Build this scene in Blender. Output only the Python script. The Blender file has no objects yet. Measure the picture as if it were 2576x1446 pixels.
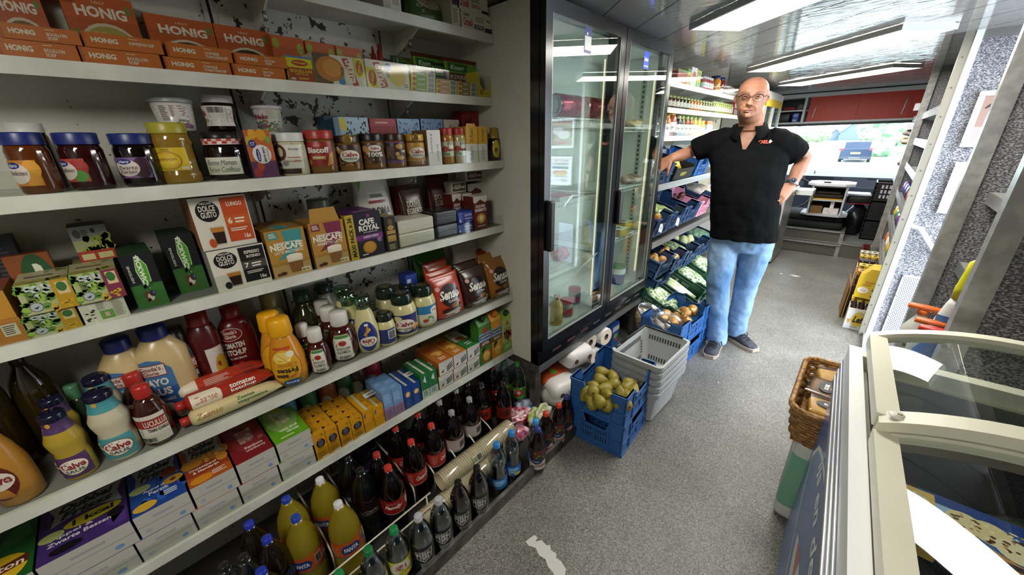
import bpy,bmesh,math,random
from math import sin,cos,pi,radians as R,sqrt,atan2
from mathutils import Vector,Matrix
random.seed(7)
SC=bpy.context.scene
COL=SC.collection
FPX=936.82
_Y,_P,_Q=R(43.0044),R(21.5224),R(-1.26176)
CF=Vector((-sin(_Y)*cos(_P),cos(_Y)*cos(_P),-sin(_P)))
_r0=Vector((cos(_Y),sin(_Y),0));_u0=_r0.cross(CF)
CR=_r0*cos(_Q)+_u0*sin(_Q);CU=-_r0*sin(_Q)+_u0*cos(_Q)
EYE=Vector((0,0,1.5))
def ray(x,y):return CF+CR*((x-1288)/FPX)-CU*((y-723)/FPX)
def atZ(x,y,z):d=ray(x,y);return EYE+d*((z-1.5)/d.z)
def atX(x,y,X):d=ray(x,y);return EYE+d*(X/d.x)
def atY(x,y,Y):d=ray(x,y);return EYE+d*(Y/d.y)
def yx(px,X,z):
 k=(px-1288)/FPX;a=CR-CF*k
 return-(X*a.x+(z-1.5)*a.z)/a.y
def zy(py,X,Y):
 k=-(py-723)/FPX;a=CU-CF*k
 return 1.5-(X*a.x+Y*a.y)/a.z
cam=bpy.data.cameras.new('camera');cam.sensor_width=36;cam.lens=FPX/2576*36
cam.clip_start=0.02;cam.clip_end=300
camo=bpy.data.objects.new('camera',cam);COL.objects.link(camo);SC.camera=camo
camo.matrix_world=Matrix(((CR.x,CU.x,-CF.x,0),(CR.y,CU.y,-CF.y,0),(CR.z,CU.z,-CF.z,1.5),(0,0,0,1)))
def lin(h):
 h=h.lstrip('#');o=[]
 for i in(0,2,4):
  c=int(h[i:i+2],16)/255
  o.append(c/12.92 if c<=.04045 else((c+.055)/1.055)**2.4)
 return(*o,1)
_MC={}
def M(c,r=.45,m=0.,s=.5,coat=0.):
 key=(c,r,m,s,coat)
 if key in _MC:return _MC[key]
 mt=bpy.data.materials.new('mat_%s'%c.strip('#'));mt.use_nodes=True
 b=mt.node_tree.nodes['Principled BSDF']
 b.inputs['Base Color'].default_value=lin(c);b.inputs['Roughness'].default_value=r
 b.inputs['Metallic'].default_value=m;b.inputs['Specular IOR Level'].default_value=s
 b.inputs['Coat Weight'].default_value=coat
 _MC[key]=mt;return mt
def newmat(name):
 mt=bpy.data.materials.new(name);mt.use_nodes=True
 nt=mt.node_tree;b=nt.nodes['Principled BSDF']
 return mt,nt,b
def nd(nt,t,**kw):
 n=nt.nodes.new(t)
 for k,v in kw.items():
  if k in n.inputs:n.inputs[k].default_value=v
  else:setattr(n,k,v)
 return n
def ramp(nt,fac,stops):
 n=nt.nodes.new('ShaderNodeValToRGB');e=n.color_ramp.elements
 while len(e)<len(stops):e.new(.5)
 for el,(p,c)in zip(e,stops):el.position=p;el.color=lin(c)if isinstance(c,str)else c
 nt.links.new(fac,n.inputs[0]);return n.outputs[0]
def noisy(name,c1,c2,scale,r=.6,lo=.4,hi=.6,bump=0.,stretch=None,detail=4.,m=0.,obj=True,r2=None,s=.5):
 mt,nt,b=newmat(name)
 tc=nd(nt,'ShaderNodeTexCoord');mp=nd(nt,'ShaderNodeMapping')
 if stretch:mp.inputs['Scale'].default_value=stretch
 nt.links.new(tc.outputs['Object'],mp.inputs[0])
 n=nd(nt,'ShaderNodeTexNoise',Scale=scale,Detail=detail);nt.links.new(mp.outputs[0],n.inputs['Vector'])
 nt.links.new(ramp(nt,n.outputs['Fac'],[(lo,c1),(hi,c2)]),b.inputs['Base Color'])
 b.inputs['Roughness'].default_value=r;b.inputs['Metallic'].default_value=m
 b.inputs['Specular IOR Level'].default_value=s
 if bump:
  bp=nd(nt,'ShaderNodeBump',Strength=bump,Distance=.01);nt.links.new(n.outputs['Fac'],bp.inputs['Height'])
  nt.links.new(bp.outputs[0],b.inputs['Normal'])
 return mt
def glassy(name,tint='#ffffff',base=.04,edge=.5,rough=.02,blend=.25):
 mt=bpy.data.materials.new(name);mt.use_nodes=True;nt=mt.node_tree;nt.nodes.clear()
 o=nd(nt,'ShaderNodeOutputMaterial');t=nd(nt,'ShaderNodeBsdfTransparent');g=nd(nt,'ShaderNodeBsdfGlossy')
 t.inputs[0].default_value=lin(tint);g.inputs['Roughness'].default_value=rough
 lw=nd(nt,'ShaderNodeLayerWeight',Blend=blend);mr=nd(nt,'ShaderNodeMapRange')
 mr.inputs['To Min'].default_value=base;mr.inputs['To Max'].default_value=edge
 nt.links.new(lw.outputs['Facing'],mr.inputs['Value'])
 mx=nd(nt,'ShaderNodeMixShader');nt.links.new(mr.outputs[0],mx.inputs[0])
 nt.links.new(t.outputs[0],mx.inputs[1]);nt.links.new(g.outputs[0],mx.inputs[2]);nt.links.new(mx.outputs[0],o.inputs[0])
 return mt
def emit(name,c,s):
 mt=bpy.data.materials.new(name);mt.use_nodes=True;nt=mt.node_tree;nt.nodes.clear()
 o=nd(nt,'ShaderNodeOutputMaterial');e=nd(nt,'ShaderNodeEmission');e.inputs[0].default_value=lin(c);e.inputs[1].default_value=s
 nt.links.new(e.outputs[0],o.inputs[0]);return mt
ACRYL=glassy('acrylic','#f8faf8',.008,.12,.06)
GLASS=glassy('glass','#e9f1ee',.06,.45,.01)
FILM=glassy('plastic_film','#f4f5f3',.06,.4,.12)
PET=glassy('clear_pet','#dfe9ea',.10,.75,.04,.4)
STEEL=noisy('steel','#8b8c88','#a5a6a1',30,.35,m=.85,stretch=(1,.05,1))
DSTEEL=noisy('raw_steel','#56544f','#77736c',14,.5,m=.7)
ALU=noisy('aluminium','#a9aaa8','#bdbebb',25,.35,m=.75,stretch=(1,.05,1))
WHITE=M('#d9dad3',.4);SHELFM=noisy('shelf_paint','#c4c5b8','#d2d3c6',9,.42);BLACK=M('#0c0c0d',.35);RUB=M('#161617',.6)
class MB:
 def __init__(s):s.v=[];s.f=[];s.m=[];s.sm=[];s.mats=[];s.mi={}
 def mat(s,m):
  if isinstance(m,str):m=M(m)
  if m.name not in s.mi:s.mi[m.name]=len(s.mats);s.mats.append(m)
  return s.mi[m.name]
 def add(s,vs,fs,m,smooth=False):
  b=len(s.v);s.v.extend([tuple(v)for v in vs]);k=s.mat(m)
  for f in fs:s.f.append([b+i for i in f]);s.m.append(k);s.sm.append(smooth)
  return s
 def box(s,x0,y0,z0,x1,y1,z1,m,T=None,b=0.):
  if b>0:
   return s.rbox(x0,y0,z0,x1,y1,z1,m,b,T)
  vs=[Vector((x,y,z))for x in(x0,x1)for y in(y0,y1)for z in(z0,z1)]
  if T:vs=[T@v for v in vs]
  return s.add(vs,[(0,1,3,2),(4,6,7,5),(0,4,5,1),(2,3,7,6),(0,2,6,4),(1,5,7,3)],m)
 def rbox(s,x0,y0,z0,x1,y1,z1,m,b,T=None,smooth=True,seg=2):
  bm=bmesh.new();bmesh.ops.create_cube(bm,size=1)
  for v in bm.verts:v.co=Vector((x0+(v.co.x+.5)*(x1-x0),y0+(v.co.y+.5)*(y1-y0),z0+(v.co.z+.5)*(z1-z0)))
  bmesh.ops.bevel(bm,geom=bm.edges[:],offset=b,segments=seg,profile=.5,affect='EDGES')
  return s.bm(bm,m,T,smooth)
 def bm(s,bm,m,T=None,smooth=False):
  bm.verts.index_update()
  vs=[(T@v.co)if T else v.co.copy()for v in bm.verts];fs=[[v.index for v in f.verts]for f in bm.faces]
  bm.free();return s.add(vs,fs,m,smooth)
 def quad(s,a,b,c,d,m):return s.add([a,b,c,d],[(0,1,2,3)],m)
 def lathe(s,prof,m,n=24,c=(0,0,0),T=None,smooth=True,sx=1.,sy=1.,mats=None):
  vs=[];fs=[];k=len(prof)
  for i in range(n):
   a=2*pi*i/n
   for r,z in prof:
    v=Vector((c[0]+r*cos(a)*sx,c[1]+r*sin(a)*sy,c[2]+z));vs.append(T@v if T else v)
  for i in range(n):
   j=(i+1)%n
   for q in range(k-1):fs.append((i*k+q,j*k+q,j*k+q+1,i*k+q+1))
  return s.add(vs,fs,m,smooth)
 def cyl(s,p0,p1,r,m,n=12,r1=None,cap=True):
  p0=Vector(p0);p1=Vector(p1);d=(p1-p0);L=d.length;q=d.to_track_quat('Z','Y').to_matrix().to_4x4();T=Matrix.Translation(p0)@q
  r1=r if r1 is None else r1
  pr=[(r,0),(r1,L)]
  if cap:pr=[(0.0001,0)]+pr+[(0.0001,L)]
  return s.lathe(pr,m,n,T=T,smooth=False)if not cap else s._c(pr,m,n,T)
 def _c(s,pr,m,n,T):
  k0=len(s.sm);s.lathe(pr,m,n,T=T,smooth=True)
  q=len(pr)-1
  for i in range(n):s.sm[k0+i*q]=False;s.sm[k0+i*q+q-1]=False
  return s
 def tube(s,pts,r,m,n=8,closed=False,smooth=True,flat=1.):
  pts=[Vector(p)for p in pts];N=len(pts);rs=r if isinstance(r,(list,tuple))else[r]*N
  vs=[];fs=[];up=Vector((0,0,1));prev=None
  for i,p in enumerate(pts):
   if closed:t=pts[(i+1)%N]-pts[i-1]
   else:t=pts[min(i+1,N-1)]-pts[max(i-1,0)]
   t.normalize()
   if prev is None:
    a=t.cross(up)
    if a.length<.1:a=t.cross(Vector((0,1,0)))
   else:a=prev-t*prev.dot(t)
   a.normalize();b=t.cross(a);prev=a
   for j in range(n):
    g=2*pi*j/n;vs.append(p+a*(rs[i]*cos(g))+b*(rs[i]*flat*sin(g)))
  for i in range(N if closed else N-1):
   i2=(i+1)%N
   for j in range(n):fs.append((i*n+j,i*n+(j+1)%n,i2*n+(j+1)%n,i2*n+j))
  if not closed:fs.append(list(range(n))[::-1]);fs.append([(N-1)*n+j for j in range(n)])
  return s.add(vs,fs,m,smooth)
 def prism(s,poly,axis,a0,a1,m,T=None):
  def P(u,v,w):return{'x':(w,u,v),'y':(u,w,v),'z':(u,v,w)}[axis]
  n=len(poly);vs=[Vector(P(u,v,a0))for u,v in poly]+[Vector(P(u,v,a1))for u,v in poly]
  if T:vs=[T@v for v in vs]
  return s.add(vs,[list(range(n))[::-1],[n+i for i in range(n)]]+[(i,(i+1)%n,n+(i+1)%n,n+i)for i in range(n)],m)
 def loft(s,rings,m,cap=True,smooth=True):
  n=len(rings[0]);vs=[p for r in rings for p in r];fs=[]
  for i in range(len(rings)-1):
   for j in range(n):fs.append((i*n+j,i*n+(j+1)%n,(i+1)*n+(j+1)%n,(i+1)*n+j))
  if cap:fs.append(list(range(n))[::-1]);fs.append([(len(rings)-1)*n+j for j in range(n)])
  return s.add(vs,fs,m,smooth)
 def build(s,name,parent=None,loc=None):
  me=bpy.data.meshes.new(name);me.from_pydata(s.v,[],s.f)
  for m in s.mats:me.materials.append(m)
  me.polygons.foreach_set('material_index',s.m);me.polygons.foreach_set('use_smooth',s.sm);me.update()
  o=bpy.data.objects.new(name,me);COL.objects.link(o)
  if parent:o.parent=parent
  if loc is not None:o.location=loc
  return o
def fixn(o):
 bm=bmesh.new();bm.from_mesh(o.data);bmesh.ops.recalc_face_normals(bm,faces=bm.faces[:]);bm.to_mesh(o.data);bm.free();return o
def tag(o,label,cat,group=None):
 for w_ in(' the ',' a ',' of its ',' with '):
  while len(label.split())>15 and w_ in label:label=label.replace(w_,' ',1)
 o['label']=label;o['category']=cat
 if group:o['group']=group
 return o
def thing(name,label,cat,loc=(0,0,0),group=None,rz=0.):
 o=bpy.data.objects.new(name,None);COL.objects.link(o);o.location=loc;o.rotation_euler=(0,0,rz);o.empty_display_size=.05
 return tag(o,label,cat,group)
def struct(o):o['kind']='structure';return o
def dup(o,parent=None,loc=None,rz=None):
 c=o.copy();COL.objects.link(c)
 if parent is not None:c.parent=parent
 if loc is not None:c.location=loc
 if rz is not None:c.rotation_euler=(0,0,rz)
 for ch in KIDS.get(o.name,[]):dup(ch,c)
 return c
KIDS={}
def kid(ch):
 KIDS.setdefault(ch.parent.name,[]).append(ch);return ch
ORD='first second third fourth fifth sixth seventh eighth ninth tenth eleventh twelfth thirteenth fourteenth fifteenth sixteenth seventeenth eighteenth nineteenth twentieth'.split()
ORD+=['twenty-'+w for w in ORD[:9]]+['thirtieth']+['thirty-'+w for w in ORD[:9]]
_TX={}
def textmesh(t,style=''):
 k=(t,style)
 if k in _TX:return _TX[k]
 cu=bpy.data.curves.new('t','FONT');cu.body=t;cu.resolution_u=2
 if 'b' in style:cu.offset=.022
 if 'h' in style:cu.offset=.04
 if 'i' in style:cu.shear=.3
 if 's' in style:cu.space_character=1.15
 ob=bpy.data.objects.new('t',cu);me=bpy.data.meshes.new_from_object(ob)
 vs=[(v.co.x,v.co.y)for v in me.vertices];fs=[tuple(p.vertices)for p in me.polygons]
 bpy.data.objects.remove(ob);bpy.data.meshes.remove(me);bpy.data.curves.remove(cu)
 if vs:
  x0=min(v[0]for v in vs);x1=max(v[0]for v in vs);y0=min(v[1]for v in vs);y1=max(v[1]for v in vs)
  vs=[((x-x0)/max(x1-x0,1e-6),(y-y0)/max(y1-y0,1e-6))for x,y in vs]
 _TX[k]=(vs,fs);return _TX[k]
def art(mb,fm,els,step=.00012,nu=1,r=.4):
 """print a list of shapes on a surface; fm(u,v,offset) gives the 3-D point"""
 off=.0003
 for e in els:
  k=e[0];c=e[-1];off+=step
  if k in 'reop':
   if k=='r':ps=[(e[1],e[2]),(e[3],e[2]),(e[3],e[4]),(e[1],e[4])]
   elif k=='p':ps=e[1]
   else:ps=[(e[1]+e[3]*cos(2*pi*i/20),e[2]+e[4]*sin(2*pi*i/20))for i in range(20)]
   if nu<=1:mb.add([fm(u,v,off)for u,v in ps],[tuple(range(len(ps)))],M(c,r));continue
   ua=min(p[0]for p in ps);ub=max(p[0]for p in ps);va=min(p[1]for p in ps);vb=max(p[1]for p in ps)
   us=sorted(set([ua+(ub-ua)*i/max(2,int(nu*(ub-ua)+1))for i in range(max(2,int(nu*(ub-ua)+1))+1)]+[p[0]for p in ps]));us=[u for i,u in enumerate(us)if i==0 or u-us[i-1]>1e-5];nv=max(1,int(8*(vb-va)+.5));vs=[]
   for ii,u in enumerate(us):
    uu=min(max(u,ua+1e-6),ub-1e-6);hit=[]
    for(x0,y0),(x1,y1)in zip(ps,list(ps[1:])+[ps[0]]):
     if min(x0,x1)<=uu<=max(x0,x1)and abs(x1-x0)>1e-9:hit.append(y0+(y1-y0)*(uu-x0)/(x1-x0))
    lo_,hi_=(min(hit),max(hit))if hit else(va,va)
    vs+=[fm(u,lo_+(hi_-lo_)*j/nv,off)for j in range(nv+1)]
   mb.add(vs,[(i*(nv+1)+j,(i+1)*(nv+1)+j,(i+1)*(nv+1)+j+1,i*(nv+1)+j+1)for i in range(len(us)-1)for j in range(nv)],M(c,r),True)
  elif k=='t':
   t,u0,v0,u1,v1,c=e[1:7];rot=e[7]if len(e)>7 else 0;st=e[8]if len(e)>8 else 'b'
   vs,fs=textmesh(t,st);out=[]
   for x,y in vs:
    if rot==90:x,y=1-y,x
    elif rot==180:x,y=1-x,1-y
    elif rot==270:x,y=y,1-x
    out.append(fm(u0+(u1-u0)*x,v0+(v1-v0)*y,off))
   mb.add(out,fs,M(c,r))
  elif k=='l':
   u0,v0,u1,v1,n=e[1:6];rnd=random.Random(n*7+int(u0*100));vs=[];fs=[]
   for i in range(n):
    v=v1-(v1-v0)*(i+.5)/n;h=(v1-v0)/n*.25;ue=u1-(u1-u0)*rnd.random()*.35;b=len(vs)
    vs+=[fm(u0,v-h,off),fm(ue,v-h,off),fm(ue,v+h,off),fm(u0,v+h,off)];fs.append((b,b+1,b+2,b+3))
   mb.add(vs,fs,M(c,r))
  elif k=='b':
   u0,v0,u1,v1=e[1:5];rnd=random.Random(5);vs=[];fs=[];u=u0;w=(u1-u0)/26
   while u<u1:
    a=w*rnd.choice((.5,.9,1.5));b=len(vs);vs+=[fm(u,v0,off),fm(u+a,v0,off),fm(u+a,v1,off),fm(u,v1,off)];fs.append((b,b+1,b+2,b+3));u+=a+w*rnd.choice((.5,.9))
   mb.add(vs,fs,M(c,r))
  elif k=='d':
   u0,v0,u1,v1,n,sz=e[1:7];rnd=random.Random(n*3+int(v0*50));vs=[];fs=[]
   for i in range(n):
    cu=u0+(u1-u0)*rnd.random();cv=v0+(v1-v0)*rnd.random();a0=rnd.random()*6;b=len(vs);q=5
    for j in range(q):
     a=a0+2*pi*j/q;rr=sz*(.5+rnd.random()*.7);vs.append(fm(cu+rr*cos(a),cv+rr*sin(a),off))
    fs.append(tuple(b+j for j in range(q)))
   mb.add(vs,fs,M(c,r))
def fplane(O,U,V):
 O=Vector(O);U=Vector(U);V=Vector(V);N=U.cross(V).normalized()
 return lambda u,v,o=0.:O+U*u+V*v+N*o
def fcyl(c,rad,phi,span,z0,z1,sx=1.,sy=1.):
 if not callable(rad):rr=rad;rad=lambda z:rr
 def f(u,v,o=0.):
  a=phi+(u-.5)*span;z=z0+(z1-z0)*v;q=rad(z)+o
  return Vector((c[0]+q*cos(a)*sx,c[1]+q*sin(a)*sy,c[2]+z))
 return f
def prof_r(prof):
 def f(z):
  for(r0,z0),(r1,z1)in zip(prof,prof[1:]):
   if z0<=z<=z1 and z1>z0:return r0+(r1-r0)*(z-z0)/(z1-z0)
  return prof[-1][0]
 return f
SX={1:-1.345,2:-1.365,3:-1.30,4:-1.315,5:-1.26,6:-1.27}
SZ={1:1.93,2:1.685,3:1.413,4:1.10,5:.73,6:.385}
def carton(name,label,cat,S,xl,xr,yt,D,col,front=(),top=(),side=(),dx=.012,z0=None,grp=None,h=None,colt=None,cols=None,r=.42,X=None,flap=0,gap=.0015,yaw=0.):
 """a cardboard pack: base corners seen in columns xl..xr, top edge in row yt; front faces the aisle (+X)"""
 X=(SX[S]-dx)if X is None else X;z0=SZ[S]if z0 is None else z0
 Y0=yx(xl,X,z0)+gap;Y1=yx(xr,X,z0)-gap
 if h is None:h=zy(yt,X,(Y0+Y1)/2)-z0
 w=Y1-Y0;mb=MB();m=M(col,r);mt=M(colt or col,r);ms=M(cols or col,r)
 P=lambda x,y,z:Vector((x,y,z))
 mb.quad(P(0,0,0),P(0,w,0),P(0,w,h),P(0,0,h),m)
 mb.quad(P(-D,0,h),P(0,0,h),P(0,w,h),P(-D,w,h),mt)
 mb.quad(P(-D,0,0),P(0,0,0),P(0,0,h),P(-D,0,h),ms)
 mb.quad(P(-D,w,0),P(0,w,0),P(0,w,h),P(-D,w,h),ms)
 mb.quad(P(-D,0,0),P(-D,w,0),P(-D,w,h),P(-D,0,h),ms)
 mb.quad(P(-D,0,0),P(0,0,0),P(0,w,0),P(-D,w,0),ms)
 art(mb,fplane(P(0,0,0),P(0,w,0),P(0,0,h)),front)
 if top:art(mb,fplane(P(0,0,h),P(0,w,0),P(-D,0,0)),top)
 if side:art(mb,fplane(P(-D,0,0),P(D,0,0),P(0,0,h)),side)
 if flap:
  mb.quad(P(-.004,w*.08,h),P(-.004,w*.92,h),P(-.004-flap*.15,w*.85,h+flap),P(-.004-flap*.15,w*.15,h+flap),m)
 o=mb.build(name,None,(X,Y0,z0))
 if yaw:o.rotation_euler=(0,0,yaw)
 tag(o,label,cat,grp);o['_top']=z0+h;o['_dim']=(D,w,h)
 return o
def ctop(o):return o['_top']
def cpos(xc,w,X,z0):
 """centre Y and radius of a round pack whose base is w columns wide around column xc"""
 Y=yx(xc,X,z0);dy=yx(xc+w/2,X,z0)-yx(xc-w/2,X,z0);ca=abs(X)/sqrt(X*X+Y*Y)
 return Y,dy/2*ca
def jar(name,label,cat,S,xc,w,yt,shape,body,lidc,lab=(),labz=(.15,.65),span=2.6,phi=-.55,dx=.012,lidlab=(),grp=None,z0=None,X=None,labc=None,lidname='lid',sx=1.,sy=1.,h=None,fill=None,extra=None,rz=None,lr=.4,lidr=.35,r=None,bodyname='jar',Y=None):
 """round pack made of a turned body, a lid and a wrapped label. shape: list of (radius fraction, height fraction); entries after None are the lid"""
 z0=SZ[S]if z0 is None else z0
 Xf=(SX[S]-dx)if X is None else X
 if Y is None:
  rr=.04
  for _ in range(3):Yc,q=cpos(xc,w,Xf-rr,z0);rr=q
  r=r or rr;Xc=Xf-rr
 else:Xc=Xf;Yc=Y
 if h is None:h=zy(yt,Xc,Yc)-z0
 i=shape.index(None);bp=[(a*r,b*h)for a,b in shape[:i]];lp=[(a*r,b*h)for a,b in shape[i+1:]]
 t=thing(name,label,cat,(Xc,Yc,z0),grp)
 bm_=body if not isinstance(body,str)else M(body,.25,0,.6)
 mb=MB();mb.lathe([(.0001,bp[0][1])]+bp+[(bp[-1][0]*.6,bp[-1][1])],bm_,28,sx=sx,sy=sy);kid(mb.build(bodyname,t))
 if fill:
  mb=MB();fz=fill[1]*h;fp=[(a*.94,b)for a,b in bp if b<fz];fr=prof_r(bp)(fz)*.94
  mb.lathe([(.0001,bp[0][1]+.002)]+fp+[(fr,fz),(.0001,fz)],M(fill[0],.3),24,sx=sx,sy=sy);kid(mb.build('contents',t))
 if lp:
  mb=MB();mb.lathe(lp+[(.0001,lp[-1][1])],lidc if not isinstance(lidc,str)else M(lidc,lidr),28)
  if lidlab:art(mb,fplane((-lp[-1][0]*.7,-lp[-1][0]*.7,lp[-1][1]),(lp[-1][0]*1.4,0,0),(0,lp[-1][0]*1.4,0)),lidlab)
  kid(mb.build(lidname,t))
 if lab:
  mb=MB();rf=prof_r(bp);z_0,z_1=labz[0]*h,labz[1]*h
  fm=fcyl((0,0,0),lambda z:rf(z)+.0008,phi,span,z_0,z_1,sx,sy)
  if labc:
   n=14;k=6;vs=[fm(a/n,b/k)for a in range(n+1)for b in range(k+1)]
   mb.add(vs,[(a*(k+1)+b,(a+1)*(k+1)+b,(a+1)*(k+1)+b+1,a*(k+1)+b+1)for a in range(n)for b in range(k)],M(labc,lr),True)
  art(mb,fm,lab,nu=14,step=.0002);kid(mb.build('label',t))
 if extra:extra(t,r,h,bp)
 return t
JAR=[(.92,.0),(1,.03),(1,.72),(.9,.8),(.86,.82),None,(.93,.81),(.93,.97),(.9,1)]
JARW=[(.9,0),(.98,.03),(1,.1),(1,.7),(.92,.78),(.88,.8),None,(.97,.8),(.98,.98),(.94,1)]
# ================================================================ the setting
CEIL=2.05
def speckle_floor():
 mt,nt,b=newmat('floor_vinyl');tc=nd(nt,'ShaderNodeTexCoord')
 v=nd(nt,'ShaderNodeTexVoronoi',Scale=260.);nt.links.new(tc.outputs['Object'],v.inputs['Vector'])
 w=nd(nt,'ShaderNodeTexNoise',Scale=420.,Detail=2.);nt.links.new(tc.outputs['Object'],w.inputs['Vector'])
 c1=ramp(nt,v.outputs['Color'],[(.1,'#4f4e4b'),(.5,'#7b7a76'),(.9,'#a3a19b')])
 n=nd(nt,'ShaderNodeTexNoise',Scale=3.,Detail=4.);nt.links.new(tc.outputs['Object'],n.inputs['Vector'])
 c2=ramp(nt,n.outputs['Fac'],[(.35,'#d0cec9'),(.7,'#f2f0ec')])
 mx=nt.nodes.new('ShaderNodeMix');mx.data_type='RGBA';mx.blend_type='MULTIPLY';mx.inputs[0].default_value=1.
 nt.links.new(c1,mx.inputs[6]);nt.links.new(c2,mx.inputs[7])
 nt.links.new(mx.outputs[2],b.inputs['Base Color']);b.inputs['Roughness'].default_value=.42
 bp=nd(nt,'ShaderNodeBump',Strength=.25,Distance=.002);nt.links.new(w.outputs['Fac'],bp.inputs['Height']);nt.links.new(bp.outputs[0],b.inputs['Normal'])
 return mt
def carpet_wall():
 mt,nt,b=newmat('speckled_wall');tc=nd(nt,'ShaderNodeTexCoord')
 mp=nd(nt,'ShaderNodeMapping');mp.inputs['Scale'].default_value=(.55,.55,1);nt.links.new(tc.outputs['Object'],mp.inputs[0])
 n=nd(nt,'ShaderNodeTexNoise',Scale=230.,Detail=2.,Roughness=.6);nt.links.new(mp.outputs[0],n.inputs['Vector'])
 nt.links.new(ramp(nt,n.outputs['Fac'],[(.36,'#3c3c40'),(.5,'#6a6b70'),(.66,'#b4b4b8')]),b.inputs['Base Color'])
 b.inputs['Roughness'].default_value=.75
 bp=nd(nt,'ShaderNodeBump',Strength=.5,Distance=.004);nt.links.new(n.outputs['Fac'],bp.inputs['Height']);nt.links.new(bp.outputs[0],b.inputs['Normal'])
 return mt
def chipped():
 mt,nt,b=newmat('chipped_paint');tc=nd(nt,'ShaderNodeTexCoord')
 n=nd(nt,'ShaderNodeTexNoise',Scale=26.,Detail=6.,Roughness=.62);nt.links.new(tc.outputs['Object'],n.inputs['Vector'])
 k=nd(nt,'ShaderNodeTexNoise',Scale=3.1,Detail=1.);nt.links.new(tc.outputs['Object'],k.inputs['Vector'])
 sp=nd(nt,'ShaderNodeSeparateXYZ');nt.links.new(tc.outputs['Object'],sp.inputs[0])
 d=nd(nt,'ShaderNodeMath',operation='ADD');d.inputs[1].default_value=-.60;nt.links.new(sp.outputs[1],d.inputs[0])
 a=nd(nt,'ShaderNodeMath',operation='ABSOLUTE');nt.links.new(d.outputs[0],a.inputs[0])
 g=nd(nt,'ShaderNodeMapRange');g.inputs['From Min'].default_value=.06;g.inputs['From Max'].default_value=.42;g.inputs['To Min'].default_value=.12;g.inputs['To Max'].default_value=0.;nt.links.new(a.outputs[0],g.inputs[0])
 s=nd(nt,'ShaderNodeMath',operation='ADD');nt.links.new(n.outputs['Fac'],s.inputs[0]);nt.links.new(g.outputs[0],s.inputs[1])
 nt.links.new(ramp(nt,s.outputs[0],[(.665,'#c3c3b6'),(.68,'#2a1e18')]),b.inputs['Base Color']);b.inputs['Roughness'].default_value=.5
 return mt
CARPET=carpet_wall()
WALLP=chipped()
BX=-1.575
def slab(name,a,b,m):
 mb=MB();mb.box(*a,*b,m);return struct(mb.build(name))
fl=slab('floor',(-1.7,-1.3,-.06),(1.0,6.32,0),speckle_floor())
mb=MB()
for ps in(((1322,1362),(1334,1352),(1345,1345),(1352,1352),(1347,1362),(1362,1358),(1376,1372),(1384,1370),(1386,1384),(1400,1392),(1398,1402),(1412,1412),(1424,1432),(1420,1452),(1398,1458),(1392,1440),(1378,1424),(1372,1406),(1356,1396),(1348,1378),(1330,1372)),((1985,690),(2003,692),(2016,696),(2000,696)),((1961,687),(1969,687),(1970,689),(1962,689)),((1805,962),(1808,960),(1809,964)),((2008,1005),(2012,1007),(2010,1010))):
 mb.add([atZ(x,y,.0008)for x,y in ps],[tuple(range(len(ps)))],M('#c9c8c2',.6))
mb.build('floor_worn_patch',fl)
mt,nt,b=newmat('ceiling_laminate');b.inputs['Base Color'].default_value=(.28,.28,.27,1);b.inputs['Roughness'].default_value=.07;b.inputs['Specular IOR Level'].default_value=.9
tc=nd(nt,'ShaderNodeTexCoord');mp=nd(nt,'ShaderNodeMapping');mp.inputs['Rotation'].default_value=(0,0,R(41));mp.inputs['Scale'].default_value=(3,26,1)
n=nd(nt,'ShaderNodeTexNoise',Scale=2.2,Detail=1.5);nt.links.new(tc.outputs['Object'],mp.inputs[0]);nt.links.new(mp.outputs[0],n.inputs['Vector'])
bp=nd(nt,'ShaderNodeBump',Strength=.08,Distance=.02);nt.links.new(n.outputs['Fac'],bp.inputs['Height']);nt.links.new(bp.outputs[0],b.inputs['Normal'])
CEILM=mt
mb=MB();cd=Vector((.755,-.656,0));cp=Vector((.656,.755,0))
bmc=bmesh.new()
for k in range(-14,28):
 p0=1.205+k*.257
 q=[cd*-7+cp*(p0+.003),cd*7+cp*(p0+.003),cd*7+cp*(p0+.254),cd*-7+cp*(p0+.254)]
 for p in q:p.z=CEIL
 vs=[bmc.verts.new(p)for p in q];bmc.faces.new(vs)
def clip(bm_,co,no):
 bmesh.ops.bisect_plane(bm_,geom=bm_.verts[:]+bm_.edges[:]+bm_.faces[:],plane_co=co,plane_no=no,clear_outer=True)
for co,no in(((-1.62,0,0),(-1,0,0)),((.97,0,0),(1,0,0)),((0,-1.25,0),(0,-1,0)),((0,7.28,0),(0,1,0))):clip(bmc,co,no)
mb.bm(bmc,CEILM);mb.box(-1.7,-1.3,CEIL+.003,1.0,8.6,CEIL+.06,M('#111111',.9));struct(mb.build('ceiling'))
slab('wall_left',(-1.66,-1.3,0),(BX,7.3,CEIL),WALLP)
slab('wall_rear',(-1.7,-1.36,0),(1.0,-1.3,CEIL),M('#8d8c86',.6))
mb=MB();mb.box(.95,-1.3,0,1.0,2.43,CEIL,CARPET);mb.box(.95,3.80,0,1.0,7.2,CEIL,CARPET);mb.box(.95,2.43,1.97,1.0,3.8,CEIL,CARPET)
struct(mb.build('wall_right'))
mb=MB();mb.box(.60,2.43,-.30,1.3,3.8,-.06,M('#5c5b57',.7));struct(mb.build('trim_1'))
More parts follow.
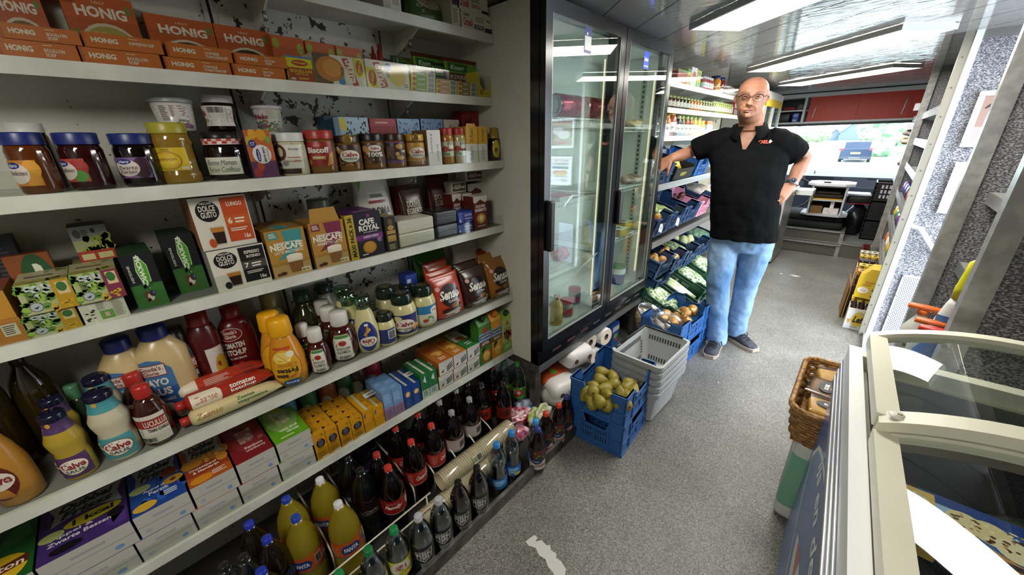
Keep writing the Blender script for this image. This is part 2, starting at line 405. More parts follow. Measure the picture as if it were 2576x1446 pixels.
def partition(n,Y,x0=.287,beige=False,thick=.035):
 mb=MB();mb.box(x0,Y,0,.95,Y+thick,CEIL-.03,CARPET)
 o=struct(mb.build('wall_partition_%d'%n))
 mb=MB();mb.box(x0-.004,Y-.006,CEIL-.045,.95,Y,CEIL,M('#6b6a66',.5));mb.build('top_trim',o)
 mb=MB();mb.box(x0-.052,Y-.012,0,x0,Y+.04,CEIL,M('#8e8a7c',.42,.2)if beige else ALU);mb.build('edge_profile',o)
 if beige:
  mb=MB();mb.box(x0-.012,Y-.016,0,x0+.02,Y-.002,CEIL,M('#e9ecf0',.35));mb.build('white_edging',o)
  mb=MB()
  for i in range(12):mb.cyl((x0-.034,Y-.0125,.1+i*.165),(x0-.034,Y-.015,.1+i*.165),.004,M('#4a4844'))
  mb.build('screw_row',o)
 return o
partition(1,3.80,beige=True);partition(2,2.41,x0=.339);partition(3,1.63,x0=.339)
mb=MB();mb.box(.262,2.45,0,.285,3.80,.03,ALU);struct(mb.build('trim_2'))
LEDM=emit('led_panel','#fffaf0',13.)
def lamp(label,c,ang,L,W):
 t=thing('ceiling_light',label,'ceiling light',(c[0],c[1],2.018),'flat white light panels on the ceiling',ang)
 mb=MB();fr=M('#b9bab8',.35,.3)
 for x0,y0,x1,y1 in((-L/2,-W/2,L/2,-W/2+.012),(-L/2,W/2-.012,L/2,W/2),(-L/2,-W/2+.012,-L/2+.012,W/2-.012),(L/2-.012,-W/2+.012,L/2,W/2-.012)):mb.box(x0,y0,0,x1,y1,.03,fr)
 mb.build('frame',t)
 mb=MB();mb.box(-L/2+.012,-W/2+.012,.002,L/2-.012,W/2-.012,.028,LEDM);mb.build('diffuser',t)
lamp('white light panel on the ceiling nearest the glass-door fridge',(-.30,2.08),R(-38),1.22,.30)
lamp('long white light panel on the ceiling, middle of the row',(-.42,3.81),R(-45),1.36,.32)
lamp('white light panel on the ceiling nearest the red cupboards',(-.44,5.39),R(-35),1.16,.34)
lamp('white light panel on the ceiling above the chest freezer',(-.15,-.65),R(-41),1.1,.30)
def shelf(i,label,y0,y1,strip,lipx=None):
 X,z=SX[i],SZ[i]
 t=thing('wall_shelf',label,'shelf',(X,y0,z),'long shelves along the left wall')
 mb=MB();L=y1-y0
 mb.box(BX-X+.002,0,-.012,-.012,L,0,SHELFM);mb.box(-.012,0,-.034,0,L,0,SHELFM);mb.build('board',t)
 if i>=4:
  mb=MB();mb.box(BX-X+.004,.002,.0003,-.014,L-.002,.0009,M('#77766e',.8));mb.build('liner',t)
 for px in(640,998):
  Y=yx(px,-1.56,z-.05)-y0
  mb=MB();mb.prism([(BX-X+.004,-.012),(-.05,-.012),(-.05,-.02),(-.17,-.075),(BX-X+.004,-.095)],'y',Y-.003,Y+.003,SHELFM)
  mb.cyl((-.12,Y,-.05),(-.12,Y,-.075),.006,STEEL);mb.build('bracket',t)
 if strip:
  mb=MB();mb.box(-.003,0,-.001,-.001,L*.45,strip,ACRYL);mb.build('clear_front_strip',t)
  mb=MB();mb.box(-.003,L*.45+.003,-.001,-.001,L-.002,strip,ACRYL);mb.build('clear_front_strip',t)
nm={1:'topmost cream shelf with cereal boxes, under the ceiling',2:'cream shelf carrying the orange soup boxes',3:'cream shelf carrying the jam and peanut butter jars',4:'grey shelf carrying the coffee and tea boxes',5:'grey shelf carrying the sauce bottles and coffee pads',6:'lowest grey shelf carrying the juice cartons'}
for i,st in((1,0),(2,.088),(3,.05),(4,.052),(5,.05),(6,.055)):shelf(i,nm[i],-1.28,1.358,st)
for k,px in enumerate((640,1000)):
 Y=yx(px,-1.56,1.4);mb=MB();mb.box(BX+.001,Y-.016,.02,BX+.006,Y-.004,2.0,M('#b5b5a8'));mb.box(BX+.001,Y+.004,.02,BX+.006,Y+.016,2.0,M('#b5b5a8'));mb.box(BX+.0005,Y-.004,.02,BX+.002,Y+.004,2.0,M('#15130f'))
 tag(mb.build('upright_rail'),'slotted upright rail on the chipped wall '+('behind the tubs and coffee boxes' if k==0 else 'behind the sprinkle boxes, nearer the fridge'),'rail','upright rails behind the shelves')
mb=MB();mb.box(-1.56,-1.2,.001,-.86,1.36,.012,M('#2c2a27',.7));t=thing('floor_tray','black floor tray with a raw steel front rail under the bottles','tray',(0,0,0))
mb.build('base',t);mb=MB();mb.box(-.86,-1.2,.001,-.843,1.46,.062,DSTEEL);mb.build('front_rail',t)
# ================================================================ glass-door fridge
CREAM=noisy('cream_metal','#cdccbd','#d3d2c4',4,.4)
FX=-1.09;FY0,FYM,FY1=1.362,2.03,2.655;FZ0,FZ1=.352,2.035
fr=thing('display_fridge','tall black two-door glass fridge on a steel stand, cream side panel','fridge',(FX,FY0,0))
W=FY1-FY0
BLK=M('#101012',.22,0,.6)
mb=MB();mb.box(-.50,0,FZ0,-.05,.025,FZ1,CREAM);mb.box(-.50,W-.025,FZ0,-.05,W,FZ1,CREAM);mb.box(-.50,.025,FZ1-.05,-.05,W-.025,FZ1,CREAM);mb.box(-.49,.025,FZ0,-.05,W-.025,FZ0+.105,CREAM)
INNER=M('#e3e5dd',.35);mb.box(-.50,.025,FZ0+.105,-.47,W-.025,FZ1-.05,INNER);mb.build('cabinet',fr)
mb=MB()
for y in(.0255,W-.031):mb.box(-.468,y,FZ0+.106,-.052,y+.005,FZ1-.06,INNER)
mb.box(-.468,.03,FZ0+.105,-.052,W-.03,FZ0+.108,INNER);mb.box(-.468,.03,FZ1-.058,-.052,W-.03,FZ1-.052,INNER);mb.build('inner_lining',fr)
mb=MB()
for yy in(.032,W-.033):
 for xx in(-.40,-.13):
  mb.box(xx-.016,yy-.0005,FZ0+.16,xx+.016,yy+.0015,FZ1-.1,M('#b9bbb4',.4,.3))
  for i in range(46):mb.box(xx-.006,yy-.001,FZ0+.19+i*.03,xx+.006,yy+.002,FZ0+.206+i*.03,M('#3b3c3a'))
mb.build('slotted_shelf_rail',fr)
mb=MB()
mb.box(-.05,0,FZ0,-.002,.03,FZ1,BLK);mb.box(-.05,W-.03,FZ0,-.002,W,FZ1,BLK);mb.box(-.05,.03,FZ1-.045,-.002,W-.03,FZ1,BLK);mb.box(-.05,W/2-.02,FZ0+.1,-.004,W/2+.02,FZ1-.04,BLK);mb.build('front_frame',fr)
mb=MB();mb.box(-.05,0,FZ0-.005,.01,W,FZ0+.085,BLK,b=.004)
for i in range(8):
 y=.12+i*.145;mb.box(.0095,y,FZ0+.035,.0112,y+.08,FZ0+.047,M('#5a2f2c' if i in(0,1,2)else '#3d3f41',.4));
mb.build('plinth_grille',fr)
mb=MB()
for y in(.09,.09+FYM-FY0):mb.lathe([(.0001,.008),(.006,.007),(.011,0)],M('#c9cacb',.2,1),14,T=Matrix.Translation((.016,y,FZ0+.125))@Matrix.Rotation(pi/2,4,'Y'))
mb.build('hinge_screw',fr)
def door(y0,y1,hy,hz0,hz1):
 d=MB();z0,z1=FZ0+.09,FZ1-.02;f=.045
 d.box(0,y0,z0,.03,y0+f,z1,BLK);d.box(0,y1-f,z0,.03,y1,z1,BLK);d.box(0,y0+f,z0,.03,y1-f,z0+.06,BLK);d.box(0,y0+f,z1-.05,.03,y1-f,z1,BLK)
 for a,b_ in((y0+f,y0+f+.006),(y1-f-.006,y1-f)):d.box(.002,a,z0+.06,.028,b_,z1-.05,M('#9fa19b',.3,.4))
 d.box(.002,y0+f,z0+.06,.028,y1-f,z0+.066,M('#9fa19b',.3,.4))
 o=d.build('door',fr)
 g=MB();g.box(.018,y0+f+.006,z0+.066,.022,y1-f-.006,z1-.05,GLASS);g.build('glass_pane',o)
 h=MB();h.rbox(.03,hy-.02,hz0,.062,hy+.02,hz1,M('#0b0b0c',.5),.012,seg=3);h.build('handle',o)
 return o
d1=door(.002,FYM-FY0-.003,.03,1.00,1.24);d2=door(FYM-FY0+.003,W-.002,FYM-FY0+.035,1.02,1.22)
mb=MB();p=atX(1478,102,FX+.02)-Vector((FX,FY0,0));art(mb,fplane((.0225,p.y-.03,p.z-.05),(0,.06,0),(0,0,.1)),[('r',0,0,1,1,'#1d2c86'),('r',.08,.12,.95,.66,'#e9e9e4'),('e',.4,.75,.1,.06,'#f2f2f2')]);mb.build('sticker',d1)
mb=MB();p=atX(1625,152,FX+.02)-Vector((FX,FY0,0));art(mb,fplane((.0225,p.y-.032,p.z-.042),(0,.064,0),(0,0,.084)),[('r',0,0,1,1,'#2140c4'),('t','Liebherr',.12,.45,.85,.68,'#dfe4f5'),('r',.08,.14,.92,.19,'#dfe4f5')]);mb.build('sticker',d2)
def wire_shelf(y0,y1,z):
 m=M('#e4e5de',.35);s=MB()
 s.tube([(-.46,y0,z),(-.075,y0,z),(-.075,y1,z),(-.46,y1,z)],.004,m,6,closed=True);s.tube([(-.075,y0,z-.022),(-.075,y1,z-.022)],.003,m,6)
 n=int((y1-y0)/.022)
 for i in range(1,n):
  y=y0+(y1-y0)*i/n;s.tube([(-.46,y,z+.002),(-.075,y,z+.002),(-.071,y,z-.022)],.0018,m,5)
 s.build('wire_shelf',fr)
fzs=[]
for px,py,a,b_ in((1455,299,.04,.64),(1450,500,.04,.64),(1435,660,.04,.64),(1600,322,.68,1.26),(1600,466,.68,1.26),(1580,592,.68,1.26)):
 z=zy(py,FX-.075,yx(px,FX-.075,1.2));wire_shelf(a,b_,z);fzs.append(z)
mb=MB()
for y in(0,W-.045):
 for x in(-.06,-.48):mb.box(x,y,.001,x+.045,y+.045,FZ0-.045,DSTEEL)
mb.box(-.06,-.003,FZ0-.047,.012,W+.003,FZ0-.006,STEEL);mb.box(-.48,-.003,FZ0-.045,-.435,W+.003,FZ0-.006,DSTEEL);mb.box(-.48,-.003,FZ0-.045,-.06,.04,FZ0-.006,DSTEEL);mb.box(-.48,W-.04,FZ0-.045,-.06,W+.003,FZ0-.006,DSTEEL);mb.box(-.435,W-.035,.16,-.06,W-.01,.20,DSTEEL)
mb.build('steel_stand',fr)
mb=MB();ls=emit('fridge_led','#fff0c8',.7)
for y in(.036,W/2-.024,W/2+.02,W-.04):mb.box(-.066,y,FZ0+.2,-.058,y+.004,FZ1-.15,ls)
mb.build('led_strip',fr)
mb=MB();mb.tube([(-.02,.09,FZ0+.30),(-.03,.25,FZ0+.36),(-.03,.42,FZ0+.44),(-.02,.60,FZ0+.50)],.005,WHITE,6);mb.build('white_cable',fr)
def infr(px,z,x):X=FX+x;return X,yx(px,X,z)
X,Y=infr(1452,fzs[0],-.16)
for i,(px,lb)in enumerate(((1424,'big dark red can lying on the top wire shelf, silver end facing out'),(1490,'big dark red can lying second on the top wire shelf, nearer the middle bar'))):
 X,Y=infr(px,fzs[0]+.05,-.15);t=thing('drink_can',lb,'can',(X,Y,fzs[0]+.062),'red cans on the top fridge shelf')
 T=Matrix.Rotation(pi/2,4,'X');mb=MB();mb.lathe([(.05,-.105),(.056,-.095),(.056,.095),(.05,.105)],M('#a32740',.25,.5),24,T=T);mb.build('can_body',t)
 mb=MB();mb.lathe([(.0001,.1),(.04,.1),(.044,.112),(.05,.11),(.05,.1)],M('#c6c7c4',.25,.9),24,T=T);mb.build('can_end',t)
 mb=MB();art(mb,fcyl((0,0,0),.0565,.5,1.2,-.09,.09),[]);
def pouch(name,label,cat,c,s,m,seed=1,grp=None,lump=.35):
 """a lumpy plastic bag"""
 t=thing(name,label,cat,c,grp);bm=bmesh.new();bmesh.ops.create_icosphere(bm,subdivisions=4,radius=1)
 rnd=random.Random(seed);ph=[(Vector((rnd.uniform(-1,1),rnd.uniform(-1,1),rnd.uniform(-1,1))).normalized(),rnd.uniform(2,9),rnd.random()*6)for _ in range(9)]
 for v in bm.verts:
  n=v.co.normalized();k=1+sum(sin(n.dot(d)*f+p)for d,f,p in ph)*lump/9
  v.co=Vector((n.x*s[0]*k,n.y*s[1]*k,max(n.z*s[2]*k,-s[2]*.8)+s[2]*.8))
 mb=MB();mb.bm(bm,m,smooth=True);mb.build('bag',t);return t
X,Y=infr(1408,fzs[2],-.14);pouch('tomato_bag','orange bag of tomatoes on the lowest wire shelf','bag',(X,Y,fzs[2]+.004),(.05,.06,.04),noisy('tomato','#c2562a','#e08c5c',22,.25),3)
X,Y=infr(1592,fzs[3],-.16);pouch('pastry_bag','clear bag of pastry on the upper wire shelf behind the second door','bag',(X,Y,fzs[3]+.004),(.07,.10,.03),noisy('pastry','#b98a52','#e6d3ac',30,.4),5)
X,Y=infr(1585,fzs[4],-.15);pouch('sausage_bag','clear bag of brown sausages on the middle wire shelf','bag',(X,Y,fzs[4]+.004),(.07,.11,.035),noisy('sausage','#8d5a48','#d8c0b0',24,.3),8)
X,Y=infr(1405,fzs[1],-.12);mb=MB();mb.box(-.05,-.06,0,.05,.06,.02,M('#d5d3c8'));mb.box(-.045,-.055,.02,.045,.055,.028,M('#a8503e'));tag(mb.build('meat_tray',None,(X,Y,fzs[1]+.005)),'small tray of meat on the middle wire shelf behind the first door','tray')
for px,lb,h in((1566,'clear tub of yellow cheese on the lowest wire shelf, second door',.06),(1553,'second tub of yellow cheese, half behind the middle bar',.05)):
 X,Y=infr(px,fzs[5],-.16 if h>.055 else-.1);mb=MB();mb.rbox(-.05,-.06,0,.05,.06,h,M('#c9a63f',.3),.01);mb.box(-.05,-.06,h,.05,.06,h+.004,M('#e8e4c8',.25));art(mb,fplane((-.03,-.03,h+.0045),(.06,0,0),(0,.06,0)),[('e',.5,.5,.35,.3,'#2b2b26')]);tag(mb.build('cheese_tub',None,(X,Y,fzs[5]+.005)),lb,'tub','cheese tubs in the fridge')
zb=FZ0+.109
def tub(name,label,cat,px,x,r,h,prof,parts,grp=None):
 X,Y=infr(px,zb,x);t=thing(name,label,cat,(X,Y,zb),grp)
 for n_,pr,m in parts:mb=MB();mb.lathe([(a*r,b_*h)for a,b_ in pr],m,24);mb.build(n_,t)
 return t
OJ=[('bottle',[(0,0),(.9,0),(1,.05),(1,.62),(.8,.74),(.42,.84),(.4,.88)],M('#d9b45a',.2)),('cap',[(.45,.87),(.45,.97),(0,.97)],M('#b5443a'))]
tub('juice_bottle','bottle of orange juice at the bottom of the fridge, first door','bottle',1399,-.10,.038,.19,None,OJ)
for px,x,lb in((1424,-.12,'glass jar with red lid beside the orange juice'),(1444,-.19,'glass jar with red lid behind the other red-lidded jar in the fridge')):
 tub('pickle_jar',lb,'jar',px,x,.042,.115,None,[('jar',[(0,0),(.9,0),(1,.06),(1,.7),(.92,.78)],M('#8f8d84',.2)),('lid',[(1,.76),(1.02,.92),(.9,.98),(0,.98)],M('#b02a3a',.3)),('label',[(1.01,.15),(1.01,.5)],M('#b9303f'))],'red-lidded jars in the fridge')
tub('ice_tub','round blue tub with green lid at the bottom of the second door','tub',1552,-.15,.058,.15,None,[('tub',[(0,0),(.85,0),(.97,.55)],M('#24408f',.35)),('upper_band',[(.97,.55),(1,.85)],M('#e2e5df',.35)),('lid',[(1.05,.85),(1.05,.95),(0,.96)],M('#3f7d4c',.35))])
# ================================================================ chest freezer
FRC=noisy('freezer_cream','#dcd9c3','#e3e0cb',3,.35)
fz=thing('chest_freezer','cream chest freezer with curved sliding glass lids and blue printed side','freezer',(.046,0,0),None,R(2.4))
X0,X1,YA,YB,ZT=.098,.78,-.55,1.455,.86
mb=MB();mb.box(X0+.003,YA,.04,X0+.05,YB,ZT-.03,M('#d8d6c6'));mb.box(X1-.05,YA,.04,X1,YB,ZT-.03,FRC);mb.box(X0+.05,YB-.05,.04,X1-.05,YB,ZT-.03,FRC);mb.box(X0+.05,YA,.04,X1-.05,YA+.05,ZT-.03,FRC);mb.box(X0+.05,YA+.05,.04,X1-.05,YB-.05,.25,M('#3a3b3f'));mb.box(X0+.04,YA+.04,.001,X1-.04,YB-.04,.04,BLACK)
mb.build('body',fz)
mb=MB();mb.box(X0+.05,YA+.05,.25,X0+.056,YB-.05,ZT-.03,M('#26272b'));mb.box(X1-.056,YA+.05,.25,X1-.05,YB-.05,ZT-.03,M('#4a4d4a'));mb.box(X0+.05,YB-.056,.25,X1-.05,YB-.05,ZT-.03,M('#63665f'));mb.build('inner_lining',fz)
pn=MB();BLU=M('#2f5f9e',.25);L=YB-YA
pn.box(X0-.001,YA,.05,X0+.002,YB,ZT-.115,BLU)
fm=lambda u,v,o=0.:Vector((X0-.001-o,YB-u*1.9,.05+v*(ZT-.165)))
def lens(u0,u1,v0,v1,n=24,k=1.):return[(u0+(u1-u0)*i/n,(v0+v1)/2+(v1-v0)/2*sin(pi*i/n)**k)for i in range(n+1)]+[(u0+(u1-u0)*i/n,(v0+v1)/2-(v1-v0)/2*sin(pi*i/n)**k)for i in range(n-1,0,-1)]
art(pn,fm,[('p',lens(.02,1,.2,1.02,k=.55),'#d3d3c9'),('p',lens(.032,.99,.22,1.0,k=.55),'#2a5795'),('p',lens(.17,.93,.22,.74,k=.8),'#d6d5cb'),('t','Mona',.24,.34,.80,.62,'#a5372b',0,'hi'),('p',[(.2,.52),(.27,.48),(.26,.62)],'#a5372b'),('t','ijs en desserts',.14,.76,.5,.88,'#e6e6e0',0,'bi')],r=.3)
pn.build('printed_side_panel',fz)
mb=MB()
mb.prism([(X0-.012,ZT-.12),(X0+.0,ZT-.12),(X0+.0,ZT-.03),(X0-.004,ZT-.03)],'y',YA,YB+.005,M('#70737a',.3,.5))
for i in range(3):mb.box(X0-.0115+i*.0025,YA,ZT-.105+i*.026,X0-.006+i*.0025,YB+.005,ZT-.095+i*.026,M('#c9ccd2',.3,.5))
mb.build('ribbed_bumper',fz)
mb=MB();mb.box(X0-.002,YA,ZT-.03,X0+.028,YB+.004,ZT+.022,M('#eef0ee',.3));mb.box(X1-.03,YA,ZT-.03,X1,YB,ZT+.02,FRC);mb.box(X0+.028,YB-.035,ZT-.03,X1-.03,YB+.004,ZT+.012,FRC);mb.box(X0+.028,YA,ZT-.03,X1-.03,YA+.03,ZT+.01,FRC);mb.build('top_rim',fz)
def zc(x,dz=0.):
 s=min(max((x-.086)/.66,0),1);return .872+dz+.105*sin(pi*min(s*1.08,1.))**.62
def lid(y0,y1,dz,bar):
 xs=[X0+.032+(X1-.066-X0)*i/22 for i in range(23)];root=None
 g=MB();vs=[];
 for x in xs:vs+=[(x,y0+.02,zc(x,dz)+.004),(x,y1-.02,zc(x,dz)+.004)]
 fs=[(2*i,2*i+2,2*i+3,2*i+1)for i in range(22)]
 f=MB()
 def strip(ya,yb,h0,h1):
  v=[];
  for x in xs:v+=[(x,ya,zc(x,dz)+h0),(x,yb,zc(x,dz)+h0),(x,yb,zc(x,dz)+h1),(x,ya,zc(x,dz)+h1)]
  q=[]
  for i in range(22):
   for j in range(4):q.append((4*i+j,4*i+4+j,4*i+4+(j+1)%4,4*i+(j+1)%4))
  q+=[(0,1,2,3),(88,89,90,91)]
  f.add(v,q,FRC,False)
 strip(y0,y0+.045 if bar else y0+.03,-.012,.016);strip(y1-.03,y1,-.012,.016)
 za,zb_=zc(xs[0],dz),zc(xs[-1],dz)
 f.box(xs[0]-.004,y0+.03,za-.012,xs[0]+.034,y1-.03,za+.022,FRC);f.box(xs[-1]-.02,y0+.03,zb_-.02,xs[-1]+.004,y1-.03,zb_+.02,FRC)
 o=f.build('sliding_lid',fz);g.add(vs,fs,GLASS,True);g.build('lid_glass',o)
 if bar:
  k=MB();x=.158;T=Matrix.Translation((x,y0+.024,zc(x,dz)+.0165));k.lathe([(.0001,.004),(.008,.004),(.009,.002),(.015,.002),(.017,0)],M('#cfccb8',.35),18,T=T);k.box(-.004,-.0015,.004,.004,.0015,.0046,M('#2a2a28'),T=T);k.build('lock',o)
lid(.955,1.45,.012,True);lid(.20,.985,-.012,False);lid(-.54,.24,.012,False)
def fbox(name,label,cat,c,s,rz,tilt,col,topart,sides=None,grp=None):
 mb=MB();mb.box(-s[0]/2,-s[1]/2,0,s[0]/2,s[1]/2,s[2],M(col,.35));art(mb,fplane((-s[0]/2,-s[1]/2,s[2]),(s[0],0,0),(0,s[1],0)),topart,r=.3)
 if sides:art(mb,fplane((-s[0]/2,-s[1]/2,0),(s[0],0,0),(0,0,s[2])),sides)
 o=mb.build(name,None,c);o.rotation_euler=(tilt[0],tilt[1],rz);return tag(o,label,cat,grp)
ICE=[('r',0,0,1,1,'#2c62ad'),('p',[(0,.55),(.4,.8),(.1,1),(0,1)],'#9fc0de'),('r',0,.8,1,1,'#1c3f86'),('p',[(.36,.35),(.82,.18),(.78,.0),(.70,.03)],'#b9793b'),('p',[(.38,.4),(.8,.16),(.72,.02),(.66,.06)],'#cf9250'),('e',.36,.62,.16,.2,'#e6d2a2'),('e',.55,.6,.17,.22,'#e2cd9c'),('e',.70,.44,.15,.2,'#eadbb4'),('d',.25,.4,.82,.78,26,.03,'#5b3a22'),('d',.25,.4,.82,.78,20,.025,'#f0e2ba'),('d',.25,.4,.82,.78,14,.02,'#c98f3b'),('r',.06,.06,.26,.16,'#e8e8e0'),('r',.08,.08,.12,.14,'#2f8f4c'),('r',.12,.08,.16,.14,'#9cc13c'),('r',.16,.08,.2,.14,'#f0c53a'),('e',.31,.07,.05,.05,'#e4e4dc'),('t','V',.05,.24,.1,.34,'#5fa04a')]
def at_f(px,py,z):return atZ(px,py,z)
p=at_f(2480,1350,.72);fbox('ice_cream_box','blue ice cream box with a big chocolate-nut cone picture inside the freezer','box',(p.x,p.y,.67),(.19,.145,.05),R(1),(R(3),0),'#2a5aa5',ICE)
p=at_f(2303,1285,.74);fbox('ice_cream_box','small yellow ice cream box with bar code inside the freezer','box',(p.x,p.y,.70),(.064,.155,.04),R(0),(R(2),0),'#e2b95c',[('e',.55,.68,.38,.24,'#efe2c2'),('d',.25,.5,.9,.9,18,.06,'#d9c08a'),('t','SOL',.3,.72,.72,.82,'#d07c34'),('t','SOL',.3,.62,.75,.71,'#d98f44'),('p',[(.42,.48),(.72,.48),(.64,.28),(.5,.28)],'#efe6d0'),('t','MINI\'S',.1,.36,.2,.58,'#b86e30',90),('r',.12,.05,.92,.22,'#f1ead8'),('b',.18,.07,.86,.2,'#262626')],grp=None)
DARKBAG=glassy('freezer_bag','#b5b9b0',.25,.6,.15)
mb=MB()
for y in(.98,1.38):
 mb.box(X0+.07,y,.28,X1-.07,y+.01,.72,M('#202126'))
mb.box(X0+.07,.3,.28,X0+.08,1.38,.72,M('#202126'));mb.box(X1-.08,.3,.28,X1-.07,1.38,.72,M('#202126'));mb.box(X0+.07,.3,.26,X1-.07,1.38,.28,M('#202126'))
tag(mb.build('freezer_basket'),'dark plastic storage basket inside the chest freezer','basket')
veg=noisy('frozen_veg','#4c5a44','#98a08a',40,.35)
pouch('frozen_food_bag','bag of frozen greens under the farther glass lid','bag',(.33,1.12,.48),(.12,.12,.07),veg,11,'frozen food bags',.3)
pouch('frozen_food_bag','bag of frozen food with a white label, farther lid, deeper in the freezer','bag',(.52,1.24,.5),(.12,.12,.06),noisy('frozen_veg2','#3d463c','#7d8574',40,.35),12,'frozen food bags',.3)
pouch('frozen_food_bag','dark bag of frozen food under the nearer glass lid above the yellow box','bag',(.36,.80,.50),(.16,.1,.07),noisy('frozen_dark','#20231f','#565b52',30,.3),13,'frozen food bags',.3)
# ================================================================ shelving and vegetable racks beyond the fridge
def shelf2(z,X,y0,y1,label,lip,split):
 t=thing('wall_shelf',label,'shelf',(X,y0,z),'jar shelves beyond the fridge');L=y1-y0
 mb=MB();mb.box(BX-X+.002,0,-.012,-.012,L,0,SHELFM);mb.box(-.012,0,-.036,0,L,0,SHELFM);mb.build('board',t)
 for k in range(4):
  Y=.2+k*.55;mb=MB();mb.prism([(BX-X+.004,-.013),(-.05,-.013),(-.16,-.07),(BX-X+.004,-.09)],'y',Y-.003,Y+.003,SHELFM);mb.cyl((-.12,Y,-.05),(-.12,Y,-.075),.006,STEEL);mb.build('bracket',t)
 mb=MB();mb.box(-.003,0,-.001,-.001,split,lip,ACRYL);mb.build('clear_front_strip',t);mb=MB();mb.box(-.003,split+.004,-.001,-.001,L,lip,ACRYL);mb.build('clear_front_strip',t)
X2=-1.17
shelf2(1.868,X2,2.68,5.0,'white shelf of tins and jars under the ceiling beyond the fridge',.075,1.2)
shelf2(1.70,X2,2.68,5.0,'white shelf of small dark and green jars beyond the fridge',.065,.35)
shelf2(1.508,X2,2.68,5.0,'white shelf of preserve jars just above the vegetable racks',.06,1.1)
def simple_jar(name,label,cat,x,y,z,r,h,body,lidc,labc=None,grp=None,tall=False):
 t=thing(name,label,cat,(x,y,z),grp);pr=[(r*.9,0),(r,h*.06),(r,h*.7),(r*.75,h*.82)]
 mb=MB();mb.lathe([(.0001,0)]+pr,M(body,.2),14);mb.build('jar',t);mb=MB();mb.lathe([(r*.8,h*.82),(r*.82,h),(.0001,h)],M(lidc,.3),14);mb.build('lid',t)
 if labc:mb=MB();art(mb,fcyl((0,0,0),r+.0006,-.6,2.6,h*.15,h*.55),[('r',0,0,1,1,labc),('e',.5,.5,.2,.3,'#d8d8d0'),('t','HAK',.42,.38,.58,.6,'#3a3a3a')],nu=8);mb.build('label',t)
rnd=random.Random(4)
cols3=[('#b9702f','#b8933c'),('#a9682f','#a58a3a'),('#8a3d1e','#c99d3e'),('#2c1c30','#8f8f60'),('#3c4a22','#7d8c4a'),('#7d4a1e','#7a8a4c'),('#8c4a2a','#7a8a4c'),('#b99a3c','#7a8a4c'),('#c2a548','#7a8a4c'),('#d0a02e','#caa43a')]
nm3=['orange','pale orange','large red-brown','near-black','dark green','brown','red-brown','pale yellow','yellow-green','short yellow']
for i,(c,l)in enumerate(cols3):
 y=yx((1663,1673,1686,1701,1710,1721,1731,1741,1752,1762)[i],X2-.04,1.51);big=i==2;simple_jar('preserve_jar',nm3[i]+' preserve jar with a white label, '+ORD[i]+' from the fridge on its shelf','jar',X2-.05-(.01 if big else 0),y,1.51,.05 if big else .036,(.175 if big else .15)-(.03 if i==9 else 0),c,l,'#e2e2da','preserve jars on the third shelf')
mb=MB();y=yx(1776,X2-.02,1.52);mb.box(-.10,0,0,0,.16,.09,M('#b9cfe2'));mb.box(-.10,.01,.09,-.005,.15,.12,M('#c9703a'));tag(mb.build('food_carton',None,(X2-.02,y,1.51)),'light blue carton with an orange top behind the preserve jars','carton')
c2=['#4a2c1a']*6+['#33301c']*3+['#b8641e']*4+['#4d5a1e']*5+['#7d8a30']*8+['#a8b060']*6
for i in range(26):
 y=2.80+i*.074;simple_jar('small_jar','small '+('brown' if i<6 else 'dark' if i<9 else 'orange' if i<12 else 'green' if i<17 else 'light green')+' glass jar with green lid, '+ORD[i]+' from the fridge on the middle jar shelf','jar',X2-.045,y,1.7015,.032,.085+(.012 if i>16 else 0),c2[i],'#6d7d45' if i>2 else '#3c3a2a','#c9b8a8','small jars in a row on the middle jar shelf')
for i in range(4):
 y=4.73+(i%2)*.085;z=1.7015+(i//2)*.062;mb=MB();mb.box(-.09,0,0,0,.08,.06,M('#8f2f2c'));art(mb,fplane((0,0,0),(0,.08,0),(0,0,.06)),[('r',.1,.2,.9,.8,'#d8d4d0'),('e',.5,.5,.25,.25,'#3a55a0')]);tag(mb.build('tin_pack',None,(X2-.02,y,z)),('lower ' if i<2 else 'upper ')+('nearer' if i%2==0 else 'farther')+' red tin pack at the far end of the middle jar shelf','pack','red tin packs')
def onshelf(px0,px1,h,col,name,label,cat,els=(),z=1.869,d=.1,grp=None):
 y0=yx(px0,X2-.03,z+.05);y1=yx(px1,X2-.03,z+.05);mb=MB();mb.box(-d,0,0,0,y1-y0,h,M(col));art(mb,fplane((0,0,0),(0,y1-y0,0),(0,0,h)),els);tag(mb.build(name,None,(X2-.03,y0,z)),label,cat,grp)
onshelf(1705,1728,.095,'#a63a2c','soup_packet','red packet with green edge on the top jar shelf','packet',[('r',0,.85,1,1,'#3d7a3c')])
onshelf(1729,1737,.115,'#d3c83a','soup_packet','yellow packet with red tomato on the top jar shelf beside the white pack','packet',[('r',0,.8,1,1,'#3d7a3c'),('e',.5,.4,.4,.25,'#a8352b')])
onshelf(1738,1752,.135,'#d9d9d2','soup_carton','white carton with a big red tomato on the top jar shelf','carton',[('e',.5,.6,.34,.2,'#a8352b')])
onshelf(1753,1762,.125,'#d8c22f','soup_packet','yellow and green packet beside the white tomato carton','packet',[('r',0,0,1,.35,'#7db04a'),('e',.5,.8,.4,.12,'#3d7a3c')])
for i,px in enumerate((1765,1771,1777,1783)):simple_jar('sauce_tin','silver-red tin, '+ORD[i]+' of four beside the yellow packet on the top jar shelf','tin',X2-.05,yx(px,X2-.05,1.9),1.869,.036,.10,'#a83a3c','#b8b9b8','#c8c8cc','tins on the top jar shelf')
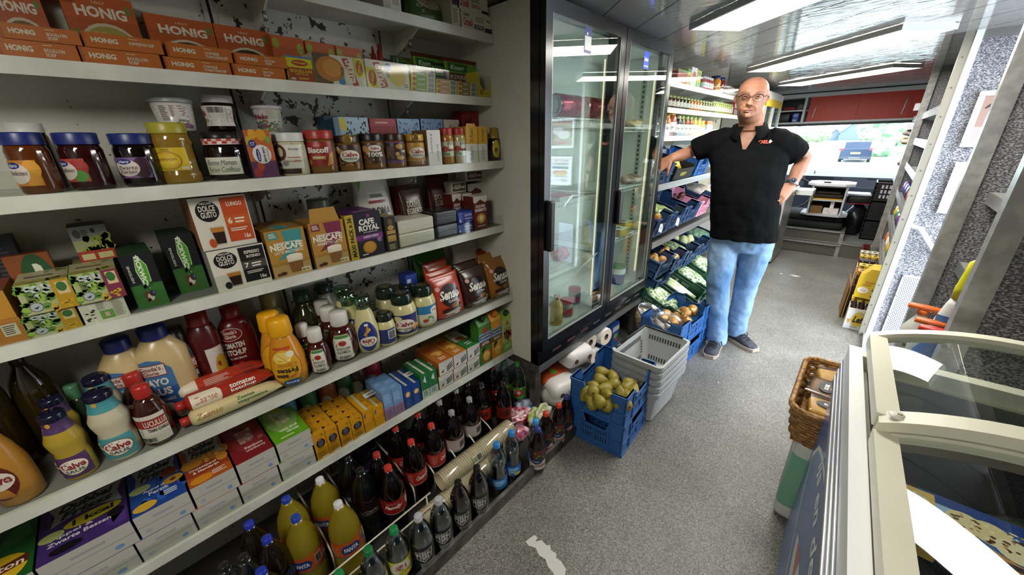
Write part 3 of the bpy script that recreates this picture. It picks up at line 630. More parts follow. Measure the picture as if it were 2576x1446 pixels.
for i,(px,c)in enumerate(((1797,'#b3761f'),(1809,'#5a1820'))):simple_jar('jam_jar',('amber' if i==0 else 'dark red')+' jam jar with blue lid on the top jar shelf','jar',X2-.055,yx(px,X2-.055,1.9),1.869,.047,.135,c,'#23305f')
for i in range(7):simple_jar('small_tin','small blue and red tin, '+ORD[i]+' after the jam jars on the top jar shelf','tin',X2-.045,4.22+i*.098,1.869,.03,.075,['#7a2f34','#2f4a86','#8a6a2c'][i%3],'#bdbdb8','#c9c9c4','small tins at the far end of the top jar shelf')
for i in range(2):simple_jar('pickle_jar',('nearer' if i==0 else 'farther')+' tall jar of green pickles on the top jar shelf next to the fridge','jar',X2-.06,2.79+i*.11,1.869,.045,.15,'#5a6030','#4a5a38',None,'pickle jars by the fridge')
CB=M('#2d5f9c',.38);CN=M('#2a4468',.4);CG=M('#1d4a33',.4)
def crate(name,label,W,L,H,m,T,grp=None,cut=.055,slots=True,t=.008,floorz=.012,dark='#141a24'):
 """open plastic crate, W along x, L along y"""
 mb=MB()
 def wall(s,f):
  a,b_=s*.24,s*.31;n=[(0,0),(s,0),(s,H),(s-a,H),(s-b_,H-cut),(b_,H-cut),(a,H),(0,H)]
  k=len(n);vs=[f(u,v,0)for u,v in n]+[f(u,v,t)for u,v in n]
  mb.add(vs,[list(range(k))[::-1],[k+i for i in range(k)]]+[(i,(i+1)%k,k+(i+1)%k,k+i)for i in range(k)],m)
  for u0,u1,v in((0,a,H),(s-a,s,H),(b_,s-b_,H-cut)):
   c=[f(u0,v-.014,-.006),f(u1,v-.014,-.006),f(u1,v,-.006),f(u0,v,-.006),f(u0,v-.014,t),f(u1,v-.014,t),f(u1,v,t),f(u0,v,t)]
   mb.add(c,[(0,1,2,3),(4,5,6,7),(0,1,5,4),(2,3,7,6),(0,3,7,4),(1,2,6,5)],m)
  for u0,u1,v0,v1 in((0,s,0,.012),(0,s,H*.42,H*.42+.008),(a-.004,a+.004,.012,H-.01),(s-a-.004,s-a+.004,.012,H-.01),(s/2-.006,s/2+.006,.03,H-cut-.02)):
   c=[f(u0,v0,-.006),f(u1,v0,-.006),f(u1,v1,-.006),f(u0,v1,-.006),f(u0,v0,0),f(u1,v0,0),f(u1,v1,0),f(u0,v1,0)]
   mb.add(c,[(0,1,2,3),(0,1,5,4),(2,3,7,6),(0,3,7,4),(1,2,6,5)],m)
  if slots:
   dk=M(dark,.7)
   for c0 in(s*.38,s*.62):
    for j in range(5):
     for v0,v1 in((H*.48,H*.62),(H*.2,H*.38)):
      u=c0-.03+j*.014
      for off in(-.0006,t+.0006):mb.quad(f(u,v0,off),f(u+.005,v0,off),f(u+.005,v1,off),f(u,v1,off),dk)
 wall(W,lambda u,v,d:T@Vector((u-W/2,-L/2+d,v)));wall(W,lambda u,v,d:T@Vector((u-W/2,L/2-d,v)))
 wall(L,lambda u,v,d:T@Vector((-W/2+d,u-L/2,v)));wall(L,lambda u,v,d:T@Vector((W/2-d,u-L/2,v)))
 mb.box(-W/2,-L/2,.004,W/2,L/2,floorz,m,T)
 dk=M(dark,.7)
 for i in range(7):
  for j in range(9):
   x=-W/2+.03+(W-.06)*i/6;y=-L/2+.03+(L-.06)*j/8;q=[T@Vector((x+.009*cos(a*pi/3),y+.009*sin(a*pi/3),floorz+.0006))for a in range(6)];mb.add(q,[tuple(range(6))],dk)
 o=mb.build(name);c=T.translation.copy()
 o.data.transform(Matrix.Translation(-c));o.location=c
 return tag(o,label,'crate',grp)
def TR(x,y,z,rz=0.,ry=0.):return Matrix.Translation((x,y,z))@Matrix.Rotation(rz,4,'Z')@Matrix.Rotation(ry,4,'Y')
cx,cy=-.752,1.588;rzc=R(4)
crate('plastic_crate','blue crate at the bottom of the stack in front of the fridge',.30,.385,.178,CB,TR(cx,cy,.002,rzc),'blue crates on the floor')
crate('plastic_crate','blue crate full of pears on top of the stack in front of the fridge',.30,.385,.178,CB,TR(cx,cy,.182,rzc),'blue crates on the floor')
PEAR=noisy('pear_skin','#74661c','#9a8a2f',7,.45,lo=.3,hi=.62);DOT=M('#4a3b1c',.7)
pp=[(a*.86,b*.9)for a,b in((0,.0001),(.012,.001),(.028,.009),(.036,.028),(.034,.048),(.024,.068),(.016,.082),(.010,.090),(.0001,.092))]
k=0;prs=[(1516,929,.35),(1542,940,.34),(1512,948,.35),(1491,965,.335),(1543,960,.34),(1577,967,.335),(1584,957,.33),(1522,970,.34),(1493,976,.36),(1474,983,.33),(1527,985,.36),(1560,984,.36),(1595,977,.33),(1579,990,.33),(1508,1001,.36),(1484,995,.33),(1552,1006,.33),(1530,1010,.33),(1572,1008,.33),(1496,1008,.325)]
for i,(px,py,z)in enumerate(prs):
 p=atZ(px,py,z-.02);t=thing('pear','yellow-green pear in the blue crate, '+ORD[i]+' counting from the back of the heap','pear',(p.x,p.y,z-.036),'pears in the blue crate')
 rr=random.Random(i);ax=Vector((rr.uniform(-1,1),rr.uniform(-1,1),rr.uniform(-.5,.6))).normalized();q=ax.to_track_quat('Z','Y').to_matrix().to_4x4();T=q@Matrix.Translation((0,0,-.04))
 mb=MB();mb.lathe(pp,PEAR,18,T=T);mb.build('fruit',t);mb=MB();mb.tube([T@Vector((0,0,.09)),T@Vector((.003,0,.1)),T@Vector((.009,0,.112))],.0016,DOT,5);mb.build('stalk',t);mb=MB();mb.lathe([(.0001,-.001),(.006,.0),(.007,.002)],DOT,8,T=T);mb.build('blossom_end',t)
GB=M('#b3b6b4',.4);GD=M('#3a3c3c',.6)
def basket(label,z,detail):
 t=thing('shopping_basket',label,'basket',(-.688,1.905,z),'nested grey shopping baskets',R(-2));mb=MB();H=.215
 def ring(w,l,zz,r,n=5):
  o=[]
  for sx,sy,a0 in((1,1,0),(-1,1,90),(-1,-1,180),(1,-1,270)):
   for i in range(n):a=R(a0+90*i/(n-1));o.append(Vector((sx*(w/2-r)+r*cos(a),sy*(l/2-r)+r*sin(a),zz)))
  return o
 rings=[ring(.22,.325,.004,.03),ring(.265,.37,H-.03,.03),ring(.292,.398,H-.03,.03),ring(.298,.402,H,.03),ring(.272,.376,H,.03),ring(.262,.366,H-.03,.03),ring(.214,.318,.010,.03)]
 mb.loft(rings,GB,cap=False,smooth=False);n=len(rings[0]);b=len(mb.v);mb.add(rings[6],[tuple(range(n))],GB);mb.add(rings[0],[tuple(range(n))],GB);mb.build('basket_body',t)
 d=MB()
 def slots(f,s,n,v0,v1):
  for i in range(n):
   u=-s/2+s*(i+.2)/n;d.quad(f(u,v0),f(u+s/n*.55,v0),f(u+s/n*.55,v1),f(u,v1),GD)
 for sg in(1,-1):
  fx=lambda u,v:Vector((sg*(.107+(.131-.107)*v-.0008),u,.01+.18*v));fy=lambda u,v:Vector((u,sg*(.159+(.183-.159)*v-.0008),.01+.18*v))
  gx=lambda u,v:Vector((sg*(.110+(.1325-.110)*v+.0012),u,.004+.18*v));gy=lambda u,v:Vector((u,sg*(.1625+(.185-.1625)*v+.0012),.004+.18*v))
  if detail:
   slots(fx,.26,18,.78,.94);slots(fx,.26,18,.06,.22);slots(fy,.2,12,.78,.94);slots(fy,.2,12,.06,.22)
   for e in(-1,1):
    for j in range(5):
     u=e*.135;d.quad(fx(u-.012,.28+j*.1),fx(u+.012,.28+j*.1),fx(u+.012,.33+j*.1),fx(u-.012,.33+j*.1),GD)
  for e in(-1,1):
   for j in range(6):u=e*.13;d.quad(gx(u-.004,.1+j*.12),gx(u+.004,.1+j*.12),gx(u+.004,.15+j*.12),gx(u-.004,.15+j*.12),GD)
 if detail:
  for i in range(5):
   for j in range(3):d.box(-.085+j*.062,-.12+i*.055,.0104,-.085+j*.062+.045,-.112+i*.055,.0112,GD)
  d.build('slots',t);h=MB()
  h.tube([(-.139,-.1,H+.004),(-.139,.185,H+.004),(-.12,.193,H+.004),(.10,.193,H+.004)],.008,M('#1a1b1c',.4),8);h.tube([(-.142,-.165,H-.003),(-.142,-.06,H-.003)],.009,M('#1a1b1c',.4),8);h.build('handle',t)
 else:d.build('slots',t)
for i in range(5):basket('grey shopping basket, '+('topmost of the nested stack, open and empty' if i==4 else ORD[3-i+1]+' from the top of the nested stack'),.004+i*.043,i==4)
crate('plastic_crate','lower blue crate of the stack beside the shoes',.28,.56,.175,CB,TR(-.785,2.60,.002,R(-3)),'blue crates by the shoes',cut=.05)
crate('plastic_crate','upper blue crate holding the net of onions beside the shoes',.28,.56,.175,CB,TR(-.785,2.60,.179,R(-3)),'blue crates by the shoes',cut=.05)
ON=noisy('onion_net','#8a5a22','#c99a55',26,.4)
t=thing('onion_net','net of golden onions in the blue crate beside the shoes','net',(-.79,2.58,.195));rnd=random.Random(3)
for i in range(15):
 a=(rnd.uniform(-.09,.09),rnd.uniform(-.15,.15),rnd.uniform(.03,.13));mb=MB();mb.lathe([(.0001,-.034),(.022,-.03),(.038,-.006),(.03,.022),(.008,.036),(.003,.046)],ON,12,T=Matrix.Translation(a)@Matrix.Rotation(rnd.random()*2,4,'X'));mb.build('onion',t)
def rail(X,z,y0,y1,label,w=.05):
 t=thing('rack_rail',label,'rail',(X,y0,z),'steel front rails of the vegetable racks');L=y1-y0;mb=MB();mb.box(-.004,0,-w,0,L,0,ALU);mb.box(-.035,0,-w,-.004,L,-w+.004,ALU);mb.build('front_rail',t)
 mb=MB();mb.prism([(-.004,0),(-.004,-w),(-.10,-w-.0),(BX-X+.03,-w+.12),(BX-X+.03,.12)],'y',0.004,.008,STEEL);mb.cyl((-.05,.004,-.02),(-.05,.0,-.02),.006,M('#77777a',.3,.8));mb.build('side_plate',t)
 mb=MB();mb.prism([(-.005,-w+.004),(BX-X+.02,-w+.15),(BX-X+.02,-w+.155),(-.005,-w+.009)],'y',.01,L,STEEL);mb.build('deck',t)
 return t
R1,R2,R3=(-1.14,1.17),(-1.08,.76),(-1.02,.345)
rail(R1[0],R1[1],2.72,4.6,'aluminium rail under the banana box, highest vegetable rack');rail(R2[0],R2[1],2.72,4.6,'aluminium rail in front of the crates with white price tags, middle rack');rail(R3[0],R3[1],2.70,4.6,'aluminium rail in front of the potato crates, lowest rack')
TL=R(17)
def rcrate(label,Rk,y,m=CN,L=.30,W=.38,H=.15,name='plastic_crate',up=0.,grp='crates on the vegetable racks',**kw):
 X=Rk[0]-.03-W/2*cos(TL);z=Rk[1]-.035+W/2*sin(TL)+.012+up;return crate(name,label,W,L,H,m,TR(X,y,z,0,TL),grp,**kw),Matrix.Translation((X,y,z))@Matrix.Rotation(TL,4,'Y')
def balls(name,kind,cat,T,n,r,m,W,L,zr,seed,grp,sq=1.):
 rnd=random.Random(seed)
 for i in range(n):
  p=T@Vector((rnd.uniform(-W,W),rnd.uniform(-L,L),zr+rnd.uniform(0,r*1.2)));mb=MB();rr=r*rnd.uniform(.85,1.15);mb.lathe([(.0001,-rr*sq),(rr*.6,-rr*sq*.8),(rr,0),(rr*.62,rr*sq*.78),(.0001,rr*sq)],m,12,T=Matrix.Rotation(rnd.random()*3,4,'X'))
  tag(mb.build(name,None,p),kind%ORD[i],cat,grp)
POT=noisy('potato','#a87c42','#c9a064',9,.5)
rcrate('dark blue crate of potatoes nearest the fridge on the lowest rack',R3,2.89,L=.31)
_,T=rcrate('dark blue crate of potatoes nearest the fridge, upper of two on the lowest rack',R3,2.89,up=.145,L=.31);balls('potato','brown potato in the near crate of the lowest rack, %s of its heap','potato',T,9,.036,POT,.13,.10,.06,2,'potatoes in the near crate',1.15)
_,T=rcrate('second dark blue crate of potatoes from the fridge on the lowest rack',R3,3.215,up=.10,L=.31);balls('potato','brown potato in the second crate of the lowest rack, %s of its heap','potato',T,10,.038,POT,.13,.10,.055,5,'potatoes in the second crate',1.1)
_,T=rcrate('dark blue crate of wrapped green vegetables on the lowest rack behind the potatoes',R3,3.54,up=.08,L=.31)
GREENS=noisy('bagged_greens','#4a6038','#a8b48a',50,.25,detail=6.);LETT=noisy('lettuce','#466f34','#c6d4ae',48,.25,detail=6.);LEEK=noisy('leek','#a6b87a','#e6e8d2',8,.35,stretch=(3,1,1))
def veg(label,T,s,m,seed,name='vegetable_bag',cat='bag',up=.02,grp=None):
 o=pouch(name,label,cat,T@Vector((0,0,up)),s,m,seed,grp,.3);o.rotation_euler=T.to_euler()
veg('clear bag of green leaves in the third crate of the lowest rack',T,(.15,.055,.04),GREENS,21);veg('second clear bag of green leaves in the third crate of the lowest rack',T@Matrix.Translation((0,.085,0)),(.14,.05,.04),GREENS,22)
_,T=rcrate('dark blue crate with pale pears under the middle rack, fourth from the fridge',R3,3.87,up=.08,L=.31);balls('pale_vegetable','pale green squash in the fourth crate of the lowest rack, %s','vegetable',T,5,.045,M('#b9bd8a',.4),.12,.10,.06,9,'squashes',1.25)
_,T=rcrate('blue crate with bagged broccoli at the far end of the lowest rack',R3,4.25,m=CB,up=.08,L=.38);veg('clear bag of broccoli in the far blue crate',T,(.16,.14,.05),noisy('broccoli','#3d6a44','#9cc0a0',24,.3),25)
_,T=rcrate('dark blue crate of peppers nearest the fridge on the middle rack',R2,2.90,up=.05,L=.30);balls('pepper','green and orange pepper in the near crate of the middle rack, %s','pepper',T,5,.034,noisy('pepper','#3f7a2c','#c97a28',5,.25),.12,.09,.07,4,'peppers')
_,T=rcrate('dark blue crate of celery on the middle rack, second from the fridge',R2,3.22,up=.06,L=.31);veg('clear pack of celery and greens on the middle rack',T,(.15,.11,.05),noisy('celery','#6d8a3a','#c6d2a0',20,.3),31)
rcrate('dark blue crate behind the celery on the middle rack',R2,3.55,up=.06,L=.31)
_,T=rcrate('pink crate on the middle rack beside the man',R2,3.88,m=M('#c98fa4',.45),up=.06,L=.31,slots=False);balls('beetroot','dark red beetroot in the pink crate, %s','beetroot',T,5,.034,M('#5a2a2a',.5),.1,.09,.06,7,'beetroots')
_,T=rcrate('dark blue crate with a clear sack of mushrooms under the upper rack',R2,4.25,up=.1,L=.36);veg('clear sack of mushrooms on the middle rack',T,(.17,.15,.07),noisy('mushroom','#a89a8c','#e2dcd6',14,.3),33)
for i,(px,py,w,h)in enumerate(((1662,574,26,26),(1704,558,20,24),(1757,752,24,20),(1781,728,16,16))):
 Xr=R2[0]+.03 if i<2 else-.90;p=atX(px,py,Xr);mb=MB();mb.prism([(-.035,-.03),(.03,-.03),(.035,.015),(.01,.035),(-.025,.03)],'x',0,.003,M('#e4e6ea',.3));
 if i<2:art(mb,fplane((.0032,-.03,-.025),(0,.06,0),(0,0,.05)),[('l',.2,.4,.7,.7,3,'#77787a')])
 o=mb.build('price_tag',None,p);o.rotation_euler=(R(-18),0,0);tag(o,['white price tag nearest the fridge on the middle rack rail','white price tag second from the fridge on the middle rack rail','white price tag on the green crate of lettuce','white price tag on the green crate of leeks'][i],'tag')
_,T=rcrate('dark blue crate under the outstretched hand on the highest rack',R1,2.95,up=.02,L=.34)
t=thing('banana_box','black cardboard tray of bananas on the highest rack','box',T.translation+Vector((.03,.42,.0)));t.rotation_euler=(0,TL,0)
mb=MB()
for a in((-.17,-.20,0,.17,.20,.008),(.165,-.20,0,.172,.20,.085),(-.17,-.205,0,.17,-.198,.11),(-.17,.198,0,.17,.205,.11)):mb.box(*a,M('#1b1a18',.6))
art(mb,fplane((.1725,-.19,.005),(0,.38,0),(0,0,.075)),[('l',.3,.3,.7,.7,4,'#b8b83a')]);mb.build('tray',t)
for i in range(5):
 mb=MB();y=-.09+i*.038;mb.tube([(-.10,y+.01,.05),(-.05,y,.085),(.01,y-.004,.10),(.07,y,.092),(.11,y+.004,.06)],[.006,.017,.019,.017,.006],M('#d8b628',.4),8);b_=mb.build('banana',None,t.location);b_.rotation_euler=(0,TL,0);tag(b_,'yellow banana in the black tray, '+ORD[i]+' from the fridge','banana','bananas in the black tray')
_,T=rcrate('blue crate beyond the bananas on the highest rack',R1,3.85,m=CB,up=.02,L=.34)
for i,y in enumerate((2.92,3.25,3.6)):mb=MB();mb.prism([(-.1,0),(.14,0),(.14,.12),(.06,.16),(-.1,.16)],'x',-.012,.0,CN);o=mb.build('crate_lid_panel',None,(-1.42,y,1.24));tag(o,'dark blue crate end standing at the wall under the jars, '+ORD[i]+' from the fridge','crate','crate ends at the wall')
t1=crate('plastic_crate','green crate with a bag of chicory nearest the floor baskets',.42,.28,.13,CG,TR(-1.02,2.78,.26,R(4),R(26)),'green crates',cut=.03,dark='#b9c6bb');veg('clear bag of pale chicory in the green crate',TR(-1.02,2.78,.27,R(4),R(26)),(.17,.10,.05),LETT,41)
t1=crate('plastic_crate','green crate with leeks, second from the floor baskets',.42,.28,.13,CG,TR(-1.02,3.10,.26,R(4),R(26)),'green crates',cut=.03,dark='#b9c6bb')
for i in range(3):mb=MB();mb.tube([(-.18,-.05+i*.05,.03),(0,-.05+i*.05,.04),(.19,-.05+i*.05,.03)],[.026,.022,.018],LEEK,10);o=mb.build('leek',None,(-1.02,3.10,.285));o.rotation_euler=TR(0,0,0,R(4),R(26)).to_euler();tag(o,'pale leek in the green crate, '+ORD[i]+' from the fridge','leek','leeks')
t1=crate('plastic_crate','green crate of lettuce beside the jeans',.42,.30,.13,CG,TR(-1.02,3.43,.26,R(4),R(26)),'green crates',cut=.03,dark='#b9c6bb');veg('bag of lettuce in the green crate beside the jeans',TR(-1.02,3.43,.27,R(4),R(26)),(.16,.11,.05),LETT,44)
t1=crate('plastic_crate','farthest green crate with cabbage beside the jeans',.42,.32,.13,CG,TR(-1.02,3.78,.26,R(4),R(26)),'green crates',cut=.03,dark='#b9c6bb');veg('bag of cabbage in the farthest green crate',TR(-1.02,3.78,.27,R(4),R(26)),(.16,.12,.06),LETT,46)
TUBP=glassy('clear_bucket','#eef0ee',.12,.5,.2,.35)
for i,(px,py,r,z,lb)in enumerate(((1627,770,.085,.34,'clear bucket of peeled garlic next to the fridge leg'),(1677,800,.10,.33,'clear bucket of nuts with a black round sticker, in front of the onions'))):
 p=atZ(px,py,z);t=thing('clear_bucket',lb,'bucket',(p.x-.02,p.y,.19),'clear buckets');t.rotation_euler=(R(8),R(22),0)
 mb=MB();mb.lathe([(.0001,.003),(r*.82,.003),(r*.95,.09),(.0001,.10)],noisy('nuts%d'%i,'#7d5f3c','#cdb48c',60,.5),20);mb.build('contents',t)
 mb=MB();mb.lathe([(r*.85,0),(r,.135)],TUBP,28);mb.build('bucket',t);mb=MB();mb.lathe([(.0001,.137),(r*.9,.137),(r*.95,.143),(r*1.04,.143),(r*1.04,.13)],TUBP,28);art(mb,fplane((-r*.25,-r*.25,.138),(r*.5,0,0),(0,r*.5,0)),[('e',.5,.5,.5,.5,'#141414'),('l',.25,.35,.75,.65,2,'#c9c9c9')]);mb.build('lid',t)
mb=MB();mb.box(-1.3,2.68,.001,-.93,2.95,.19,M('#3c3b38',.7));tag(mb.build('bucket_stand',None),'dark crate carrying the clear buckets next to the fridge leg','crate')
def paper(name,label,c,r,L,rz,m,grp=None,end='#a98d70',extra=None):
 t=thing(name,label,'paper roll',c,grp,rz);T=Matrix.Rotation(pi/2,4,'Y');mb=MB();mb.lathe([(r*.97,-L/2),(r,-L/2+.004),(r,L/2-.004),(r*.97,L/2)],m,24,T=T);mb.build('paper',t)
 mb=MB();mb.lathe([(r*.97,L/2),(.022,L/2)],M('#c9b79c',.7),24,T=T);mb.lathe([(.022,L/2-.001),(.0001,L/2-.03)],M('#4a3c30',.8),16,T=T);mb.build('roll_end',t)
ROLL=M('#dfdedb',.7)
paper('kitchen_roll','unwrapped white kitchen roll under the fridge next to the grey baskets',(-1.19,2.10,.232),.062,.25,R(-8),ROLL,'kitchen rolls under the fridge');paper('kitchen_roll','white kitchen roll in a clear wrapper with blue band under the fridge',(-1.23,1.965,.232),.062,.25,R(-8),ROLL,'kitchen rolls under the fridge')
paper('kitchen_roll','white kitchen roll at the bottom of its pile under the fridge',(-1.22,2.04,.09),.062,.25,R(-8),ROLL,'kitchen rolls under the fridge')
mb=MB();mb.box(-.1,-.05,0,.1,.05,.21,M('#2f62b5',.3));art(mb,fplane((.1,-.05,0),(0,.1,0),(0,0,.21)),[('r',0,.7,1,.9,'#dfe4ea'),('e',.5,.5,.3,.1,'#9ac03c'),('e',.6,.35,.2,.08,'#d04a3c')]);tag(mb.build('detergent_pack',None,(-1.22,2.33,.013)),'blue pack standing behind the kitchen rolls under the fridge','pack')
ORW=noisy('orange_wrap','#c9572c','#d86a3c',10,.3)
for i,(x,y,z,lb)in enumerate(((-1.16,1.77,.17,'orange pack of toilet paper, upper one behind the pear crate'),(-1.14,1.60,.03,'orange pack of toilet paper, lower one behind the pear crate'))):
 t=thing('toilet_paper_pack',lb,'pack',(x,y,z),'orange toilet paper packs',R(-14));mb=MB();mb.rbox(-.13,-.11,0,.13,.11,.125,M('#e2ddda',.35),.05,seg=4);mb.build('wrapped_rolls',t)
 mb=MB();mb.rbox(-.132,-.1115,.03,.05,.1115,.128,ORW,.045,seg=4);art(mb,fplane((-.05,-.03,.129),(.06,0,0),(0,.05,0)),[('e',.5,.5,.5,.4,'#6fae3c')]);mb.build('orange_wrapper',t)
 mb=MB();mb.lathe([(.0001,.133),(.016,.133)],M('#5c4634',.7),14,T=Matrix.Translation((0,.055,.065))@Matrix.Rotation(pi/2,4,'Y'));mb.lathe([(.0001,.133),(.016,.133)],M('#5c4634',.7),14,T=Matrix.Translation((0,-.055,.065))@Matrix.Rotation(pi/2,4,'Y'));mb.build('roll_core',t)
t=pouch('litter_bag','big white bag of cat litter with dark print lying under the fridge','bag',(-1.17,1.52,.002),(.16,.06,.07),M('#d9d7d0',.35),52,None,.15)
mb=MB();art(mb,lambda u,v,o=0.:Vector((.0+.10*v,-.045+.09*u,.118-.03*v*v+o)),[('r',0,0,1,.45,'#55504c'),('p',[(.1,.5),(.9,.5),(.5,.95)],'#6d645c')]);mb.build('print',t)
# ================================================================ cab end of the van
ANTI=noisy('anti_slip','#4c4a44','#6a675e',160,.6);DASH=M('#2b3442',.5)
def one(name,label,cat,boxes,loc=(0,0,0),grp=None,rz=0.):
 mb=MB()
 for b_ in boxes:mb.box(*b_[:6],b_[6],b=b_[7]if len(b_)>7 else 0.)
 o=mb.build(name,None,loc);o.rotation_euler=(0,0,rz);return tag(o,label,cat,grp)
t=thing('cab_steps','grey anti-slip steps with aluminium nosings leading up to the cab','steps',(0,6.3,0))
mb=MB();mb.box(-1.2,.02,0,-.055,2.2,.142,ANTI);mb.box(-1.2,.17,.142,-.055,2.2,.29,ANTI);mb.build('step_body',t)
for z,y in((.142,0),(.142,.135),(.288,.15)):mb=MB();mb.box(-1.2,y,z-.012,-.05,y+.03,z+.006,ALU);mb.build('nosing',t)
mb=MB();mb.box(-.09,0,0,-.05,.02,.14,ALU);mb.box(-.09,.15,.145,-.05,.17,.285,ALU);mb.build('corner_profile',t)
t=thing('side_platform','low grey platform with aluminium edge beside the cab steps','platform',(0,6.3,0));mb=MB();mb.box(-.048,.02,0,.94,2.2,.178,M('#77797a',.55));mb.box(-.046,.0,0,.94,.02,.165,ANTI);mb.build('platform_body',t);mb=MB();mb.box(-.048,-.006,.165,.94,.03,.186,ALU);mb.build('nosing',t)
one('floor_cushion','folded black blanket lying on the cab steps under the white table','blanket',[(-.82,0,0,-.10,.75,.085,M('#121214',.9),.03),(-.78,.1,.085,-.12,.74,.165,M('#17171a',.9),.03)],(0,6.52,.291))
t=thing('console_table','white-topped console with two open compartments in front of the windscreen','console',(-.335,6.62,.46));GR=M('#b5b9bf',.4)
def octo(w,d,c):return[(-w+c,-d),(w-c,-d),(w,-d+c),(w,d-c),(w-c,d),(-w+c,d),(-w,d-c),(-w,-d+c)]
mb=MB();mb.prism([(x,y+.17)for x,y in octo(.245,.24,.09)],'z',.395,.425,M('#e6e9ee',.3));mb.build('table_top',t)
mb=MB();mb.prism([(x,y+.17)for x,y in octo(.25,.25,.08)],'z',0,.022,GR);mb.build('bottom_plate',t)
mb=MB()
for a in((-.185,-.03,.022,-.165,.3,.395),(.165,-.03,.022,.185,.3,.395),(-.165,-.03,.195,.165,.3,.215),(-.165,-.03,.375,.165,-.02,.395)):mb.box(*a,GR)
mb.box(-.165,.28,.022,.165,.3,.395,M('#1c1a18',.7));mb.build('carcass',t)
one('paper_bag_pile','flat brown paper bags in the lower compartment of the console','paper bags',[(-.07,0,i*.012,.06,.2,i*.012+.010,M(['#6d4f2c','#7d5c34'][i%2],.8))for i in range(8)],(-.42,6.62,.484),rz=R(6))
one('folded_cloth','folded brown cloth in the upper compartment of the console','cloth',[(-.15,0,0,.15,.24,.055,M('#2a201a',.9),.02),(-.14,-.01,0.056,.12,.2,.085,M('#35281e',.9),.02)],(-.335,6.63,.687))
one('yellow_folder','yellow folder under the cloth in the upper compartment of the console','folder',[(-.14,0,0,.15,.25,.010,M('#cf9a22',.5))],(-.335,6.605,.676))
mb=MB();mb.box(-.08,-.05,0,.08,.05,.075,M('#d2cfcc',.5));art(mb,fplane((-.08,-.05,0),(.16,0,0),(0,0,.075)),[('p',[(.3+.07*cos(a*pi/5+pi/2)*(1 if a%2==0 else .4),.6+.15*sin(a*pi/5+pi/2)*(1 if a%2==0 else .4))for a in range(10)],'#b53a34'),('r',.35,.2,.55,.3,'#8a8a8a')]);tag(mb.build('small_box',None,(-.265,6.66,.484)),'small white box with a red star in the lower compartment of the console','box')
one('receipt_roll','white paper slip standing on the box with the red star','paper',[(-.02,-.004,0,.02,.004,.09,WHITE)],(-.265,6.64,.5605))
one('marker_pen','dark pen lying on the white table top','pen',[(-.04,-.012,0,.04,.012,.016,M('#15181f'),.005)],(-.38,6.66,.886))
t=thing('bottle_opener','brass bottle opener hanging on the console post','opener',(-.495,6.578,.68));mb=MB();mb.tube([(.02*cos(a),0,.05+.02*sin(a))for a in[i*pi/6 for i in range(12)]],.004,M('#8d7c55',.35,.7),6,closed=True);mb.build('ring',t);mb=MB();mb.rbox(-.011,-.006,-.05,.011,.006,.03,M('#9a8a63',.35,.7),.004);mb.build('grip',t)
one('insulated_bag','black insulated bag with red piping and pale lid lying on the dark bag','bag',[(-.13,0,0,.11,.3,.10,M('#17181c',.5),.02),(-.135,-.004,-.002,.115,.004,.006,M('#b02f36')),(.106,-.004,0,.114,.004,.11,M('#b02f36')),(-.13,.01,.1,.11,.3,.125,M('#c9cbe0',.4),.01)],(-.01,6.85,.615),rz=R(4))
pouch('carrier_bag','dark plastic carrier bag with red edges under the insulated bag','bag',(-.005,7.0,.18),(.13,.14,.24),M('#17171a',.3),61,None,.25)
BC=M('#0f1012',.4)
for i in range(3):
 z=.18+i*.245;t=thing('black_crate',['lowest','middle','topmost'][i]+' black plastic crate of the stack right of the bags','crate',(.27,6.95,z),'black crates stacked in the cab');mb=MB();w,d,h=.17,.22,.24
 for a in((-w,-d,0,w,-d+.012,h),(-w,d-.012,0,w,d,h),(-w,-d,0,-w+.012,d,h),(w-.012,-d,0,w,d,h),(-w,-d,0,w,d,.012)):mb.box(*a,BC)
 for k in range(4):mb.box(-w-.004,-d-.006,h*k/4+.02,w+.004,-d,h*k/4+.032,M('#1b1d20',.4))
 for k in range(4):mb.box(-w-.006,-d+.05+k*.1,.02,-w,-d+.06+k*.1,h-.01,M('#1b1d20',.4))
 mb.build('shell',t)
 if i==2:
  mb=MB()
  for k in range(6):
   for q in range(3):mb.box(-w+.06+k*.036,-d-.0072,.05+q*.06,-w+.08+k*.036,-d-.006,.09+q*.06,M('#c9c3cf',.6))
  mb.build('grid_opening',t)
t=thing('sales_counter','white counter with a wooden edge strip next to the cab steps','counter',(-.78,5.45,0));WP=M('#d4d6d8',.35)
mb=MB();mb.box(-.03,0,.02,.13,.62,.80,WP);mb.box(-.79,0,.02,-.03,.62,.80,WP);mb.build('panel',t);mb=MB();mb.box(.131,0,.02,.137,.62,.78,ALU);mb.build('side_trim',t);mb=MB();mb.box(.10,-.004,.80,.15,.62,.862,M('#a9773a',.5));mb.build('wooden_edge',t);mb=MB();mb.box(-.79,-.02,.862,.17,.64,.885,M('#e2e5e9',.3));mb.build('counter_top',t)
one('shelf_ledge','small white ledge beside the counter top','ledge',[(0,0,-.06,.17,.3,0,M('#dfe2e6',.3))],(-.63,6.05,.84))
pouch('paper_bag','crumpled brown paper bag on the floor beside the counter','bag',(-.765,5.28,0),(.06,.09,.09),noisy('kraft','#5d4632','#80654a',20,.8),63,None,.3)
t=thing('driver_seat','black driver seat with headrest behind the man','seat',(-1.0,7.0,.29));mb=MB();mb.rbox(-.1,-.06,.45,.1,.06,.86,M('#17191d',.6),.05);mb.build('headrest',t);mb=MB();mb.rbox(-.26,-.08,0,.22,.10,.46,M('#1b1d22',.7),.05);mb.build('backrest',t)
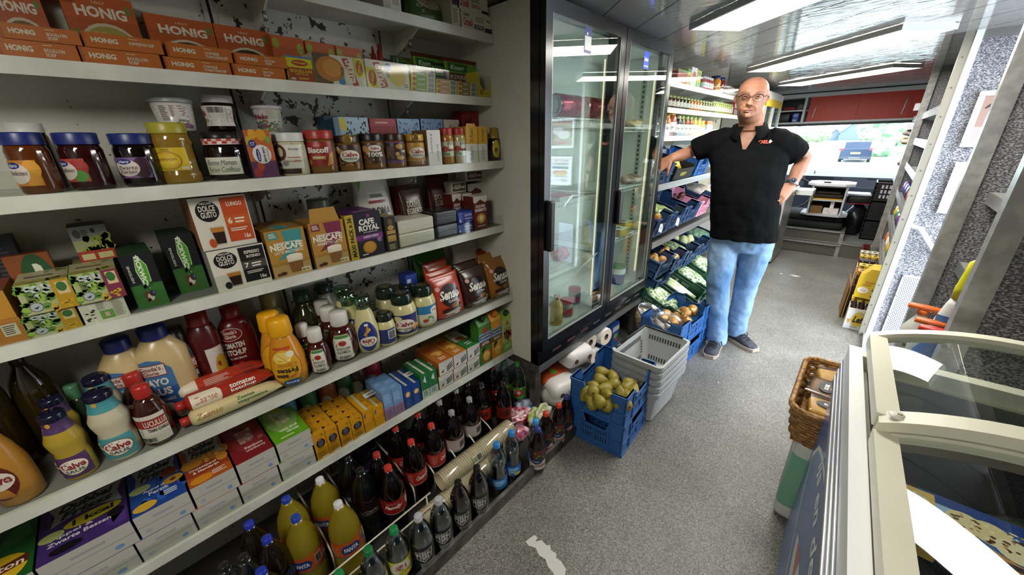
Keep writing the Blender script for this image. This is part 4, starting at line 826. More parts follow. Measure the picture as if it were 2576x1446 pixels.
mb=MB();mb.tube([(.22*cos(a),.06*sin(a),.22*sin(a))for a in[i*pi/12 for i in range(24)]],.014,M('#15161a',.5),8,closed=True);mb.tube([(-.2,0,0),(.2,0,0)],.012,M('#15161a',.5),8);tag(mb.build('steering_wheel',None,(-.80,7.55,.62)),'black steering wheel beside the counter','steering wheel')
t=thing('dashboard','dark blue-grey dashboard under the windscreen','dashboard',(0,8.0,0));mb=MB();mb.prism([(0,.2),(0,.70),(.05,.86),(.75,.90),(.75,.2)],'x',-1.5,.95,DASH);mb.build('body',t)
mb=MB();mb.box(-.76,-.01,.62,-.40,.03,.865,M('#1b212c',.4));mb.box(.0,.04,.825,.11,.052,.845,M('#0d0f13'));mb.box(-.31,.0,.55,-.30,.02,.86,M('#1a1f29'));mb.box(-.3,-.004,.70,.9,.002,.712,M('#56606e'));mb.build('instrument_panel',t)
mb=MB();mb.lathe([(.0001,0),(.012,.0),(.004,.02),(.012,.03),(.0001,.045)],BLACK,10,T=Matrix.Translation((-.68,.3,.88)));mb.build('windscreen_sensor',t)
ex=MB();PIL=M('#22262c',.5)
ex.box(-1.62,8.7,.2,-1.55,8.78,2.0,PIL);ex.box(.93,8.7,.2,1.0,8.78,2.0,PIL);ex.box(-1.55,8.7,1.72,.93,8.78,2.05,PIL);ex.box(-1.62,7.3,1.75,-1.56,8.7,2.05,PIL);ex.box(.94,7.2,1.75,1.0,8.7,2.05,PIL);ex.box(-1.62,7.3,.0,-1.56,8.7,.9,PIL);ex.box(.94,7.2,0,1.0,8.7,.9,PIL);ex.box(-1.62,8.70,0,1.0,8.78,.86,PIL);ex.box(-1.7,6.3,-.06,1.0,8.7,0,PIL)
wf=struct(ex.build('window_1'));mb=MB();mb.box(-1.55,8.735,.86,.93,8.741,1.72,GLASS);mb.build('window_glass',wf)
t=thing('overhead_cupboard','red sliding-door cupboard across the cab under the ceiling','cupboard',(0,7.3,1.645));RED=noisy('red_laminate','#b83020','#c23824',50,.4);WF=M('#d3d6d8',.35)
mb=MB();mb.box(-1.56,-.004,-.004,.94,.35,.022,WF);mb.box(-1.56,-.002,.345,.94,.35,.395,WF);mb.box(-.925,-.003,.022,-.895,.35,.345,WF);mb.box(-1.56,.33,.022,.94,.35,.345,M('#3a3c40'));mb.box(-1.56,0,.17,-.925,.3,.185,WF);mb.box(-1.56,-.01,-.035,.94,.02,-.004,M('#14161c'));mb.build('carcass',t)
for i,(x0,x1,y,hx)in enumerate(((-.86,-.32,.006,-.79),(-.33,.19,.02,.13),(.18,.93,.032,.8))):
 mb=MB();mb.box(x0,y,.022,x1,y+.016,.345,RED);d=mb.build('sliding_door',t);mb=MB();mb.tube([(hx-.006,y-.004,.06),(hx-.006,y-.012,.08),(hx+.014,y-.012,.24),(hx+.014,y-.004,.26)],.006,M('#c9cdd2',.25,.6),6);mb.build('handle',d)
mb=MB();mb.box(-.895,.1,.17,-.86,.3,.185,WF);mb.build('inner_shelf',t)
one('red_tin','flat red tin on the open shelf left of the red cupboard doors','tin',[(-.09,0,0,.06,.1,.05,M('#a32f30'),.015)],(-1.09,7.36,1.831))
mb=MB();mb.lathe([(.0001,0),(.05,0),(.055,.03),(.04,.075),(.0001,.085)],M('#7d8480',.3),16);tag(mb.build('helmet_cup',None,(-.975,7.42,1.831)),'grey rounded container beside the flat red tin on the open shelf','container')
one('radio','dark radio in the lower open compartment left of the red doors','radio',[(-.2,0,0,.06,.2,.13,M('#1a1d23',.4),.01)],(-1.14,7.38,1.668))
mb=MB();mb.box(-.035,0,0,.035,.02,.12,M('#2250b0'));art(mb,fplane((-.035,0,0),(.07,0,0),(0,0,.12)),[('r',.1,.1,.7,.3,'#cfd6e6'),('l',.1,.6,.9,.9,3,'#b9c5e0')]);tag(mb.build('leaflet',None,(-1.0,7.33,1.668)),'blue leaflet standing in front of the dark radio','leaflet')
t=thing('cooler_cabinet','tall cooler cabinet with a yellow band above its glass doors behind the man','cooler',(-1.1,5.72,.89));L=1.0;YL=M('#d9b92f',.4)
mb=MB();mb.box(-.46,0,0,-.03,L,1.10,M('#8e918e'));mb.build('cabinet',t);mb=MB();mb.box(-.03,0,1.02,0,L,1.10,WHITE);mb.box(-.03,0,.94,0,L,1.02,YL);mb.box(-.03,0,0,0,L,.05,WHITE)
for y in(0,L/2-.04,L-.05):mb.box(-.03,y,.05,0,y+.05+(.03 if y>0 and y<.9 else 0),.94,WHITE)
mb.box(0,-.002,0,.003,.012,1.02,YL);mb.build('front_frame',t);mb=MB();mb.box(-.02,.05,.05,-.015,L/2-.04,.94,GLASS);mb.box(-.02,L/2+.04,.05,-.015,L-.05,.94,GLASS);mb.build('door_glass',t)
# ================================================================ right-hand shelves beyond the door
def rshelf(z,y0,y1,label):
 t=thing('wall_shelf',label,'shelf',(.25,y0,z),'steel shelves on the right wall');mb=MB();mb.box(0,0,-.01,.69,y1-y0,0,M('#8f9294',.45));mb.build('board',t);mb=MB();mb.box(-.004,0,-.012,0,y1-y0,.045,ALU);mb.build('front_lip',t)
 return t
partition(4,5.55,x0=.262,thick=.03)
zs=(.44,.70,.93,1.18,1.40,1.62)
for i,z in enumerate(zs):rshelf(z,3.85,5.53,'steel shelf of snacks between the speckled partitions, '+ORD[i]+' from the floor');rshelf(z+.01,5.60,7.15,'steel shelf of snacks next to the windscreen, '+ORD[i]+' from the floor')
rnd=random.Random(12);PAL=['#2a48a0','#d9b52e','#c9392f','#7a3a8c','#e6e2d6','#5a3320','#3d8a4c','#d97a2c'];PN=['blue','yellow','red','purple','white','brown','green','orange']
def snack(x,y,z,w,h,c,label,tilt=.15):
 t=thing('snack_bag',label,'bag',(x,y,z),'snack bags on the right-hand shelves');mb=MB();mb.loft([[Vector((sx*d,sy*w,zz))for sx,sy in((1,-.8),(1.3,0),(1,.8),(0,1),(-1,.8),(-1.3,0),(-1,-.8),(0,-1))]for zz,d in((0,.002),(h*.1,.018),(h*.5,.026),(h*.9,.014),(h,.002))],M(PAL[c],.3));mb.build('packet',t)
 mb=MB();mb.add([(-.03,-w*.5,h*.3),(-.03,w*.5,h*.3),(-.03,w*.5,h*.65),(-.03,-w*.5,h*.65)],[(0,1,2,3)],M(PAL[(c+3)%8],.3));mb.build('print',t);t.rotation_euler=(0,-tilt,0)
for r_,z in enumerate(zs[:5]):
 rows={0:6,1:6,2:6,3:2,4:2}[r_]
 for k in range(rows):
  y=4.0+k*.25 if rows>2 else 4.35+k*.1;c=(k*3+r_*2)%8;snack(.31,y,z+.003,.09,.13 if rows>2 else .06,c,PN[c]+' snack bag, '+ORD[k]+' from the door on shelf '+['one','two','three','four','five'][r_]+' of the near bay')
for r_ in range(3):
 for k in range(4):c=(k*5+r_)%8;snack(.31,5.75+k*.3,zs[r_]+.013,.1,.14,c,PN[c]+' snack bag, '+ORD[k]+' from the partition on shelf '+['one','two','three'][r_]+' next to the windscreen')
for i,(px,py,Y,c,lb)in enumerate(((2296,330,6.0,'#3a2c24','dark brown bag sticking out of the upper shelf by the windscreen'),(2284,350,5.95,'#8a6a2c','gold bag sticking out below the white box by the windscreen'),(2278,405,5.9,'#4a342a','brown and clear bag sticking out of the middle shelf by the windscreen'))):
 p=atY(px+10,py,Y);pouch('sweets_bag',lb,'bag',(p.x,p.y,p.z-.05),(.10,.06,.045),noisy('sweets%d'%i,c,'#cfc8c0',22,.25),70+i,'bags sticking out by the windscreen',.3)
for i,(px,py,lb)in enumerate(((2325,268,'white box sticking out of the top shelf under the ceiling by the windscreen'),(2303,318,'white box sticking out below the dark brown bag by the windscreen'))):
 p=atY(px,py,6.0);one('white_box',lb,'box',[(-.07,-.1,-.03,.16,.1,.03,M('#dcdbe6',.4))],(p.x,p.y,p.z))
t=thing('bottle_crate','dark red crate of bottles on the floor beyond the beer packs','crate',(.30,5.95,0));mb=MB();w,d=.15,.2
for a in((-w,-d,0,w,-d+.012,.24),(-w,d-.012,0,w,d,.24),(-w,-d,0,-w+.012,d,.24),(w-.012,-d,0,w,d,.24),(-w,-d,0,w,d,.012)):mb.box(*a,M('#6d2028',.4))
mb.box(-w-.002,-d-.002,.15,w,-d,.22,M('#141414'));mb.build('shell',t)
for i in range(2):
 mb=MB();mb.lathe([(.0001,0),(.034,0),(.034,.17),(.015,.22),(.014,.27),(.0001,.27)],M('#22481f',.1,0,.6),12);tag(mb.build('beer_bottle',None,(.22+i*.09,5.9,.013)),('aisle-side' if i==0 else 'wall-side')+' green bottle standing in the dark red crate','bottle','bottles in the red crate')
def beerpack(label,x,y,z,w,d,h,col,els,sideels=(),bottles=True,rz=0.):
 t=thing('beer_pack',label,'beer pack',(x,y,z),'beer packs on the floor',rz);mb=MB();hb=h*.66
 mb.prism([(-w/2,0),(w/2,0),(w/2,hb),(w*.14,h),(-w*.14,h),(-w/2,hb)],'y',0,d,M(col,.4))if not bottles else mb.box(-w/2,0,0,w/2,d,hb,M(col,.4))
 art(mb,fplane((-w/2,0,0),(w,0,0),(0,0,hb)),els);art(mb,fplane((-w/2,d,0),(0,-d,0),(0,0,hb)),sideels);mb.build('carton',t)
 if bottles:
  mb=MB();mb.box(-w/2,d*.25,h*.86,w/2,d*.75,h*.94,M(els[0][-1],.4));
  for i in range(3):mb.box(-w*.36+i*w*.27,d*.4,h*.94,-w*.2+i*w*.27,d*.6,h*.942,M('#1a1a1a'))
  mb.build('carry_top',t)
  for i in range(3):
   for j in range(2):mb=MB();mb.lathe([(w*.15,hb-.001),(w*.13,h*.76),(w*.07,h*.86),(w*.06,h*.93),(.0001,h*.935)],M('#3a2413',.15,0,.6),10,T=Matrix.Translation((-w*.33+i*w*.33,d*(.25+j*.5),0)));mb.build('bottle',t)
 return t
YEL='#d9b52a'
LEF=[('e',.58,.52,.34,.42,YEL),('r',.2,.05,.95,.2,'#e6e6e2'),('t','Leffe',.3,.36,.9,.7,'#20242c',0,'hi'),('e',.6,.82,.06,.06,'#8fa4c4'),('t','BLONDE',.3,.1,.6,.18,'#2f2f33'),('t','BLOND',.68,.1,.95,.18,'#2f2f33'),('p',[(.06,.5),(.24,.5),(.17,.28),(.13,.28)],'#d9a24c'),('r',.13,.1,.17,.28,'#dcdcd8')]
beerpack('white and yellow six-pack with blond beer lettering, nearest on the floor by the door',.208,3.87,.002,.145,.20,.26,'#dcdcda',[('r',0,.98,1,1,YEL)]+LEF,[('r',0,0,1,1,'#d3d3d0'),('r',.2,.2,.9,.5,YEL)])
DUV=[('r',0,0,1,1,YEL),('t','Duvel',.28,.78,.62,.9,'#b5322a',0,'bi'),('l',.2,.66,.6,.74,2,'#7a5a20'),('e',.28,.42,.2,.16,'#efe9d8'),('t','Duvel',.16,.36,.4,.46,'#b5322a',0,'i'),('p',[(.6,.12),(.86,.12),(.86,.5),(.76,.66),(.76,.8),(.7,.8),(.7,.66),(.6,.5)],'#6d3a1c'),('r',.61,.2,.85,.42,'#e6e0d0')]
DUVS=[('p',[(.05,.5),(.95,.35),(.95,.95),(.2,1),(.05,.8)],'#e6e3da'),('t','Duvel',.05,.62,.95,.9,'#b5322a',0,'hi'),('t','6,66%',.1,.4,.85,.58,'#22201c',0,'b')]
beerpack('yellow pack with red lettering and a glass picture, stacked on the nearest six-pack',.215,3.88,.275,.16,.19,.24,YEL,DUV,DUVS,False,R(-3))
beerpack('brown beer pack behind the yellow pack, beside the white edged post',.20,4.18,.002,.15,.20,.42,'#3a2418',[('r',.2,.5,.8,.8,'#c98a2c'),('e',.5,.6,.15,.15,YEL)])
for i in range(4):
 beerpack(['third','fourth','fifth','sixth'][i]+' beer pack from the door in the row on the floor',.205,4.46+i*.27,.002,.15,.2,.40-.02*i,['#8a4a22','#c98a2a','#e0dcd0','#7a2f22'][i],[('r',.1,.2,.9,.8,['#d9b52a','#3a2418','#d9b52a','#e0d8c0'][i]),('e',.5,.5,.2,.2,'#b5322a')])
one('torn_carton','torn brown cardboard edge standing between the beer packs and the aisle','cardboard',[(0,0,0,.006,.42,.26,M('#a9803f',.8)),(-.012,.02,.0,-.006,.3,.32,M('#8d6834',.8))],(.112,4.08,.001),rz=R(3))
# ================================================================ outside
mt,nt,b=newmat('street_paving');b.inputs['Base Color'].default_value=(.72,.72,.72,1);b.inputs['Roughness'].default_value=.8
mb=MB();mb.quad((-150,-60,-.5),(150,-60,-.5),(150,260,-.5),(-150,260,-.5),mt);struct(mb.build('road'))
def gable(name,label,x,y,w,h,hr,d,wall,roof,extra=()):
 t=thing(name,label,'house',(x,y,-.5),'houses across the street');mb=MB();mb.prism([(-w/2,0),(w/2,0),(w/2,h),(0,h+hr),(-w/2,h)],'y',0,d,M(wall,.8));mb.build('walls',t)
 mb=MB()
 for s in(-1,1):mb.add([(s*(w/2+.3),-.3,h-.2),(0,-.3,h+hr+.15),(0,d,h+hr+.15),(s*(w/2+.3),d,h-.2),(s*(w/2+.3),-.3,h-.35),(0,-.3,h+hr),(0,d,h+hr),(s*(w/2+.3),d,h-.35)],[(0,1,2,3),(4,5,6,7),(0,1,5,4)],M(roof,.8))
 mb.build('roof',t)
 for a in extra:mb=MB();mb.box(a[0],-.08,a[2],a[1],-.0,a[3],M('#3d4656',.3));mb.build('window',t)
gable('house','dark barn with a pitched roof across the street',-6.2,150,5.6,2.2,2.6,14,'#5d6672','#6d7680')
gable('house','low dark shed beside the barn across the street',-10.0,152,3.2,1.6,1.5,12,'#646c78','#717a85')
gable('house','pale house with one gable window far across the street',-19,150,8.5,3.0,4.5,16,'#c9c9c9','#b5b0ad',((-.4,.5,4.,5.8),))
gable('house','pale house with a dark door at the edge of the street',-29,150,8,3.2,4,14,'#c0c2c6','#b0aeb0',((1.2,2.8,.2,3.),))
LEAFM=noisy('foliage','#4d6a4a','#a2b89a',1.5,.8);HEDGE=noisy('hedge_leaf','#5a7048','#8a9a78',2.,.8)
def bush(name,label,c,s,m,seed,cat):
 rnd=random.Random(seed);mb=MB();t=thing(name,label,cat,c,'greenery across the street')
 for k in range(14):
  bm=bmesh.new();bmesh.ops.create_icosphere(bm,subdivisions=2,radius=1);o=Vector((rnd.uniform(-.6,.6)*s[0],rnd.uniform(-.5,.5)*s[1],rnd.uniform(.25,.75)*s[2]));r=rnd.uniform(.3,.5)
  for v in bm.verts:v.co=o+Vector((v.co.x*s[0]*r,v.co.y*s[1]*r,v.co.z*s[2]*r))*rnd.uniform(.85,1.2)
  mb.bm(bm,m)
 mb.build('foliage',t);mb=MB();mb.cyl((0,0,0),(0,0,s[2]*.5),.08*s[0],M('#5d5048',.9),8);mb.build('stem',t)
bush('hedge','low trimmed hedge beside the dark car',(-13.0,122,-.5),(4.6,1.5,2.2),HEDGE,1,'hedge')
bush('tree','leafy tree at the roadside behind the car',(2.2,95,-.5),(6,5,8.5),LEAFM,2,'tree');bush('tree','second leafy tree nearer the van along the road',(1.9,55,-.5),(2.6,2.2,4.2),LEAFM,3,'tree')
bush('shrub','round green shrub at the roadside',(.95,48,-.5),(1.6,1.4,1.7),LEAFM,5,'shrub');bush('hedge','clipped dark hedge behind the car',(-.6,100,-.5),(2.2,1.6,2.4),HEDGE,6,'hedge')
t=thing('car','dark blue hatchback parked on the road in front of the van','car',(-1.07,38,-.5));CP=M('#1f2c46',.15,.3,.6)
mb=MB();mb.prism([(0,.22),(.02,.9),(.12,.98),(.9,.98),(4.0,.85),(4.2,.5),(4.2,.22)],'x',-.87,.87,CP);mb.prism([(.1,.96),(.45,1.40),(2.2,1.45),(3.0,.95)],'x',-.70,.70,CP);mb.build('body',t)
mb=MB();mb.add([(-.6,.155,1.02),(.6,.155,1.02),(.56,.42,1.36),(-.56,.42,1.36)],[(0,1,2,3)],M('#56688a',.1,0,.8));mb.build('rear_window',t)
for s in(-1,1):mb=MB();mb.box(s*.84-.14,-.02,.82,s*.84+.02 if s>0 else s*.84+.14,.04,.95,M('#a02a34',.2));mb.build('tail_light',t);mb=MB();mb.cyl((s*.72,.7,.31),(s*.9,.7,.31),.31,RUB,16);mb.cyl((s*.72,3.4,.31),(s*.9,3.4,.31),.31,RUB,16);mb.build('wheel',t)
mb=MB();mb.box(-.27,-.03,.58,.27,-.005,.70,M('#d9b455'));mb.build('number_plate',t);mb=MB();mb.box(-.86,-.06,.25,.86,0,.42,M('#2a3040'));mb.box(-.3,-.065,.3,.3,-.06,.34,M('#b9c0cc'));mb.build('bumper',t)
# ================================================================ panel with the posters by the door
def poster(label,px0,py0,px1,py1,Y,els,col):
 a=atY(px0,py0,Y);b_=atY(px1,py1,Y);w,h=.34,abs(a.z-b_.z);t=thing('poster',label,'poster',(a.x,Y,b_.z),'white framed posters by the door');f=.028
 mb=MB()
 for q in((0,0,w,f),(0,h-f,w,h),(0,f,f,h-f),(w-f,f,w,h-f)):mb.rbox(q[0],-.014,q[1],q[2],0,q[3],M('#e8ebf2',.25),.006)
 mb.build('frame',t);mb=MB();mb.quad((f,-.004,f),(w-f,-.004,f),(w-f,-.004,h-f),(f,-.004,h-f),M(col,.25));art(mb,fplane((f,-.004,f),(w-2*f,0,0),(0,0,h-2*f)),els,step=.0003);mb.build('print',t)
poster('white framed poster with white eggs, upper one on the speckled panel',2467,229,2410,370,3.785,[('r',0,0,1,.34,'#a58f8c'),('r',0,.34,1,1,'#8f7468'),('e',.42,.45,.3,.17,'#d9d5d6'),('e',.72,.62,.25,.16,'#d5d0d2'),('t','NIEUW',.2,.86,.9,.97,'#c8402f'),('t','ASPERGES',.05,.73,.98,.83,'#1d1d22'),('t','Poel',.28,.06,.8,.18,'#c8302f',0,'hi')],'#96807a')
poster('white framed poster with pastries, lower one on the speckled panel',2405,407,2350,535,3.785,[('t','IETS TE',.12,.88,.8,.97,'#a83a44'),('t','VIEREN?',.06,.75,.9,.85,'#2a2a38'),('r',.1,.6,.9,.70,'#3a4a7a'),('e',.35,.45,.22,.1,'#c98a5a'),('e',.65,.43,.22,.1,'#b5644c'),('e',.5,.36,.3,.07,'#d9b07a'),('t','Bestel nu',.1,.24,.75,.3,'#b5646c',0,'i'),('l',.15,.06,.6,.18,3,'#8a8a9a')],'#e2e3ec')
a=atY(2300,572,3.78);c=atY(2347,628,3.70);mb=MB();mb.tube([Vector((a.x-.01,3.795,a.z+.005)),a,Vector((a.x+.03,3.745,a.z)),Vector((c.x,3.72,c.z)),Vector((c.x+.02,3.795,c.z-.03))],.016,M('#e4e8f2',.3),10);tag(mb.build('grab_handle'),'white slanting grab handle on the speckled panel under the posters','handle')
a=atY(2272,690,3.79);c=atY(2214,838,3.79);mb=MB();w=.21;h=a.z-c.z;mb.box(0,0,0,w,.012,h,M('#b9bfd2',.35,.3));gd=M('#3d4252',.6)
for i in range(16):
 for j in range(40):
  x=.014+i*.0122+(j%2)*.006;z=.012+j*(h-.02)/40;q=[(x+.0034*cos(k*pi/3),-.0006,z+.0034*sin(k*pi/3))for k in range(6)];mb.add(q,[tuple(range(6))],gd)
for z in(.01,h*.33,h*.66,h-.01):mb.box(.002,-.002,z-.003,.008,0,z+.003,gd)
tag(mb.build('heater_grille',None,(a.x,3.786,c.z)),'perforated white heater grille low on the speckled panel','grille')
for i,(z,lb)in enumerate(((1.27,'upper grey shelf board between the near partitions'),(.98,'lower grey shelf board between the near partitions'))):
 t=thing('wall_shelf',lb,'shelf',(.375,1.67,z),'shelf boards near the freezer');mb=MB();mb.box(.0,0,-.012,.57,.735,0,M('#9a9a98',.4));mb.build('board',t);mb=MB();mb.box(-.004,0,-.045,0,.735,.0,ALU);mb.build('front_lip',t)
pouch('wrapped_roll','white wrapped package on the upper grey shelf board','package',(.44,2.12,1.272),(.06,.10,.055),M('#d3d6d2',.35),81,None,.2)
one('sponge_pack','green and yellow sponge pack on the lower grey shelf board','sponge',[(-.04,-.07,0,.05,.09,.035,M('#2a4a3a',.8)),(-.042,-.072,.035,.05,.09,.075,M('#1d3a2c',.8),.01),(-.042,-.074,.0,-.03,-.06,.05,M('#c9b82c'))],(.43,2.10,.9815))
one('goods_shelf','steel ledge under the spray bottles next to the freezer','shelf',[(0,0,-.012,.62,.70,0,M('#8f9294',.4)),(0,0,-.7,.02,.70,-.012,M('#7d8082',.5))],(.325,1.68,.705))
def spray(label,px,py,Y,body,head,z0,lab=None,dz=0):
 p=atY(px,py,Y);t=thing('spray_bottle',label,'spray bottle',(p.x,Y,z0),'spray bottles next to the freezer',R(-8));h=p.z-z0;hb=h*.80;mb=MB()
 mb.loft([[Vector((w*cos(a),d*sin(a),z))for a in[k*pi/8 for k in range(16)]]for z,w,d in((0,.034,.026),(.01,.04,.03),(hb*.62,.04,.03),(hb*.85,.024,.02),(hb,.013,.013))],body);mb.build('bottle',t)
 mb=MB();mb.cyl((0,0,hb),(0,0,hb+.02),.017,head if lab else M('#e6e6e2',.3),12);mb.loft([[Vector((x,d*cos(a),z0_+hz*sin(a)))for a in[k*pi/6 for k in range(12)]]for x,d,z0_,hz in((-.045,.010,h-.012,.007),(-.04,.014,h-.010,.010),(.0,.016,h-.010,.012),(.05,.013,h-.010,.009),(.065,.006,h-.012,.005))],head);mb.build('trigger_head',t)
 mb=MB();mb.loft([[Vector((x,.012*cos(a),z+.008*sin(a)*0+.006*sin(a)))for a in[k*pi/4 for k in range(8)]]for x,z in((-.02,hb+.02),(0,hb+.028),(.02,hb+.02))],M('#ececea',.3));mb.tube([(.025,0,h-.02),(.04,0,hb+.03),(.032,0,hb+.005)],.005,head,6);mb.build('trigger',t)
 if lab:mb=MB();art(mb,fcyl((0,0,0),.0405,-pi/2,1.6,hb*.1,hb*.55,1,.76),lab,nu=6);mb.build('label',t)
CLR=glassy('milky_plastic','#dfe0da',.45,.7,.25)
spray('clear spray bottle with an orange trigger, farther one next to the freezer',2330,768,1.98,M('#d6d6cf',.3),M('#d9682a',.35),.706,[('l',.1,.3,.9,.8,5,'#8a8a86'),('b',.2,.05,.8,.25,'#3a3a3a')])
spray('clear spray bottle with an orange trigger, nearer one next to the freezer',2350,806,1.86,M('#d2d3cc',.3),M('#d9682a',.35),.706,None)
spray('blue spray bottle with a red trigger next to the freezer',2362,826,1.77,M('#2b5fae',.3),M('#c8342a',.35),.706,None)
p=atY(2425,700,1.85);t=thing('washing_up_bottle','yellow-capped white bottle with a green splash label behind the post','bottle',(p.x+.02,1.88,.706));h=.34
mb=MB();mb.loft([[Vector((w*cos(a),w*.6*sin(a),z))for a in[k*pi/8 for k in range(16)]]for z,w in((0,.040),(.01,.045),(.16,.045),(.24,.03),(.26,.024))],M('#e6e8e2',.3));mb.build('bottle',t)
mb=MB();mb.loft([[Vector((w*cos(a),w*.7*sin(a),z))for a in[k*pi/8 for k in range(16)]]for z,w in((.262,.026),(.30,.026),(.36,.02),(.39,.018),(.40,.008))],M('#dbd628',.35));mb.build('cap',t)
mb=MB();art(mb,fcyl((0,0,0),.0455,-pi/2,2.2,.02,.2,1,.62),[('e',.5,.5,.4,.4,'#d7dc3c'),('p',[(.3,.3),(.6,.4),(.5,.6)],'#3f9a3c'),('p',[(.5,.5),(.7,.8),(.45,.75)],'#2f8a3a'),('e',.5,.55,.15,.12,'#f0f3d0'),('r',0,.86,1,1,'#5a8ac0')],nu=8);mb.build('label',t)
WK=noisy('wicker','#7a5328','#b98a4c',60,.55,stretch=(1,1,3))
t=thing('wicker_basket','brown wicker basket of wrapped cakes hanging at the end of the freezer','basket',(.105,1.70,.42));mb=MB();nx,ny=.115,.225
def rr_(w,l,n=8):
 r=.05;o=[]
 for sx,sy,a0 in((1,1,0),(-1,1,90),(-1,-1,180),(1,-1,270)):
  for i in range(n):a=R(a0+90*i/(n-1));o.append((sx*(w-r)+r*cos(a),sy*(l-r)+r*sin(a)))
 return o
for k in range(11):
 f=.82+.18*k/10;pts=[Vector((x,y,.008+k*.014))for x,y in rr_(nx*f,ny*f)]
 dens=[]
 for i in range(len(pts)):
  a,b_=pts[i],pts[(i+1)%len(pts)];nn=max(1,int((b_-a).length/.016))
  for q in range(nn):dens.append(a+(b_-a)*q/nn)
 for i,v in enumerate(dens):
  c=Vector((v.x,v.y,0));v+=c.normalized()*(.004 if(i//2+k)%2 else-.004)
 mb.tube(dens,.0075,WK,6,closed=True)
mb.build('woven_side',t);mb=MB()
for s in(0,1,2):mb.tube([Vector((x*(1+.02*s),y*(1+.01*s),.158+.006*(s%2)+.003*sin(i*2.1+s)))for i,(x,y)in enumerate(rr_(nx,ny,10))],.008,WK,6,closed=True)
mb.build('braided_rim',t);mb=MB();mb.box(-nx*.8,-ny*.8,0,nx*.8,ny*.8,.01,WK);mb.build('bottom',t)
CAKE=noisy('sponge_cake','#c9922e','#e6bd62',12,.5);BROWNC=noisy('brown_cake','#5a3216','#a06a30',12,.45)
def cake(label,x,y,z,s,m,rz,rx,lab=None):
 t=thing('wrapped_cake',label,'cake',(x,y,z),'wrapped cakes in the wicker basket',rz);t.rotation_euler=(rx,0,rz);mb=MB();mb.rbox(-s[0],-s[1],0,s[0],s[1],s[2],m,.012);mb.build('cake',t)
 mb=MB();mb.rbox(-s[0]-.004,-s[1]-.012,-.003,s[0]+.004,s[1]+.012,s[2]+.005,FILM,.008,smooth=False);mb.build('wrapper',t)
 if lab:mb=MB();art(mb,fplane((-s[0]*.7,-s[1]*.6,s[2]+.006),(s[0]*1.4,0,0),(0,s[1]*1.2,0)),lab);mb.build('sticker',t)
cake('yellow wrapped sponge cake standing at the far end of the wicker basket',.085,1.86,.47,(.05,.04,.10),CAKE,R(15),R(10))
KD=[('e',.5,.5,.5,.42,'#15171c'),('t','KOEK',.25,.4,.75,.62,'#e6e6e0',0,'h'),('r',.35,.26,.65,.31,'#d9a22c')]
cake('brown wrapped cake with a round black sticker in the wicker basket',.075,1.70,.53,(.065,.05,.05),BROWNC,R(85),R(0),KD)
cake('wrapped cake with a dark oval sticker at the near end of the wicker basket',.10,1.575,.53,(.065,.055,.045),CAKE,R(5),R(-4),KD)
cake('dark wrapped cake against the freezer in the wicker basket',.165,1.75,.52,(.035,.06,.06),BROWNC,R(5),R(0))
t=thing('toilet_paper_pack','red and green wrapped pack of paper rolls on the floor under the wicker basket','pack',(.115,1.72,.001));mb=MB();mb.rbox(-.085,-.17,0,.085,.17,.40,M('#d9dbd6',.4),.03,seg=3);mb.build('wrapped_rolls',t)
mb=MB();mb.rbox(-.0862,-.1712,.05,.0862,.1712,.36,M('#7fb89a',.35),.03,seg=3);mb.rbox(-.0870,-.10,.05,.06,.05,.362,M('#a83228',.35),.02);mb.build('printed_wrapper',t)
# ================================================================ goods on the left-hand shelves, upper four
C_=carton
g='cereal boxes stacked on the top shelf'
OAT='#d6d2bd'
a=C_('cereal_box','cream cereal box with red lettering, lowest of the stack at the end of the top shelf','box',1,1162,1238,0,.2,OAT,[('t','Quaker',.06,.66,.26,.9,'#2f3a2c',0,'bi'),('t','Cruesli',.05,.2,.34,.62,'#b5382a',0,'b'),('r',.4,.14,.72,.36,'#4a2a52'),('t','NOTEN',.44,.18,.68,.32,'#e0dccb'),('l',.45,.5,.75,.8,3,'#8a8472'),('r',.75,.05,1,.3,'#23262c'),('t','450g',.8,.6,.95,.75,'#4a463c')],h=.066,grp=g)
b_=C_('cereal_box','cream cereal box lying second in the stack at the end of the top shelf','box',1,1150,1228,0,.2,OAT,[('t','Quaker',.05,.62,.3,.9,'#2f3a2c',0,'bi'),('t','Cruesli',.06,.15,.36,.55,'#b5382a',0,'b'),('t','GRANOLA',.45,.2,.75,.4,'#b5382a'),('l',.45,.5,.75,.85,3,'#8a8472'),('r',.78,.05,1,.2,'#23262c')],z0=ctop(a),h=.066,grp=g)
C_('cereal_box','cream cereal box lying on top of the stack under the ceiling','box',1,1150,1236,0,.2,OAT,[('t','QUAKER',.15,.2,.6,.5,'#2f2f28',0,'b'),('r',.5,.7,.85,.95,'#6d8a4c'),('r',.8,.1,1,.5,'#23262c')],z0=ctop(b_),h=.07,grp=g,dx=.0)
C_('cereal_box','narrow cream cereal box standing on end beside the cereal stack','box',1,1137,1159,0,.2,OAT,[('r',.15,.6,.85,.95,'#4a2a52'),('l',.2,.1,.8,.5,8,'#8a8472')],h=.12,grp=g,cols='#bdb9a6')
